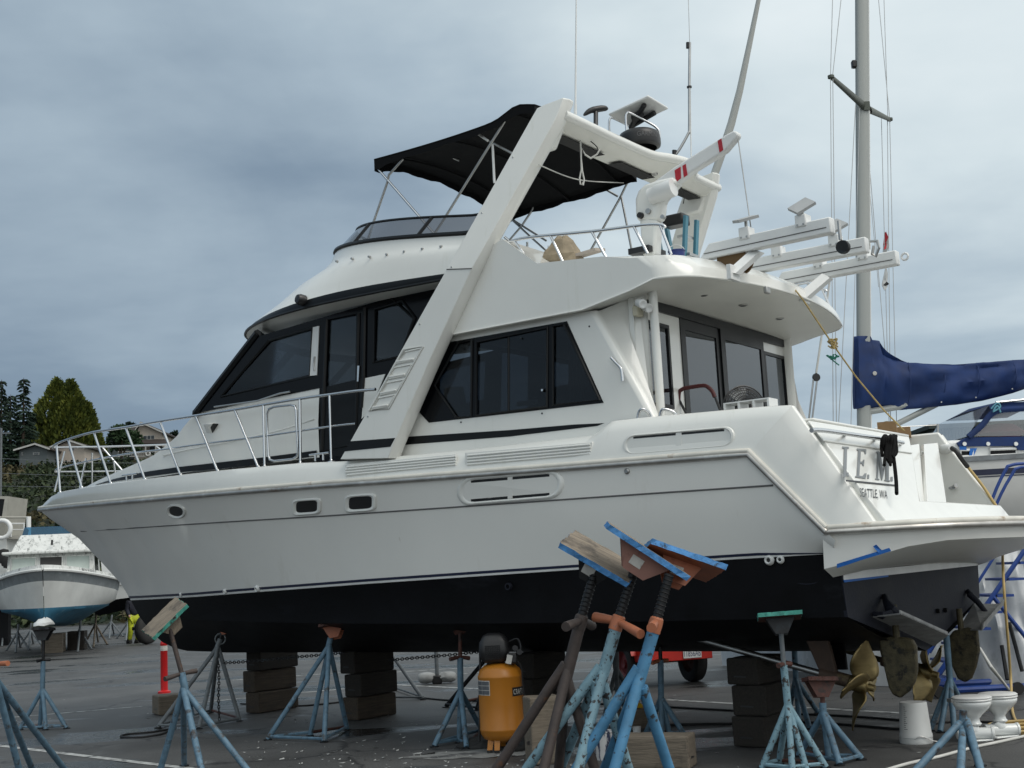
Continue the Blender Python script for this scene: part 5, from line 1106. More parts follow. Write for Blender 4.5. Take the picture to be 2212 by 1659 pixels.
o = MB().prism([p0_-sd2*.1, p1_-sd2*.1, p1_+sd2*.1+Vector((0, 0, .03)), p0_+sd2*.1+Vector((0, 0, .03))], (0, 0, .03)).build('plank', mat('pale_plank', (0.42, 0.37, 0.32), .8)); tag(o, 'pale short plank leaning beside the tan canvas bag', 'plank')
b0_ = on_boat([S(1462, 548, 1.0)])[0]; BK = thing('blue_bucket', 'small blue bucket beside the stepladder on the flybridge', 'bucket', (b0_.x, b0_.y, b0_.z-.12)); MB().lathe([(.0001, 0), (.07, 0), (.085, .15), (.09, .15), (.09, .14)], (0, 0, 0), 18).build('pail', mat('blue_plastic', (0.02, 0.035, 0.16), .4), BK); MB().tube([(.085*math.cos(t*.314), .02, .145+.07*math.sin(t*.314)) for t in range(11)], .005, 5).build('handle', M_WHITE, BK)
# wheel of cable behind the first cradle beam
w0 = on_boat([Zl(1589, 560, 4.62)])[0]; RE = thing('cable_reel', 'brown wooden cable reel behind the nearest white cradle beam', 'reel', (w0.x, w0.y, w0.z), BYAW)
for off in (-.09, .09): MB().lathe([(.0001, .012), (.15, .012), (.15, -.012), (.0001, -.012)], (0, off, 0), 20, rotto((0, 1, 0))).build('flange', mat('reel_brown%d' % (off > 0), (0.13, 0.075, 0.03), .8), RE)
MB().lathe([(.10, .08), (.10, -.08)], (0, 0, 0), 16, rotto((0, 1, 0))).build('wound_cable', M_CORD, RE)
# black mooring line hung over the handrail
hub_ = TP(1921, 949, .09); base_w = on_boat([hub_])[0]; mm = MB(); rn = random.Random(8)
for k in range(11):
    x = 1908+k*2.4; d0 = .10+.05*rn.random(); lo_y = 990+rn.uniform(-10, 16); pts = []
    for (dx, yy, o_) in ((-3, lo_y-20, d0), (-3, 965, d0+.02), (-1, 948, d0+.06), (2, 942+rn.uniform(-2, 2), d0+.03), (5, 950, d0+.05), (4, 975, d0+.03), (2, lo_y, d0+.02)): pts.append(on_boat([TP(x+dx+rn.uniform(-2, 2), yy, o_)])[0])
    mm.tube(smoothpath(pts, 3), .014, 7)
mm.tube(smoothpath(on_boat([TP(x, y, .12) for x, y in ((1930, 985), (1933, 1010), (1936, 1040), (1937, 1066))]), 3), .017, 7)
o = mm.build('mooring_line', M_ROPEK, smooth=60); tag(o, 'black mooring line bundled over the transom handrail with one end hanging', 'rope')
# tan rope from the overhang to the transom cap, with a knot
pts = on_boat([Zl(1713, 620, 4.5), U(1735, 648, .8), U(1797, 741, .55), U(1850, 815, .45), U(1911, 888, .35), TP(1954, 931, .02)])
mm = MB().tube(pts, .008, 7); kn = pts[2]; rn = random.Random(2)
for k in range(7): mm.tube(smoothpath([kn+Vector((rn.uniform(-.045, .06), rn.uniform(-.03, .03), rn.uniform(-.06, .05))) for _ in range(4)], 4), .007, 6)
o = mm.build('tie_rope', M_ROPEY, smooth=60); tag(o, 'tan rope stretched from the yacht overhang down to its transom', 'rope')
# cardboard boxes beyond the transom
M_CARD = mat('cardboard', (0.27, 0.17, 0.085), .85, var=.2, vs=5)
for (x, y, w_, h_, lab) in ((1918, 940, .2, .16, 'brown cardboard box on the stern deck beside the mast'), (1942, 943, .26, .11, 'lower torn cardboard box at the right end of the stern deck')):
    q = on_boat([TP(x, y, -.35)])[0]; BX_ = thing('cardboard_box', lab, 'box', (q.x, q.y, q.z-.02), BYAW+.3, 'cardboard boxes on the stern')
    MB().box((0, 0, h_/2), (w_, w_, h_)).build('carton', M_CARD, BX_); MB().box((0, 0, h_+.004), (w_*.2, w_*1.01, .004)).build('packing_tape', M_CREAM, BX_)
# yellow shore power cable from the stern down to the ground
end = G(2196, 1560); pts = on_boat([WG(2056, 968, .22), WG(2066, 975, .26), WG(2074, 987, .24), WG(2090, 1008, .12), WG(2120, 1046, .06), WG(2143, 1080, .05), WG(2163, 1112, .05)])
gx = G(2188, 1512); w1 = loc_(gx)
more = [W(2166, 1150, pts[-1].y-.15), W(2166, 1210, gx.y-.1), W(2170, 1290, gx.y-.1), W(2178, 1390, gx.y-.05), W(2184, 1480, gx.y), G(2186, 1530, .03), G(2196, 1560, .02), G(2222, 1580, .02), G(2260, 1575, .02)]
o = thing('shore_power_cable', 'yellow cable hanging from the stern plug down to the asphalt', 'cable', (pts[0].x, pts[0].y, 0))
MB().tube(rel(smoothpath(pts[2:]+more, 6), o), .016, 8).build('yellow_cable', M_HOSE, o, smooth=60); MB().tube(rel(smoothpath(pts[:4], 4), o), .026, 10).build('black_strain_relief', M_BLACK, o, smooth=60)
# ================================================================== boat stands
def gz(p): return Vector((p.x, p.y, 0))
def stand(label, feet, apex, top_, collar=None, d=None, r=.028, mats=(None, None, None), pad=None, handle=None, legs_top=None, bars=True, post_low=None, ring=False, rp=None, rs=None, group='boat stands in the yard'):
    mp_, ms_, mh_ = mats; F = [gz(G(*f)) for f in feet]; c = sum(F, Vector())/len(F)
    d = d or c.y
    o = thing('boat_stand', label, 'boat stand', (c.x, c.y, 0), 0, group); q = lambda p: p-c
    A = W(apex[0], apex[1], d); T_ = W(top_[0], top_[1], d); CO = W(collar[0], collar[1], d) if collar else A
    rp = rp or r*1.15; rs = rs or r*.75
    lo = W(post_low[0], post_low[1], d) if post_low else A+(A-CO).normalized()*.12 if collar else A-Vector((0, 0, .10))
    MB().tube([q(lo), q(CO if collar else T_)], rp, 10).build('post', mp_, o, smooth=60)
    if collar:
        MB().tube([q(CO-(T_-CO).normalized()*.05), q(T_)], rs, 10).build('screw', ms_, o, smooth=60)
        L_ = (T_-CO).length; n = int(L_/.024); mm = MB(); ax = (T_-CO).normalized(); mt = rotto(ax)
        if r >= .03:
            for i in range(n): mm.lathe([(rs*.99, -.004), (rs*1.16, 0), (rs*.99, .004)], q(CO.lerp(T_, (i+.5)/n)), 10, mt)
            tt = mm.build('screw_thread', ms_, o, smooth=60); tt['kind'] = 'stuff'
    for i, f in enumerate(F):
        lt = W(legs_top[i][0], legs_top[i][1], d) if legs_top else A-Vector((0, 0, .02))
        kn = lt.lerp(f, .10)+Vector((0, 0, .0)); kn = kn+(kn-A).normalized()*.012
        lg = MB().tube([q(lt), q(kn), q(f+Vector((0, 0, .012)))], r, 10).build('leg', mp_ if not isinstance(mp_, list) else mp_[i], o, smooth=60)
        MB().lathe([(r*1.7, 0), (r*1.7, .012), (.0001, .014)], q(f), 10).build('foot', M_SCREW, lg)
    if bars:
        Fs = sorted(F, key=lambda p: math.atan2(p.y-c.y, p.x-c.x))
        for i in range(len(Fs)): MB().tube([q(Fs[i]+Vector((0, 0, .04))), q(Fs[(i+1) % len(Fs)]+Vector((0, 0, .04)))], r*.6, 6).build('base_bar', M_RUST if i % 3 == 2 else mp_, o)
    if handle:
        for h in handle:
            a = W(h[0][0], h[0][1], d+h[0][2]); b = W(h[1][0], h[1][1], d+h[1][2]); m3 = a.lerp(b, .5)
            rh = h[2] if len(h) > 2 else r*.8
            MB().tube([q(a), q(a.lerp(b, .35)), q(b)], [rh, rh*.95, rh*.7], 10).build('handle', mh_, o, smooth=60)
        if r >= .03: MB().lathe([(rp*1.08, -.05), (rp*1.12, 0), (rp*1.05, .03), (rs, .04)], q(CO), 16, rotto((T_-CO).normalized())).build('screw_nut', mh_, o, smooth=40)
    if ring: MB().tube([q(CO)+Vector((.07*math.cos(t*.524), 0, .07*math.sin(t*.524))) for t in range(12)], .010, 6, closed=True).build('pin_ring', M_GREYP, o)
    if pad:                                                 # (centre px, long axis vector, normal vector, length, width, edge material, bracket material)
        pc_, ax, nn, L_, w_, me_, mb_ = pad[:7]; P = q(W(pc_[0], pc_[1], d+(pad[7] if len(pad) > 7 else 0))); nn = Vector(nn).normalized(); ax = Vector(ax); ax = (ax-nn*ax.dot(nn)).normalized(); sd_ = nn.cross(ax); rot = Matrix((ax, sd_, nn)).transposed()
        mm = MB(); rn = random.Random(len(label)); n = 14
        def outline(k, j):
            pts = []
            for (x0, y0, x1, y1) in ((-1, -1, 1, -1), (1, -1, 1, 1), (1, 1, -1, 1), (-1, 1, -1, -1)):
                for i in range(n): t = i/n; pts.append(P+rot @ Vector(((x0+(x1-x0)*t)*L_/2+rn.uniform(-j, j), (y0+(y1-y0)*t)*w_/2+rn.uniform(-j, j), k)))
            return pts
        lo_, hi_ = outline(-.015, .004), outline(.019, .007)
        mm.grid([lo_, hi_], True); e_ = mm.build('pad_edge', me_, o, smooth=0)
        m2 = MB(); m2.add(hi_, [tuple(range(len(hi_)))]); m2.build('pad_top', M_PLY, e_, smooth=0)
        m2 = MB(); m2.add(lo_, [tuple(reversed(range(len(lo_))))]); m2.build('pad_underside', mb_ if L_ > .4 else M_RUST, e_, smooth=0)
        bk = MB(); s = .11 if L_ < .5 else .15
        for sx in (-1, 1):
            bk.prism([P+rot @ Vector(v) for v in ((-s*1.1, sx*.05, -.016), (s*1.1, sx*.05, -.016), (s*.45, sx*.05, -.15), (-s*.45, sx*.05, -.15))], rot @ Vector((0, sx*.008, 0)))
        bk.box(P+rot @ Vector((0, 0, -.02)), (s*2, .12, .008), rot); bk.build('pad_bracket', mb_, o, smooth=0)
        if L_ > .42: MB().box(P+rot @ Vector((-.02, -.0605, -.08)), (.075, .003, .055), rot).build('sticker', M_LABELW, o, smooth=0)
    return o
ST = (M_BLUEP, M_SCREW, M_RUST)
stand('blue boat stand with a tilted plywood pad facing up at the front left', ((336, 1702), (566, 1706), (452, 1738), (398, 1655)), (396, 1482), (366, 1356), (392, 1453), d=11.5, mats=(M_BLUEP, M_BROWNP, M_BROWNP), handle=(((356, 1467, -.15), (392, 1455, 0)), ((424, 1449, .12), (392, 1455, 0))), post_low=(413, 1548),
      pad=((357, 1336), (.70, .30, .60), (-.50, -.50, .70), .40, .32, M_PADG, M_PLY), bars=False)
stand('grey boat stand with a ring under its pad near the bow', ((341, 1573), (430, 1575), (518, 1558), (455, 1540)), (471, 1393), (484, 1352), (476, 1380), mats=(M_GREYP, M_SCREW, M_ORANGE), ring=True, pad=((490, 1347), (1, -.3, -.1), (-.1, .25, 1), .30, .26, M_RUST, M_PADR))
stand('blue boat stand with splayed legs and small red pad left of the second block stack', ((578, 1599), (670, 1590), (700, 1604), (750, 1577)), (711, 1390), (716, 1355), (714, 1377), mats=(M_BLUEP, M_SCREW, M_RUST), pad=((722, 1351), (1, -.2, -.1), (-.1, .25, 1), .30, .26, M_RUST, M_PADR))
stand('blue boat stand with red wing handle left of the air compressor', ((938, 1614), (992, 1605), (1008, 1617), (1043, 1583)), (995, 1487), (994, 1342), (994, 1421), mats=(M_BLUEP, M_RUST, M_RUST), handle=(((972, 1424, -.08), (994, 1419, 0)), ((1014, 1422, .05), (994, 1419, 0))), pad=((992, 1338), (1, .2, .03), (-.05, .2, 1), .34, .28, M_PLY, M_RUST))
stand('brown boat stand with blue edged pad, leftmost of the three large ones', ((930, 1886), (1112, 1930), (1352, 1882), (1190, 1850)), (1226, 1452), (1288, 1222), (1254, 1342), d=7.6, r=.030, mats=(M_BROWNP, M_SCREW, M_BROWNP), legs_top=((1222, 1434), (1228, 1440), (1226, 1470), (1226, 1450)),
      handle=(((1222, 1354, -.20), (1256, 1340, 0), .028), ((1279, 1352, .20), (1256, 1340, 0), .028)), bars=False, pad=((1296, 1206), (.72, -.10, -.62), (.45, -.40, .80), .46, .30, M_PADB, M_SCREW), rp=.036, rs=.027)
stand('pale blue chipped boat stand with orange handles, middle of the three large ones', ((978, 1890), (1180, 1940), (1418, 1868), (1140, 1830)), (1302, 1458), (1378, 1208), (1334, 1343), d=7.5, r=.030, mats=(M_BLUEL, M_SCREW, M_ORANGE), legs_top=((1297, 1440), (1304, 1446), (1304, 1480), (1290, 1470)),
      handle=(((1285, 1333, .12), (1334, 1341, 0), .030), ((1384, 1370, -.22), (1334, 1341, 0), .028)), bars=False, pad=((1396, 1190), (.78, .05, -.62), (.58, -.10, .80), .54, .26, M_PADB, M_PADP, -.08), rp=.036, rs=.027)
stand('bright blue boat stand with orange collar, rightmost of the three large ones', ((1098, 1910), (1252, 1944), (1512, 1868), (1240, 1840)), (1383, 1462), (1446, 1240), (1416, 1348), d=7.3, r=.031, mats=(M_BLUEB, M_SCREW, M_ORANGE), legs_top=((1379, 1442), (1385, 1450), (1388, 1484), (1383, 1462)),
      handle=(((1407, 1356, -.22), (1416, 1344, 0), .027), ((1424, 1340, .2), (1416, 1344, 0), .024)), bars=False, pad=((1468, 1212), (.80, .10, -.42), (.30, .26, .85), .46, .32, M_PADB, M_PADR, .22), rp=.036, rs=.027)
stand('blue boat stand with orange wing handle behind the three large ones', ((1395, 1587), (1430, 1594), (1447, 1591), (1480, 1592)), (1428, 1502), (1423, 1334), (1427, 1426), mats=(M_BLUEP, M_SCREW, M_ORANGE), handle=(((1409, 1432, -.08), (1427, 1426, 0)), ((1442, 1427, .05), (1427, 1426, 0))), pad=((1422, 1331), (1, -.1, 0), (0, .2, 1), .34, .28, M_SCREW, M_SCREW))
stand('pale blue boat stand with a green edged pad beside the last block stack', ((1646, 1662), (1683, 1652), (1712, 1668), (1742, 1664), (1784, 1660)), (1701, 1515), (1685, 1340), (1693, 1437), mats=(M_BLUEL, M_GREYP, M_RUST), handle=(((1681, 1438, -.08), (1693, 1434, 0)), ((1708, 1434, .05), (1693, 1434, 0))), pad=((1684, 1332), (1, -.15, -.02), (.0, .2, 1), .36, .30, M_PADG, M_SCREW))
stand('short blue boat stand with red pad under the propeller shaft', ((1726, 1634), (1791, 1642), (1814, 1654), (1861, 1642)), (1778, 1533), (1776, 1478), (1777, 1518), mats=(M_BLUEP, M_RUST, M_SCREW), pad=((1771, 1468), (1, .1, .04), (.05, .15, 1), .26, .22, M_RUST, M_RUST))
stand('dark boat stand mostly hidden behind the pale blue one', ((1704, 1541), (1726, 1556), (1749, 1575), (1767, 1541)), (1718, 1462), (1715, 1380), mats=(M_BLUEP, M_SCREW, M_RUST), bars=False)
stand('blue boat stand under the starboard rudder beside the toilets', ((2010, 1579), (2031, 1583), (2062, 1583), (2090, 1545)), (2051, 1462), (2044, 1372), mats=(M_BLUEP, M_SCREW, M_RUST), bars=False)
stand('blue boat stand with open pipe top and no pad at front right', ((1958, 1690), (2072, 1722), (2128, 1700), (2118, 1655)), (2080, 1566), (2081, 1534), d=10.4, mats=(M_BLUEP, M_SCREW, M_RUST), bars=False, legs_top=((2074, 1562), (2080, 1570), (2087, 1556), (2086, 1580)), r=.030, rp=.030, post_low=(2076, 1660))
rag_stand = stand('blue boat stand with a white rag on top at far left', ((43, 1577), (86, 1574), (99, 1577), (144, 1574)), (92, 1484), (95, 1362), (93, 1428), mats=(M_BLUEP, M_SCREW, M_SCREW), handle=(((80, 1428, -.08), (93, 1425, 0)), ((109, 1425, .05), (93, 1425, 0))), pad=((94, 1359), (1, 0, 0), (0, .1, 1), .24, .24, M_SCREW, M_SCREW))
stand('blue boat stand cut by the left edge of the frame with an orange handle', ((-95, 1700), (52, 1705), (142, 1668), (73, 1672)), (-10, 1462), (-12, 1340), (-10, 1434), d=11.4, mats=(M_BLUEP, M_SCREW, M_ORANGE), bars=False, handle=(((17, 1433, -.1), (-10, 1434, 0)), ((-35, 1434, .1), (-10, 1434, 0))), r=.030)
stand('dark boat stand half hidden behind the second block stack', ((838, 1512), (914, 1512), (780, 1500), (850, 1490)), (832, 1390), (830, 1372), mats=(M_GREYP, M_SCREW, M_RUST))
stand('dark boat stand standing behind the air compressor', ((963, 1528), (1030, 1535), (1096, 1530), (1050, 1512)), (1062, 1405), (1062, 1372), mats=(M_SCREW, M_SCREW, M_RUST))
stand('dark tall boat stand behind the middle large stand', ((1303, 1562), (1338, 1568), (1392, 1546), (1350, 1535)), (1331, 1440), (1330, 1372), mats=(M_GREYP, M_SCREW, M_RUST), bars=False)
rw = W(96, 1354, rag_stand.location.y); mm = MB(); rn = random.Random(5); mm.grid([[rw+Vector((.13*(1-.8*(i/4)**2)*math.cos(a*.6283)*(1+rn.uniform(-.2, .2)), .12*(1-.8*(i/4)**2)*math.sin(a*.6283), .02+.025*i+rn.uniform(-.012, .012))) for a in range(10)] for i in range(5)], True)
o = mm.build('white_rag', M_WHITE, smooth=40); tag(o, 'crumpled white rag on the stand at far left', 'rag')

# ================================================================== timber blocking
def block(cx, cy, z, w, L, h, yaw, m, label, group, jit=0, base=False):
    o = thing('timber_block', label, 'timber block', (cx, cy, z), yaw, group)
    rn = random.Random(int(abs(cx*97+cy*31+z*53)*10)); mm = MB(); rows = []
    for i in range(7):
        x = -L/2+L*i/6; k = .004
        rows.append([Vector((x, sy*w/2+rn.uniform(-k, k), sz+rn.uniform(-k, k))) for sy, sz in ((-1, .004), (1, .004), (1, h-.002), (-1, h-.002))])
    mm.grid(rows, True); mm.add(rows[0], [(0, 1, 2, 3)]); mm.add(rows[-1], [(3, 2, 1, 0)])
    mm.build('timber', m, o, smooth=0, bevel=.018, bseg=2)
    for sx in (-1, 1): MB().add([(sx*(L/2+.001), -w*.28, h*.3), (sx*(L/2+.001), w*.1, h*.28), (sx*(L/2+.001), w*.12, h*.33), (sx*(L/2+.001), -w*.25, h*.36)], [(0, 1, 2, 3)]).build('end_split', M_BLACK, o, smooth=0)
    return o
yawq = BYAW+math.pi/2
names3 = ('bottom', 'middle', 'topmost')
for si, (corner, w, L, hs, dy, where, mats3) in enumerate((((557, 1542), .26, .78, (.285, .29, .275), (0.02, -.03, .04), 'the block stack nearest the bow', (M_WOOD, M_WOOD, M_WOODK)), ((779, 1557), .28, .72, (.285, .285, .285), (-.03, .02, -.05), 'the second block stack from the bow', (M_WOOD, M_WOODK, M_WOODK)),
        ((1152, 1582), .28, .70, (.285, .28, .28), (0, .02, .04), 'the block stack behind the air compressor', (M_WOODK, M_WOODK, M_WOODK)), ((1656, 1617), .34, .62, (.285, .285, .255), (0, .03, -.02), 'the block stack nearest the stern', (M_WOODK, M_WOODK, M_WOODK)))):
    p = gz(G(*corner)); ax = Matrix.Rotation(yawq, 3, 'Z') @ Vector((1, 0, 0)); ay = Matrix.Rotation(yawq, 3, 'Z') @ Vector((0, 1, 0))
    c_ = p-ax*(L/2)-ay*(w/2); z = 0.0
    for i, h in enumerate(hs):
        yj = (dy[i])*1.2; block(c_.x+dy[i]*.6, c_.y, z, w*(1+dy[i]), L, h, yawq+yj, mats3[i], '%s dark timber block in %s' % (names3[i], where), 'timber blocks under the keel'); z += h
p = gz(G(352, 1546)); block(p.x+.02, p.y+.26, 0, .40, .40, .27, .5, M_WOODL, 'square timber block lying in front of the red bollard', 'loose timber blocks')
p = gz(G(1178, 1654)); o = block(p.x+.0, p.y+.16, 0, .27, .30, .60, .25, M_WOODL, 'tall upright weathered timber block right of the air compressor', 'loose timber blocks')
p = gz(G(1425, 1668)); block(p.x+.02, p.y+.28, 0, .30, .62, .28, -.35, M_WOODL, 'long weathered timber block behind the bright blue stand', 'loose timber blocks')

# ================================================================== air compressor
cg = gz(G(1088, 1622)); CD = cg.y; ppm = FPX/CD
CO_ = thing('air_compressor', 'orange upright air compressor with black motor cover under the yacht', 'air compressor', (cg.x, cg.y, 0), 0)
M_ORT = mat('orange_tank_paint', (0.40, 0.150, 0.013), .38, var=.08, vs=3, wear=[((0.16, 0.11, 0.07), 3, .60, .2, (1, 1, 1.2))])
rT = 47/ppm
MB().lathe([(.0001, .085), (rT*.55, .095), (rT*.85, .13), (rT*.97, .175), (rT, .205), (rT*1.012, .21), (rT*1.012, .222), (rT, .228), (rT, .71), (rT*1.012, .715), (rT*1.012, .727), (rT*.985, .74), (rT*.90, .79), (rT*.70, .83), (rT*.4, .85), (.0001, .855)], (0, 0, 0), 40).build('tank', M_ORT, CO_, smooth=40)
for a in (-2.35, -1.9, .6, 1.6): MB().prism([(rT*.7*math.cos(a)-.03, rT*.7*math.sin(a), .17), (rT*.7*math.cos(a)+.03, rT*.7*math.sin(a), .17), (rT*.86*math.cos(a)+.025, rT*.86*math.sin(a), .02), (rT*.86*math.cos(a)-.025, rT*.86*math.sin(a), .02)], (0, .015, 0)).build('foot_bracket', M_ORT, CO_)
for a in (-2.35, -1.9): MB().lathe([(.025, 0), (.025, .03), (.0001, .03)], (rT*.86*math.cos(a), rT*.86*math.sin(a), 0), 10).build('rubber_foot', M_RUBBER, CO_)
wl_ = MB().lathe([(.03, .03), (.075, .035), (.088, .03), (.105, .02), (.105, -.02), (.088, -.03), (.03, -.03)], (.15, -.12, .105), 24, rotto((.35, -1, 0))).build('wheel', M_RUBBER, CO_, smooth=40); MB().lathe([(.0001, .036), (.05, .036), (.05, -.036), (.0001, -.036)], (.15, -.12, .105), 16, rotto((.35, -1, 0))).build('hub', M_SCREW, wl_)
def cyl_lab(a0, a1, z0, z1, r, n=10): return [[Vector((r*math.cos(a0+(a1-a0)*i/n), r*math.sin(a0+(a1-a0)*i/n), z)) for i in range(n+1)] for z in (z0, z1)]
M_DLAB = mat('grey_data_label', (0.085, 0.09, 0.10), .5, var=.2, vs=30)
lb = MB().grid(cyl_lab(-2.95, -2.05, .555, .695, rT+.002)).build('data_label', M_LABELW, CO_)
for i in range(2):
    for j in range(3): a0 = -2.92+i*.43; MB().grid(cyl_lab(a0, a0+.41, .562+j*.044, .600+j*.044, rT+.004)).build('label_panel', M_DLAB, lb)
lb = MB().grid(cyl_lab(-1.02, .15, .535, .62, rT+.002)).build('name_label', M_BLACK, CO_)
lettering('CRAFTSMAN', lambda a, b: Vector(((rT+.0045)*math.cos(-.97+1.08*a), (rT+.0045)*math.sin(-.97+1.08*a), .552+.050*b)), 'lettering', M_LABELW, lb)
mm = MB(); zz = [(.0, .0), (.86, .0)]; 
rows = []
for z, sx, sy in ((.86, .10, .10), (.885, .13, .135), (.97, .155, .15), (1.06, .145, .14), (1.12, .11, .115), (1.145, .06, .08)):
    rows.append([Vector((-.045+sx*max(-1, min(1, 1.25*math.cos(t*.2618))), sy*max(-1, min(1, 1.25*math.sin(t*.2618))), z)) for t in range(24)])
mm.grid(rows, True); mm.add(rows[-1], [tuple(range(24))]); sh_ = mm.build('motor_shroud', M_BLACK, CO_, smooth=50)
g_ = MB()
for i in range(8): g_.box((-.06, -.152, .90+.018*i), (.15, .006, .006))
for i in range(9): g_.box((-.13+.0175*i, -.152, .963), (.005, .006, .135))
o = g_.build('vent_grille', M_SCREW, sh_)
MB().tube([(-.19, .02, .95), (-.20, .02, .7), (-.235, .0, .1)], .012, 8).build('frame_tube', M_BLACK, CO_)
MB().box((.13, -.13, .90), (.09, .08, .10)).build('pressure_switch', M_BLACK, CO_, bevel=.012); MB().box((.10, -.175, .89), (.055, .012, .085), Matrix.Rotation(.25, 3, 'Y')).build('warning_tag', M_LABELW, CO_)
for x, z in ((.16, .99), (.20, .95)): MB().lathe([(.0001, .02), (.028, .02), (.03, 0)], (x, -.12, z), 14, rotto((.2, -1, .2))).build('gauge', M_SCREW, CO_)
MB().tube(smoothpath([(.10, -.05, 1.05), (.19, -.08, 1.08), (.22, -.10, 1.0), (.20, -.12, .93)], 4), .012, 8).build('air_pipe', M_SCREW, CO_)
MB().tube(smoothpath([(.17, -.14, .88), (.215, -.13, .8), (.225, -.1, .6), (.26, -.1, .3)], 4), .008, 6).build('power_lead', M_CORD, CO_)
# black tarpaulin heap beside the compressor
tp_ = gz(G(1030, 1612)); mm = MB(); rn = random.Random(9); rows = []
for i in range(9):
    f_ = 1-i/8; rows.append([Vector((tp_.x+.15+(.36*f_)*math.cos(t*.3142)*(1+rn.uniform(-.15, .15)), tp_.y+(.22*f_)*math.sin(t*.3142), .004+.10*(1-f_*f_)+rn.uniform(0, .03)*(i > 0))) for t in range(20)])
o = mm.grid(rows, True).build('black_tarpaulin', M_RUBBER, smooth=0); tag(o, 'crumpled black tarpaulin heaped against the air compressor', 'tarpaulin')
# sanding dust swept into a pale patch
mm = MB(); n = 60; c_ = gz(G(1050, 1628)); rn = random.Random(6); ring = [c_+Vector(((.75+.12*math.sin(i*.7)+rn.uniform(-.05, .05))*math.cos(i*2*math.pi/n), (.28+.05*math.sin(i*1.3))*math.sin(i*2*math.pi/n), .004)) for i in range(n)]
mm.add(ring, [tuple(range(n))]); M_DUST = mat('sanding_dust', (0.20, 0.205, 0.20), .95, var=.3, vs=8, wear=[((0.055, 0.057, 0.06), 4, .50, .12)]); o = mm.build('dust_patch', M_DUST, smooth=0); structure(o)

# ================================================================== red bollard
bg_ = gz(G(355, 1497)); BO_ = thing('traffic_bollard', 'red flexible bollard with a pale reflective band near the bow', 'bollard', (bg_.x, bg_.y, 0))
M_REDP = mat('red_plastic', (0.50, 0.010, 0.012), .4, var=.08)
MB().lathe([(.11, 0), (.11, .03), (.062, .05), (.060, .82), (.064, .825), (.064, .85), (.052, .88), (.0001, .885)], (0, 0, 0), 20).build('post', M_REDP, BO_, smooth=40)
for z in (.72,): MB().lathe([(.0625, z), (.0625, z+.085)], (0, 0, 0), 20).build('reflective_band', M_LABELW, BO_)
# sandbagged pole behind the keel
sg = gz(G(945, 1477)); SP = thing('weighted_pole', 'grey pole on a base weighted by two pale sandbags', 'pole', (sg.x, sg.y, 0))
MB().tube([(0, 0, .05), (0, 0, 2.6)], .034, 10).build('pole', M_GREYP, SP); MB().box((0, 0, .07), (.16, .16, .14)).build('base', M_BLACK, SP, bevel=.02)
for sx in (-1, 1):
    mm = MB(); rows = []; rn = random.Random(20+sx)
    for i in range(9):
        t = i/8*math.pi; rows.append([Vector((sx*.17+sx*.15*-math.cos(t), .10*math.sin(t)**.6*math.cos(a*.5236)+rn.uniform(-.01, .01), .105+.095*math.sin(t)**.6*math.sin(a*.5236)+rn.uniform(-.01, .01))) for a in range(12)])
    mm.grid(rows, True).build('sandbag', mat('pale_sandbag%d' % (sx > 0), (0.32, 0.33, 0.33), .8, var=.2, vs=8), SP, smooth=50)

# ================================================================== red trailer
tg = gz(G(1476, 1482)); TR = thing('red_trailer', 'small red trailer with a licence plate parked behind the yacht', 'trailer', (tg.x, tg.y, 0), R(21))
M_REDT = mat('red_trailer_paint', (0.55, 0.022, 0.012), .4, var=.12, vs=3, wear=[((0.2, 0.02, 0.015), 4, .6, .2)])
# axes: x across the tail, y away along the trailer
MB().box((-.07, .0, .475), (1.14, .06, .22)).build('tail_board', M_REDT, TR, bevel=.01)
for sx in (-1, 1): MB().box((-.07+sx*.54, .62, .475), (.06, 1.2, .20)).build('side_board', M_REDT, TR, bevel=.01)
MB().box((-.07, .62, .40), (1.0, 1.16, .04)).build('floor', M_SCREW, TR)
for sx in (-1, 1):
    x = sx*.52+(-.05 if sx > 0 else -.10)
    w_ = MB().lathe([(.19, .08), (.27, .095), (.325, .08), (.335, .04), (.335, -.04), (.325, -.08), (.27, -.095), (.19, -.08)], (x, .55, .335), 32, rotto((1, 0, 0))).build('wheel', M_RUBBER, TR, smooth=40)
    MB().lathe([(.0001, -.05), (.06, -.06), (.07, -.03), (.15, -.02), (.195, -.07)], (x, .55, .335), 24, rotto((1, 0, 0))).build('rim', M_RUST if sx > 0 else mat('red_rim', (0.17, 0.012, 0.014), .5), w_, smooth=40)
    MB().grid([[Vector((x+dx, .55+.42*math.cos(t), .36+.42*math.sin(t))) for t in [math.pi*i/12 for i in range(1, 12)]] for dx in (-.11, .11)]).build('mudguard', M_REDT, TR)
    MB().lathe([(.0001, .02), (.035, .02), (.04, 0)], (-.07+sx*.40, -.03, .54), 14, rotto((0, -1, 0))).build('tail_lamp', M_RED, TR)
MB().tube([(-.5, .55, .335), (.6, .55, .335)], .03, 8).build('axle', M_RUST, TR); MB().tube([(.05, .3, .5), (.35, .55, .34)], .025, 8).build('leaf_spring', M_SCREW, TR)
pl = MB().box((.16, -.045, .47), (.30, .008, .16)).build('licence_plate', M_WHITE, TR, bevel=.006)
M_PLB = mat('plate_blue', (0.02, 0.035, 0.12), .5)
lettering('11856AB', lambda a, b: Vector((.025+.27*a, -.0505, .415+.085*b)), 'plate_number', M_PLB, pl); lettering('WASHINGTON', lambda a, b: Vector((.035+.15*a, -.0505, .52+.018*b)), 'plate_state', M_RED, pl)
MB().box((-.75, .25, .03), (.5, .16, .05)).build('wheel_chock', M_WOODK, TR)

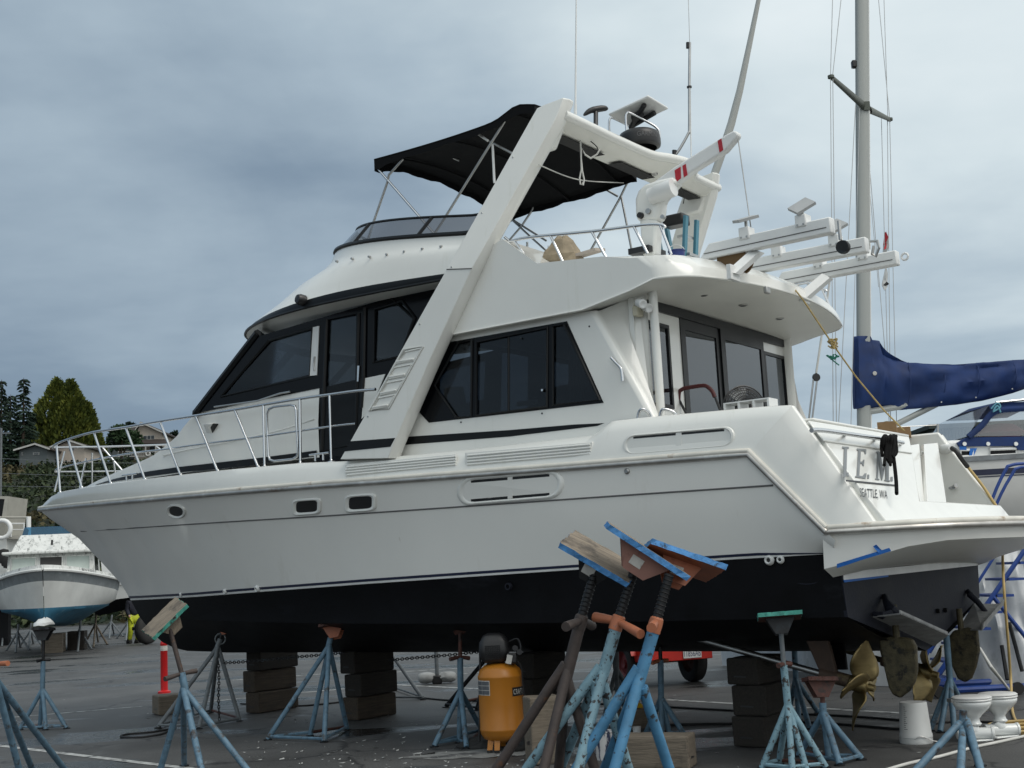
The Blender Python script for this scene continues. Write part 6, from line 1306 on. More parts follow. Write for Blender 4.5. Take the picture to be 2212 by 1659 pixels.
# ================================================================== bucket, toilets, hoses and cords
bk = gz(G(1980, 1604)); BU = thing('white_bucket', 'upturned white plastic bucket below the starboard propeller', 'bucket', (bk.x, bk.y, 0))
M_PAIL = mat('white_pail_plastic', (0.56, 0.57, 0.56), .45, var=.06, vs=4)
MB().lathe([(.146, 0), (.150, .012), (.146, .05), (.150, .055), (.146, .085), (.142, .09), (.123, .355), (.118, .365), (.0001, .367)], (0, 0, 0), 36).build('pail', M_PAIL, BU, smooth=40)
for i in range(12): z = .13+.018*i; r_ = .1425-.019*(z-.09)/.265+.0012; w_ = .16 if i % 3 else .26; MB().grid(cyl_lab(-2.62, -2.62+w_, z, z+.004, r_, 3)).build('volume_mark', M_LETTERK, BU)
MB().tube(smoothpath([(-.06, -.15, .05), (.0, -.16, .075), (.10, -.14, .03), (.19, -.12, .012)], 4), .004, 5).build('wire_handle', M_SSD, BU)
M_CHINA = mat('white_china', (0.70, 0.72, 0.71), .15, var=.03, coat=.4)
def toilet(px, lab, rz):
    g_ = gz(G(*px)); t = thing('marine_toilet', lab, 'toilet', (g_.x, g_.y, 0), rz, 'white marine toilets on the asphalt'); s = .93
    MB().lathe([(.06*s, .14), (.075*s, .155), (.06*s, .17), (.055*s, .20), (.085*s, .235), (.135*s, .275), (.172*s, .315), (.182*s, .335), (.182*s, .352), (.176*s, .358), (.10*s, .35)], (0, 0, 0), 36).build('bowl', M_CHINA, t, smooth=50)
    MB().lathe([(.150*s, .360), (.186*s, .362), (.190*s, .372), (.184*s, .380), (.150*s, .380)], (0, 0, 0), 36).build('seat', M_WHITE, t, smooth=40)
    MB().lathe([(.188*s, .384), (.190*s, .392), (.175*s, .402), (.10*s, .408), (.0001, .409)], (0, 0, 0), 36).build('lid', M_WHITE, t, smooth=40)
    MB().tube([(-.04, .02, .14), (-.02, .01, .10), (.02, 0, .085)], [.06, .062, .058], 16).build('outlet_elbow', M_CHINA, t, smooth=60)
    p_ = MB().tube([(-.16, .03, .075), (-.02, .0, .072), (.14, -.05, .068)], .052, 20).build('pump', M_CHINA, t, smooth=60); MB().lathe([(.0001, .014), (.045, .014), (.060, .006), (.060, -.012), (.05, -.02)], (.145, -.0515, .068), 20, rotto((.95, -.3, 0))).build('pump_cap', M_CHINA, p_)
    MB().box((0, 0, .012), (.26, .18, .018)).build('base_plate', M_CHINA, t, bevel=.008); MB().box((-.17, .05, .368), (.05, .10, .03)).build('hinge', M_SSD, t); return t
toilet((2108, 1601), 'white marine toilet nearer the upturned bucket', 0.1); toilet((2164, 1593), 'white marine toilet at right beside the yellow hose', .35)
def ground_cord(px, r, m, name, label, cat, n=5, z=None):
    pts = [G(x, y) for x, y in px]; pts = [Vector((p.x, p.y, r+.001)) for p in pts]; o = MB().tube(smoothpath(pts, n), r, 7).build(name, m, smooth=60); return tag(o, label, cat)
ground_cord(((1180, 1522), (1300, 1523), (1430, 1529), (1593, 1538), (1700, 1544), (1800, 1548), (1880, 1553), (1950, 1559)), .013, M_CORD, 'black_hose', 'black hose across the asphalt passing behind the upturned bucket', 'hose')
ground_cord(((1445, 1569), (1520, 1567), (1600, 1566), (1720, 1563), (1793, 1566), (1860, 1571), (1945, 1578), (1990, 1576)), .013, M_CORD, 'black_hose', 'nearer black hose running to the white bucket', 'hose')
ground_cord(((520, 1522), (640, 1527), (760, 1516), (870, 1507), (960, 1514), (1030, 1516)), .012, M_CORD, 'black_hose', 'thin black hose between the first two block stacks', 'hose')
ground_cord(((366, 1577), (330, 1583), (275, 1588), (262, 1594), (300, 1595), (345, 1589), (366, 1580), (380, 1572)), .012, M_CORD, 'black_hose', 'loop of black hose beside the tilted pad stand', 'hose')
ground_cord(((1985, 1572), (2040, 1563), (2120, 1562), (2212, 1566), (2280, 1570)), .012, M_CORD, 'black_hose', 'black hose running behind the two toilets', 'hose')
ground_cord(((1900, 1672), (1960, 1654), (2026, 1639), (2070, 1627), (2113, 1616), (2160, 1606), (2230, 1590)), .014, M_CORDW, 'grey_hose', 'pale grey hose curving past the front right stand', 'hose')
mm = MB(); cg2 = gz(G(2222, 1582))
for k in range(5): mm.tube([cg2+Vector(((.30+.03*k)*math.cos(t*.2618), (.22+.02*k)*math.sin(t*.2618), .02+.028*(k % 3))) for t in range(24)], .014, 7, closed=True)
o = mm.build('yellow_hose', M_HOSE, smooth=60); tag(o, 'coil of yellow hose beside the right toilet', 'hose')
o = MB().tube([W(2117, 1400, 15.6), W(2140, 1440, 15.2), G(2184, 1503)+Vector((0, 0, .05))], .014, 7).build('grey_line', M_CORDW, smooth=60); tag(o, 'taut grey line running down from the plastic sheet to the asphalt', 'line')
# chain slung between the stands
def chain(px, d0, d1, name, label):
    pts = [W(x, y, d0+(d1-d0)*i/(len(px)-1)) for i, (x, y) in enumerate(px)]; path = smoothpath(pts, 20); L = 0; mm = MB(); acc = 0; k = 0; step = .036
    for a, b in zip(path, path[1:]):
        l = (b-a).length
        while acc < l:
            p = a.lerp(b, acc/l); t = (b-a).normalized(); s1 = Vector((0, 0, 1)); s1 = (s1-t*s1.dot(t)).normalized(); s2 = t.cross(s1); w = s1 if k % 2 else s2
            mm.tube([p+t*.026*math.cos(q*1.0472)+w*.016*math.sin(q*1.0472) for q in range(6)], .0055, 5, closed=True); acc += step; k += 1
        acc -= l
    o = mm.build(name, M_SCREW); tag(o, label, 'chain')
chain(((484, 1432), (534, 1429), (618, 1421), (680, 1416), (742, 1410)), 16.4, 15.6, 'chain', 'rusty chain strung from the bow stand to the second block stack')
chain(((843, 1426), (900, 1421), (980, 1414), (1050, 1406)), 15.6, 15.0, 'chain', 'rusty chain strung from the second block stack towards the compressor')
p = W(472, 1432, 16.4); chain(((472, 1432), (473, 1470), (472, 1510), (474, 1556)), 16.4, 16.4, 'chain', 'end of chain hanging straight down from the grey bow stand')
# odds and ends between the large stands
pc_ = gz(G(1308, 1640)); PN = thing('paint_pail', 'white and blue paint pail with drips behind the large stands', 'pail', (pc_.x, pc_.y, 0))
MB().lathe([(.09, 0), (.10, .24), (.106, .245), (.106, .255), (.095, .255), (.09, .2), (.0001, .2)], (0, 0, 0), 22).build('pail', mat('dripped_pail', (0.5, 0.5, 0.5), .5, wear=[((0.02, 0.03, 0.07), 7, .5, .05, (3, 3, .6))]), PN, smooth=40); MB().tube([(.10*math.cos(t*.314), -.02, .24+.08*math.sin(t*.314)) for t in range(11)], .004, 5).build('handle', M_SSD, PN)
bx = gz(G(1372, 1572)); BC = thing('tool_box', 'small grimy box with rags between the large stands', 'box', (bx.x, bx.y, 0), .4); MB().box((0, 0, .10), (.34, .26, .2)).build('carton', M_WOODL, BC, bevel=.01); MB().box((0, 0, .203), (.3, .2, .006)).build('lid', M_CARD, BC)
mm = MB(); rn = random.Random(12); rows = [[Vector((bx.x+.02+(.12*(1-i/4))*math.cos(t*.6283)*(1+rn.uniform(-.3, .3)), bx.y-.04+.06*(1-i/4)*math.sin(t*.6283), .209+.03*i*(1-.12*i)+rn.uniform(0, .01))) for t in range(10)] for i in range(5)]
o = mm.grid(rows, True).build('yellow_glove', mat('yellow_rubber', (0.55, 0.34, 0.02), .5), smooth=30); tag(o, 'crumpled yellow glove on the grimy box', 'glove')
cu = gz(G(1376, 1582)); CU = thing('white_cup', 'small white tub beside the grimy box', 'tub', (cu.x, cu.y, 0)); MB().lathe([(.04, 0), (.046, .06), (.046, .062), (.0001, .058)], (0, 0, 0), 16).build('tub', M_WHITE, CU)
bd = gz(G(1268, 1676)); 
# ================================================================== rolling stairs and plastic sheet at right
M_BLUES = mat('blue_steel_paint', (0.012, 0.05, 0.24), .4, var=.15, vs=8, wear=[((0.05, 0.09, 0.2), 9, .6, .1)])
sg = gz(G(2110, 1498)); SY = sg.y; STAIR = thing('rolling_stairs', 'blue steel rolling stairs with handrails behind the stern', 'stairs', (sg.x, sg.y, 0))
def sw(x, y, dd=0.0): return W(x, y, SY+dd)-Vector((sg.x, sg.y, 0))
for dd in (-.35, .40):
    MB().tube([sw(2002, 1492, dd) if dd < 0 else sw(2016, 1476, dd), sw(2240, 1150, dd)], .028, 8).build('stringer', M_BLUES, STAIR)
    MB().tube(smoothpath([sw(1998, 1420, dd), sw(2070, 1290, dd), sw(2142, 1082, dd), sw(2172, 1016, dd), sw(2182, 1006, dd), sw(2215, 1001, dd), sw(2330, 998, dd)] if dd < 0 else [sw(2008, 1410, dd), sw(2080, 1285, dd), sw(2150, 1095, dd), sw(2188, 1022, dd), sw(2198, 1012, dd), sw(2225, 1008, dd), sw(2330, 1004, dd)], 4), .020, 8).build('handrail', M_BLUES, STAIR, smooth=60)
    MB().tube([sw(2040, 1372, dd), sw(2195, 1128, dd)], .018, 8).build('midrail', M_BLUES, STAIR)
    MB().tube([sw(2143, 1286, dd), sw(2260, 1432, dd)], .026, 8).build('brace', M_BLUES, STAIR)
    MB().tube([sw(2232, 1160, dd), sw(2236, 1490, dd)], .026, 8).build('rear_post', M_BLUES, STAIR)
    a = sw(1990, 1500, dd); b = sw(2330, 1490, dd); a.z = b.z = .09; MB().tube([a, b], .04, 8).build('base_frame', M_BLUES, STAIR)
for i in range(9):
    t = (i+.6)/9.5; a = sw(2002, 1492, -.35).lerp(sw(2240, 1150, -.35), t); b = sw(2016, 1476, .40).lerp(sw(2240, 1150, .40), t)
    m_ = (a+b)/2; MB().box(m_, (.20, (b-a).length, .03)).build('tread', M_BLUES, STAIR)
for i in range(2): MB().lathe([(.0001, .03), (.07, .03), (.075, 0), (.07, -.03), (.0001, -.03)], sw(2030+170*i, 1500, -.36)*1.0-Vector((0, 0, sw(2030+170*i, 1500, -.36).z-.075)), 16, rotto((0, 1, 0))).build('caster', M_RUBBER, STAIR)
M_SHEET = mat('milky_plastic_sheet', (0.40, 0.425, 0.445), .28, var=.12, vs=1.4, bump=.25, bs=5, wear=[((0.56, 0.585, 0.60), 1.6, .55, .2, (2.5, 2.5, .5)), ((0.25, 0.27, 0.29), 2.2, .60, .2, (2, 2, .6))])
rows = []; xs_ = [1560+(2720-1560)*i/120 for i in range(121)]
for j in range(22):
    t = j/21; row = []
    for i, x in enumerate(xs_):
        yb_ = interp([(1560, 1438), (1740, 1452), (1860, 1482), (2212, 1492), (2420, 1486)], x); base = G(x, yb_); dd_ = base.y+.0
        top_z = 2.05; p = Vector((base.x, base.y, 0)).lerp(Vector((base.x*1.03, base.y+1.1, top_z)), t)
        n_ = noise.noise(Vector((x*.035, t*1.2, 0)))*.16+noise.noise(Vector((x*.11, t*3.5, 4)))*.07+noise.noise(Vector((x*.02+t*2.5, t*4, 9)))*.12
        p.y += n_*(.35+.65*t); p.z = max(.006, p.z+.0); row.append(p)
    rows.append(row)
o = MB().grid(rows).build('plastic_sheet', M_SHEET, smooth=60); tag(o, 'milky plastic sheet hung as a skirt around the sailboat hull', 'plastic sheet')
for (a, b, lab) in (((2180, 1345), (2208, 1450), 'dark steel prop leaning on the plastic sheet at right'), ((2164, 1395), (2176, 1468), 'short dark prop beside the longer one against the sheet')):
    o = MB().tube([W(a[0], a[1], 15.9), W(b[0], b[1], 15.7)], .025, 8).build('steel_prop', M_SCREW); tag(o, lab, 'prop')
# ================================================================== sailboat
SD = 19.4; m0 = W(1866, 1000, SD); SB_ = thing('sailboat', 'white sailboat with navy stripe and blue canvas behind the yacht stern', 'sailboat', (m0.x, m0.y, 0), 0)
def sb(x, y, dd=0.0): return W(x, y, SD+dd)-Vector((m0.x, m0.y, 0))
def sp(mb_, n, m, **k): return mb_.build(n, m, SB_, **k)
zs_ = lambda x: sb(2120, 1003).z+.02*x*.3
def hsec(t):                                                # t 0 bow .. 1 stern
    x = -4.8+11.4*t; b = 1.65*(math.sin(math.pi*min(1, (t*.9+.0)))**.62 if t < .55 else 1.0-.30*((t-.55)/.45)**2) if t > 0 else .01
    z0 = zs_(x); return [Vector((x, -b, z0)), Vector((x, -b*1.0, z0-.05)), Vector((x+.15*(1-t), -b*.99, z0-.5)), Vector((x+.5*(1-t), -b*.93, z0-.95)), Vector((x+.9*(1-t), -b*.72, z0-1.35)), Vector((x+1.3*(1-t), -b*.25, z0-1.62)), Vector((x+1.4*(1-t), 0, z0-1.68))]
secs = [hsec(i/24) for i in range(25)]; M_SBH = mat('sailboat_gelcoat', (0.60, 0.60, 0.58), .35, var=.06)
full = [[p for p in s]+[Vector((p.x, -p.y, p.z)) for p in reversed(s[:-1])] for s in secs]
mm = MB().grid(full); mm.add(full[-1], [tuple(range(len(full[-1])))]); sp(mm, 'hull', M_SBH, smooth=50)
sp(MB().grid([[s[0]+Vector((0, -.004, 0)) for s in secs], [s[0]+Vector((0, -.02, -.07)) for s in secs]]), 'toe_rail', M_GREYP)
def hband(z0, z1, nm, m):
    def at(s, dz):
        for a, b in zip(s, s[1:]):
            if a.z-s[0].z >= -dz >= b.z-s[0].z: k = ((-dz)-(a.z-s[0].z))/((b.z-a.z)+1e-9); return a.lerp(b, k)+Vector((0, -.006, 0))
        return s[0]
    sp(MB().grid([[at(s, z0) for s in secs], [at(s, z1) for s in secs]]), nm, m)
sp(MB().prism([Vector((-1.6, -.12, 1.5)), Vector((2.2, -.12, 1.5)), Vector((1.9, -.12, .32)), Vector((-.9, -.12, .32))], (0, .24, 0)), 'keel', M_ANTN, bevel=.04)
for x in (-.5, 1.4): sp(MB().box((x, 0, .16), (.3, 1.0, .31)), 'keel_timber', M_WOOD)
hband(.19, .27, 'navy_stripe', M_NAVY); hband(.285, .30, 'thin_stripe', M_NAVY)
sp(MB().add([s[0]-Vector((0, 0, .02)) for s in secs]+[Vector((s[0].x, -s[0].y, s[0].z-.02)) for s in reversed(secs)], [tuple(range(50))]), 'deck', M_SBH, smooth=0)
# cabin trunk with two windows
cab = [sb(1880, 1000, -1.1), sb(2300, 992, -1.1), sb(2300, 950, -1.0), sb(2062, 951, -1.0), sb(1960, 958, -.95), sb(1890, 985, -.95)]
cab = [Vector((p.x, -1.05, p.z)) for p in cab]; ht = [[Vector((p.x, -1.05, p.z)) for p in (sb(2137, 971, -1.05), sb(2194, 969, -1.05), sb(2194, 984, -1.05), sb(2137, 985, -1.05))], [Vector((p.x, -1.05, p.z)) for p in (sb(2074, 972, -1.05), sb(2101, 972, -1.05), sb(2099, 987, -1.05), sb(2074, 987, -1.05))]]
sp(MB().prism(cab, (0, 2.1, 0)), 'cabin_trunk', M_WHITE, bevel=.05, bseg=3, smooth=40)
for q in ht:
    f_ = sp(MB().tube([p+Vector((0, -.02, 0)) for p in q], .022, 8, closed=True), 'window_frame', M_WHITE, smooth=60); MB().prism([p+Vector((0, -.012, 0)) for p in q], (0, .006, 0)).build('window_pane', M_BLKP, f_, smooth=0)
q = ht[1]; sp(MB().prism([q[0]+Vector((-.02, -.045, .05)), q[1]+Vector((-.10, -.045, .05)), q[1]+Vector((-.10, -.045, -.0)), q[0]+Vector((-.02, -.045, -.0))], (0, .004, 0)), 'masking_tape', M_TAPE); sp(MB().prism([q[1]+Vector((-.05, -.045, .02)), q[1]+Vector((.05, -.045, .02)), q[2]+Vector((.0, -.045, -.02)), q[2]+Vector((-.06, -.045, -.02))], (0, .004, 0)), 'masking_tape', M_TAPE)
# dodger
M_BLUEC = mat('royal_blue_canvas', (0.004, 0.024, 0.105), .8, var=.25, vs=3, bump=.3, bs=6)
DY = -1.1
def dg_(x, y, dy=0): p = sb(x, y, DY); return Vector((p.x, DY+dy, p.z))
sp(MB().prism([dg_(2068, 956), dg_(2088, 945), dg_(2300, 941), dg_(2300, 975), dg_(2200, 972), dg_(2192, 963), dg_(2072, 964)], (0, 2.2, 0)), 'dodger_skirt', M_BLUEC)
for x in (2083, 2134, 2194): sp(MB().lathe([(.0001, .012), (.028, .012), (.03, 0)], dg_(x, 959, -.01), 12, rotto((0, -1, 0))), 'turn_button', M_WHITE)
sp(MB().grid([[dg_(2088, 943), dg_(2136, 876)], [dg_(2088, 943, 2.2), dg_(2136, 876, 2.2)]]), 'front_window', M_CLEAR)
sp(MB().add([dg_(2097, 943), dg_(2150, 889), dg_(2300, 880), dg_(2300, 940)], [(0, 1, 2, 3)]), 'side_window', M_CLEAR, smooth=0)
sp(MB().tube(smoothpath([dg_(2092, 944), dg_(2122, 918), dg_(2150, 889), dg_(2212, 882), dg_(2300, 878)], 4), .045, 8), 'dodger_piping', M_BLUEC, smooth=60)
sp(MB().grid([[dg_(2136, 876, .0), dg_(2150, 870), dg_(2212, 868), dg_(2300, 862)], [dg_(2140, 890, -.02), dg_(2152, 890, -.03), dg_(2212, 884, -.03), dg_(2300, 880, -.03)]]), 'dodger_top_edge', M_BLUEC)
sp(MB().grid([[dg_(2136, 876), dg_(2150, 870), dg_(2212, 868), dg_(2300, 862)], [dg_(2136, 872, 1.1), dg_(2150, 862, 1.1), dg_(2212, 858, 1.1), dg_(2300, 852, 1.1)], [dg_(2136, 876, 2.2), dg_(2150, 870, 2.2), dg_(2212, 868, 2.2), dg_(2300, 862, 2.2)]]), 'dodger_top', M_BLUEC, smooth=60)
sp(MB().tube([dg_(2150, 870, -.03), dg_(2212, 864, -.03), dg_(2300, 856, -.03)], .02, 8), 'dodger_handrail', M_SS)
k = sp(MB().tube(smoothpath([dg_(2138, 884, -.06), dg_(2150, 872, -.07), dg_(2157, 880, -.07), dg_(2142, 890, -.07), dg_(2150, 878, -.08), dg_(2158, 892, -.06)], 4), .012, 6), 'dodger_tie', mat('pale_blue_cord', (0.12, 0.33, 0.42), .7))
mm = MB(); rn = random.Random(4)
sp(MB().lathe([(.0001, .02), (.25, 0), (.35, .10), (.2, .22), (.0001, .25)], dg_(2190, 940, .5)-Vector((0, 0, .02)), 14), 'red_cushion', mat('faded_red_cloth', (0.22, 0.03, 0.035), .8, var=.3), smooth=50)
# mast, spreaders, boom, cover
M_MAST = mat('grey_mast', (0.33, 0.345, 0.33), .45, .25, var=.06, vs=2, stretch=(1, 1, .2))
def mast_sec(c, kx=.105, ky=.075): return [c+Vector((kx*math.copysign(abs(math.cos(t*.3927))**.8, math.cos(t*.3927)), ky*math.copysign(abs(math.sin(t*.3927))**.8, math.sin(t*.3927)), 0)) for t in range(16)]
mt0, mt1 = sb(1866.5, 1000), sb(1861, -70); rows = [mast_sec(mt0.lerp(mt1, i/10)) for i in range(11)]
sp(MB().grid(rows, True), 'mast', M_MAST, smooth=60); sp(MB().tube([mt0+Vector((.108, .0, 0)), mt1+Vector((.108, .0, 0))], .014, 6), 'sail_track', M_WHITE)
sp(MB().box(sb(1847, 139)+Vector((-.02, 0, 0)), (.07, .10, .12)), 'steaming_light', M_BLACK, bevel=.015); sp(MB().tube([sb(1850, 128), sb(1842, 134), sb(1841, 148), sb(1852, 142)], .006, 5), 'light_guard', M_SS)
M_SPR = mat('dark_spreader', (0.075, 0.085, 0.07), .5, .3, var=.2)
for a, b in (((1866, 229, -.05), (1795, 166, -1.15)), ((1878, 237, .06), (1922, 258, 1.05))):
    A_, B_ = sb(*a), sb(*b); d_ = (B_-A_).normalized(); s1 = Vector((d_.z, 0, -d_.x)).normalized(); s1 = (s1-d_*s1.dot(d_)).normalized(); up_ = d_.cross(s1)
    rows = []
    for i in range(5): t = i/4; w_ = .075-.03*t; c_ = A_.lerp(B_, t); rows.append([c_+s1*w_*math.cos(q*.7854)+up_*w_*.5*math.sin(q*.7854) for q in range(8)])
    mm = MB().grid(rows, True); mm.add(rows[-1], [tuple(range(8))]); s_ = sp(mm, 'spreader', M_SPR, smooth=50); MB().lathe([(.0001, .03), (.05, .02), (.05, -.02), (.0001, -.03)], B_, 10).build('spreader_tip', M_SPR, s_)
sp(MB().box(sb(1869, 233)-Vector((0, .08, 0)), (.10, .04, .14)), 'spreader_bracket', M_SPR)
TOPC = [(1846, 727), (1879, 725), (1881, 734), (1901, 736), (1908, 754), (1927, 768), (1962, 783), (2010, 787), (2058, 787), (2122, 783), (2212, 776), (2330, 768), (2420, 765)]; BOTC = [(1846, 884), (1943, 886), (1994, 882), (2052, 876), (2122, 866), (2186, 850), (2212, 841), (2330, 815), (2420, 800)]
rows = []; xs_ = [1844, 1846, 1850, 1858, 1868, 1879, 1884, 1892, 1900, 1906]+[1914+8*i for i in range(65)]
for i, x in enumerate(xs_):
    yt, ybm = interp(TOPC, x), interp(BOTC, x); a, b = sb(x, yt), sb(x, ybm); row = []; w0 = .235 if x < 1905 else .15; ef = 1 if 1846 < x else .35
    for j in range(24):
        t = j/24*2*math.pi; k = .5-.5*math.cos(t); p = a.lerp(b, k); wv = w0*ef*math.sin(t)*(.55+.45*k)
        nz_ = noise.noise(Vector((x*.02, k*5+math.sin(t), 1)))*.06+noise.noise(Vector((x*.045+k*2.2, k*2, 7)))*.07
        fold = .06*math.sin((x*.035)+k*7)*math.exp(-((x-1930)/110)**2)
        p = p+Vector((0, -wv-(nz_+fold)*math.copysign(1, math.sin(t)+1e-6)*ef, 0)); row.append(p)
    rows.append(row)
mm = MB().grid(rows, True); mm.add(rows[0], [tuple(range(24))]); cov = sp(mm, 'sail_cover', M_BLUEC, smooth=70); MB().lathe([(.0001, .01), (.03, .01), (.034, 0)], sb(1882, 811)-Vector((0, .20, 0)), 14, rotto((0, -1, 0))).build('sailmaker_badge', M_LABELW, cov)
for x in (1962, 2036, 2110, 2188, 2270):
    yt, ybm = interp(TOPC, x), interp(BOTC, x); a, b = sb(x, yt), sb(x-4, ybm); MB().tube([a.lerp(b, k/10)+Vector((0, -.15*math.sin(math.pi*k/10)*(.55+.45*k/10)-.065*math.sin(math.pi*k/10), 0)) for k in range(11)], .007, 5).build('canvas_seam', M_BLUEC, cov)
    MB().lathe([(.0001, .008), (.011, .008), (.013, 0)], sb(x-10, ybm-6)-Vector((0, .16, 0)), 10, rotto((0, -1, 0))).build('cover_fastener', M_SSD, cov)
sp(MB().tube([sb(1900, 936), sb(1925, 922), sb(2046, 862)], .045, 10), 'boom_vang', M_MAST, smooth=60); sp(MB().tube([sb(1860, 892), sb(2420, 800)], .05, 10), 'boom', M_MAST)
def wire(a, b, r=.006, dd=0.0, de=None): sp(MB().tube([sb(*a, dd), sb(*b, dd if de is None else de)], r, 5), 'rigging_wire', M_SSD)
for a, b in (((1799, -20), (1794, 166)), ((1819, -20), (1799, 160)), ((1794, 168), (1800, 925)), ((1799, 168), (1807, 925))): wire(a, b, .006, -1.15)
for a, b in (((1896, -20), (1922, 256)), ((1909, -20), (1918, 256)), ((1917, 260), (1924, 925)), ((1922, 260), (1937, 925)), ((1904, 256), (1921, 925))): wire(a, b, .006, 1.05)
wire((1848, 228), (1811, 925), .006, -.6); wire((1857, 234), (1838, 925), .005, -.4); wire((1876, 330), (1912, 760), .006, .3); wire((1878, 400), (1898, 620), .005, .6)
for x, y in ((2025, 930), ): sp(MB().tube([sb(2022, 1000, -1.4), sb(2026, 916, -1.4)], .018, 8), 'lifeline_stanchion', M_SSD)
wire((1890, 925), (2026, 918), .006, -1.4, -1.4)
# flag halyard with flags
mm = MB(); F0 = [(1911, 503), (1914, 500), (1920, 528), (1914, 546), (1908, 547)]
M_FLAGR = mat('red_flag_cloth', (0.42, 0.02, 0.03), .7); M_FLAGW = mat('white_flag_cloth', (0.55, 0.56, 0.55), .7)
FL = thing('signal_flags', 'red and white flags hanging limp from the sailboat rigging', 'flags', W(1914, 500, SD+1.05)); fo = FL.location.copy()
def fw(pts, dd): return [W(x, y, SD+1.05+dd*(.5-((i*37) % 7)/7)) - fo for i, (x, y) in enumerate(pts)]
MB().prism(fw(((1911, 503), (1914, 500), (1919, 512), (1913, 526), (1908, 530)), .1), (0, .01, 0)).build('red_flag', M_FLAGR, FL); MB().prism(fw(((1908, 530), (1913, 526), (1919, 512), (1921, 530), (1915, 547), (1907, 546)), .1), (0, .012, 0)).build('white_panel', M_FLAGW, FL)
MB().prism(fw(((1911, 524), (1916, 522), (1915, 536), (1909, 540)), .1), (0, -.004, 0)).build('red_leaf', M_FLAGR, FL); MB().prism(fw(((1914, 572), (1918, 590), (1917, 620), (1911, 628), (1905, 616), (1907, 605)), .12), (0, .012, 0)).build('white_pennant', M_FLAGW, FL); MB().tube(fw(((1910, 618), (1917, 611)), 0), .03, 5).build('dark_hem', M_CORD, FL)
# slack backstay with its tackle, seen beyond the overhang
mm = MB().tube([W(1792, 610, 18.2), W(1763, 806, 18.2)], .014, 6); o = thing('backstay_tackle', 'pale stay with a black pulley block beyond the stern overhang', 'stay', W(1763, 812, 18.2)); oo = o.location.copy()
MB().tube([W(1792, 610, 18.2)-oo, W(1763, 806, 18.2)-oo], .016, 6).build('stay', M_CORDW, o); MB().lathe([(.0001, .03), (.05, .03), (.06, 0), (.05, -.03), (.0001, -.03)], (0, 0, -.02), 14, rotto((0, 1, 0))).build('pulley', M_BLACK, o)
for a in ((1757, 820, 1745, 925), (1765, 820, 1752, 925)): MB().tube([W(a[0], a[1], 18.2)-oo, W(a[2], a[3], 18.2)-oo], .013, 6).build('tackle_line', M_SSD, o)
mm = MB(); p = W(1799, 772, 18.2); rn = random.Random(3)
for k in range(4): mm.tube(smoothpath([p+Vector((rn.uniform(-.09, .09), 0, rn.uniform(-.03, .05))) for _ in range(4)]+[p+Vector((.08, 0, -.12))]*(k == 0), 3), .010, 5)
o = mm.build('knotted_cord', mat('green_cord', (0.01, 0.13, 0.09), .8)); tag(o, 'short green cord knotted on the wires beyond the overhang', 'cord')
# dark green shed beyond
wd = 75.0; a, b = W(2015, 926, wd), W(2420, 886, wd); M_SHED = mat('dark_green_cladding', (0.020, 0.030, 0.026), .6, var=.15, vs=.5)
SH = thing('green_shed', 'dark green corrugated shed behind the sailboat dodger', 'shed', (a.x, wd, 0)); L_ = b.x-a.x; z_ = a.z; prof = []
n = 220
for i in range(n): prof.append((L_*i/n, (0, .0, -.10, -.10)[i % 4]))
MB().grid([[Vector((x, y, 0)) for x, y in prof], [Vector((x, y, z_)) for x, y in prof]]).build('corrugated_wall', M_SHED, SH, smooth=0); MB().box((L_/2, 5, z_+.1), (L_+.6, 10.6, .25)).build('roof_edge', M_SHED, SH); MB().box((0, 5, z_/2), (.1, 10, z_)).build('end_wall', M_SHED, SH)
# ================================================================== boats, man and hillside at left
M_GRIME = mat('grimy_white_paint', (0.60, 0.61, 0.59), .6, var=.1, vs=3, wear=[((0.20, 0.21, 0.20), 2.0, .53, .12, (5, 3, .35)), ((0.30, 0.31, 0.30), 8, .56, .1)])
M_OLDH = mat('weathered_hull_white', (0.64, 0.65, 0.63), .5, var=.1, vs=1.5, wear=[((0.44, 0.44, 0.42), 2.0, .62, .2, (2, 2, .5))])
M_GUN = mat('grey_gunwale', (0.17, 0.19, 0.20), .6, var=.2, vs=4, wear=[((0.35, 0.36, 0.36), 4, .6, .15)])
M_BLUBT = mat('faded_blue_bottom', (0.02, 0.12, 0.20), .7, var=.2, vs=2, wear=[((0.16, 0.26, 0.30), 2.5, .58, .12), ((0.02, 0.05, 0.08), 5, .62, .1)])
M_CURT = mat('pale_green_curtain', (0.42, 0.48, 0.45), .7, var=.1, vs=3)
M_BSCR = glassmat('blue_acrylic', (0.08, 0.30, 0.50), base=.45, basecol=(0.01, 0.09, 0.18))
cb0 = W(92, 1351, 38.0)
CR = thing('cabin_cruiser', 'old white cabin cruiser with faded blue bottom seen bow on', 'cabin cruiser', (cb0.x, 38.0, 0), R(16))
def wz(x, y, d): return W(x, y, d).z
zs0, zs1 = wz(92, 1231, 38), wz(240, 1254, 42.5)
def crs(t):
    y = 9.5*t; b = 2.05*min(1, (t/.42))**.55*(1-.06*max(0, t-.42)) if t > 0 else .01; zs = zs0+(zs1-zs0)*min(1, t/.45); k = max(0, 1-t/.12)
    zk = cb0.z+.0-.25*t
    return [(b, zs), (b*.985, zs-.02), (b*.955, zs-.32), (b*.90-.0*k, zs-.65), (b*.80, 1.46), (b*.78, 1.38), (b*.55, 1.28-.1*t), (b*.25, zk+.10), (0, zk)], y, k
def crow(i, s, off=0.0):
    o = []
    for j in range(29):
        t = (j/28)**1.6; q, y, k = crs(t); rake = -.75*max(0, (q[i][1]-1.5)/1.4)*(1-min(1, t/.3))
        o.append(Vector((s*(q[i][0]+off), y+.5+rake, q[i][1])))
    return o
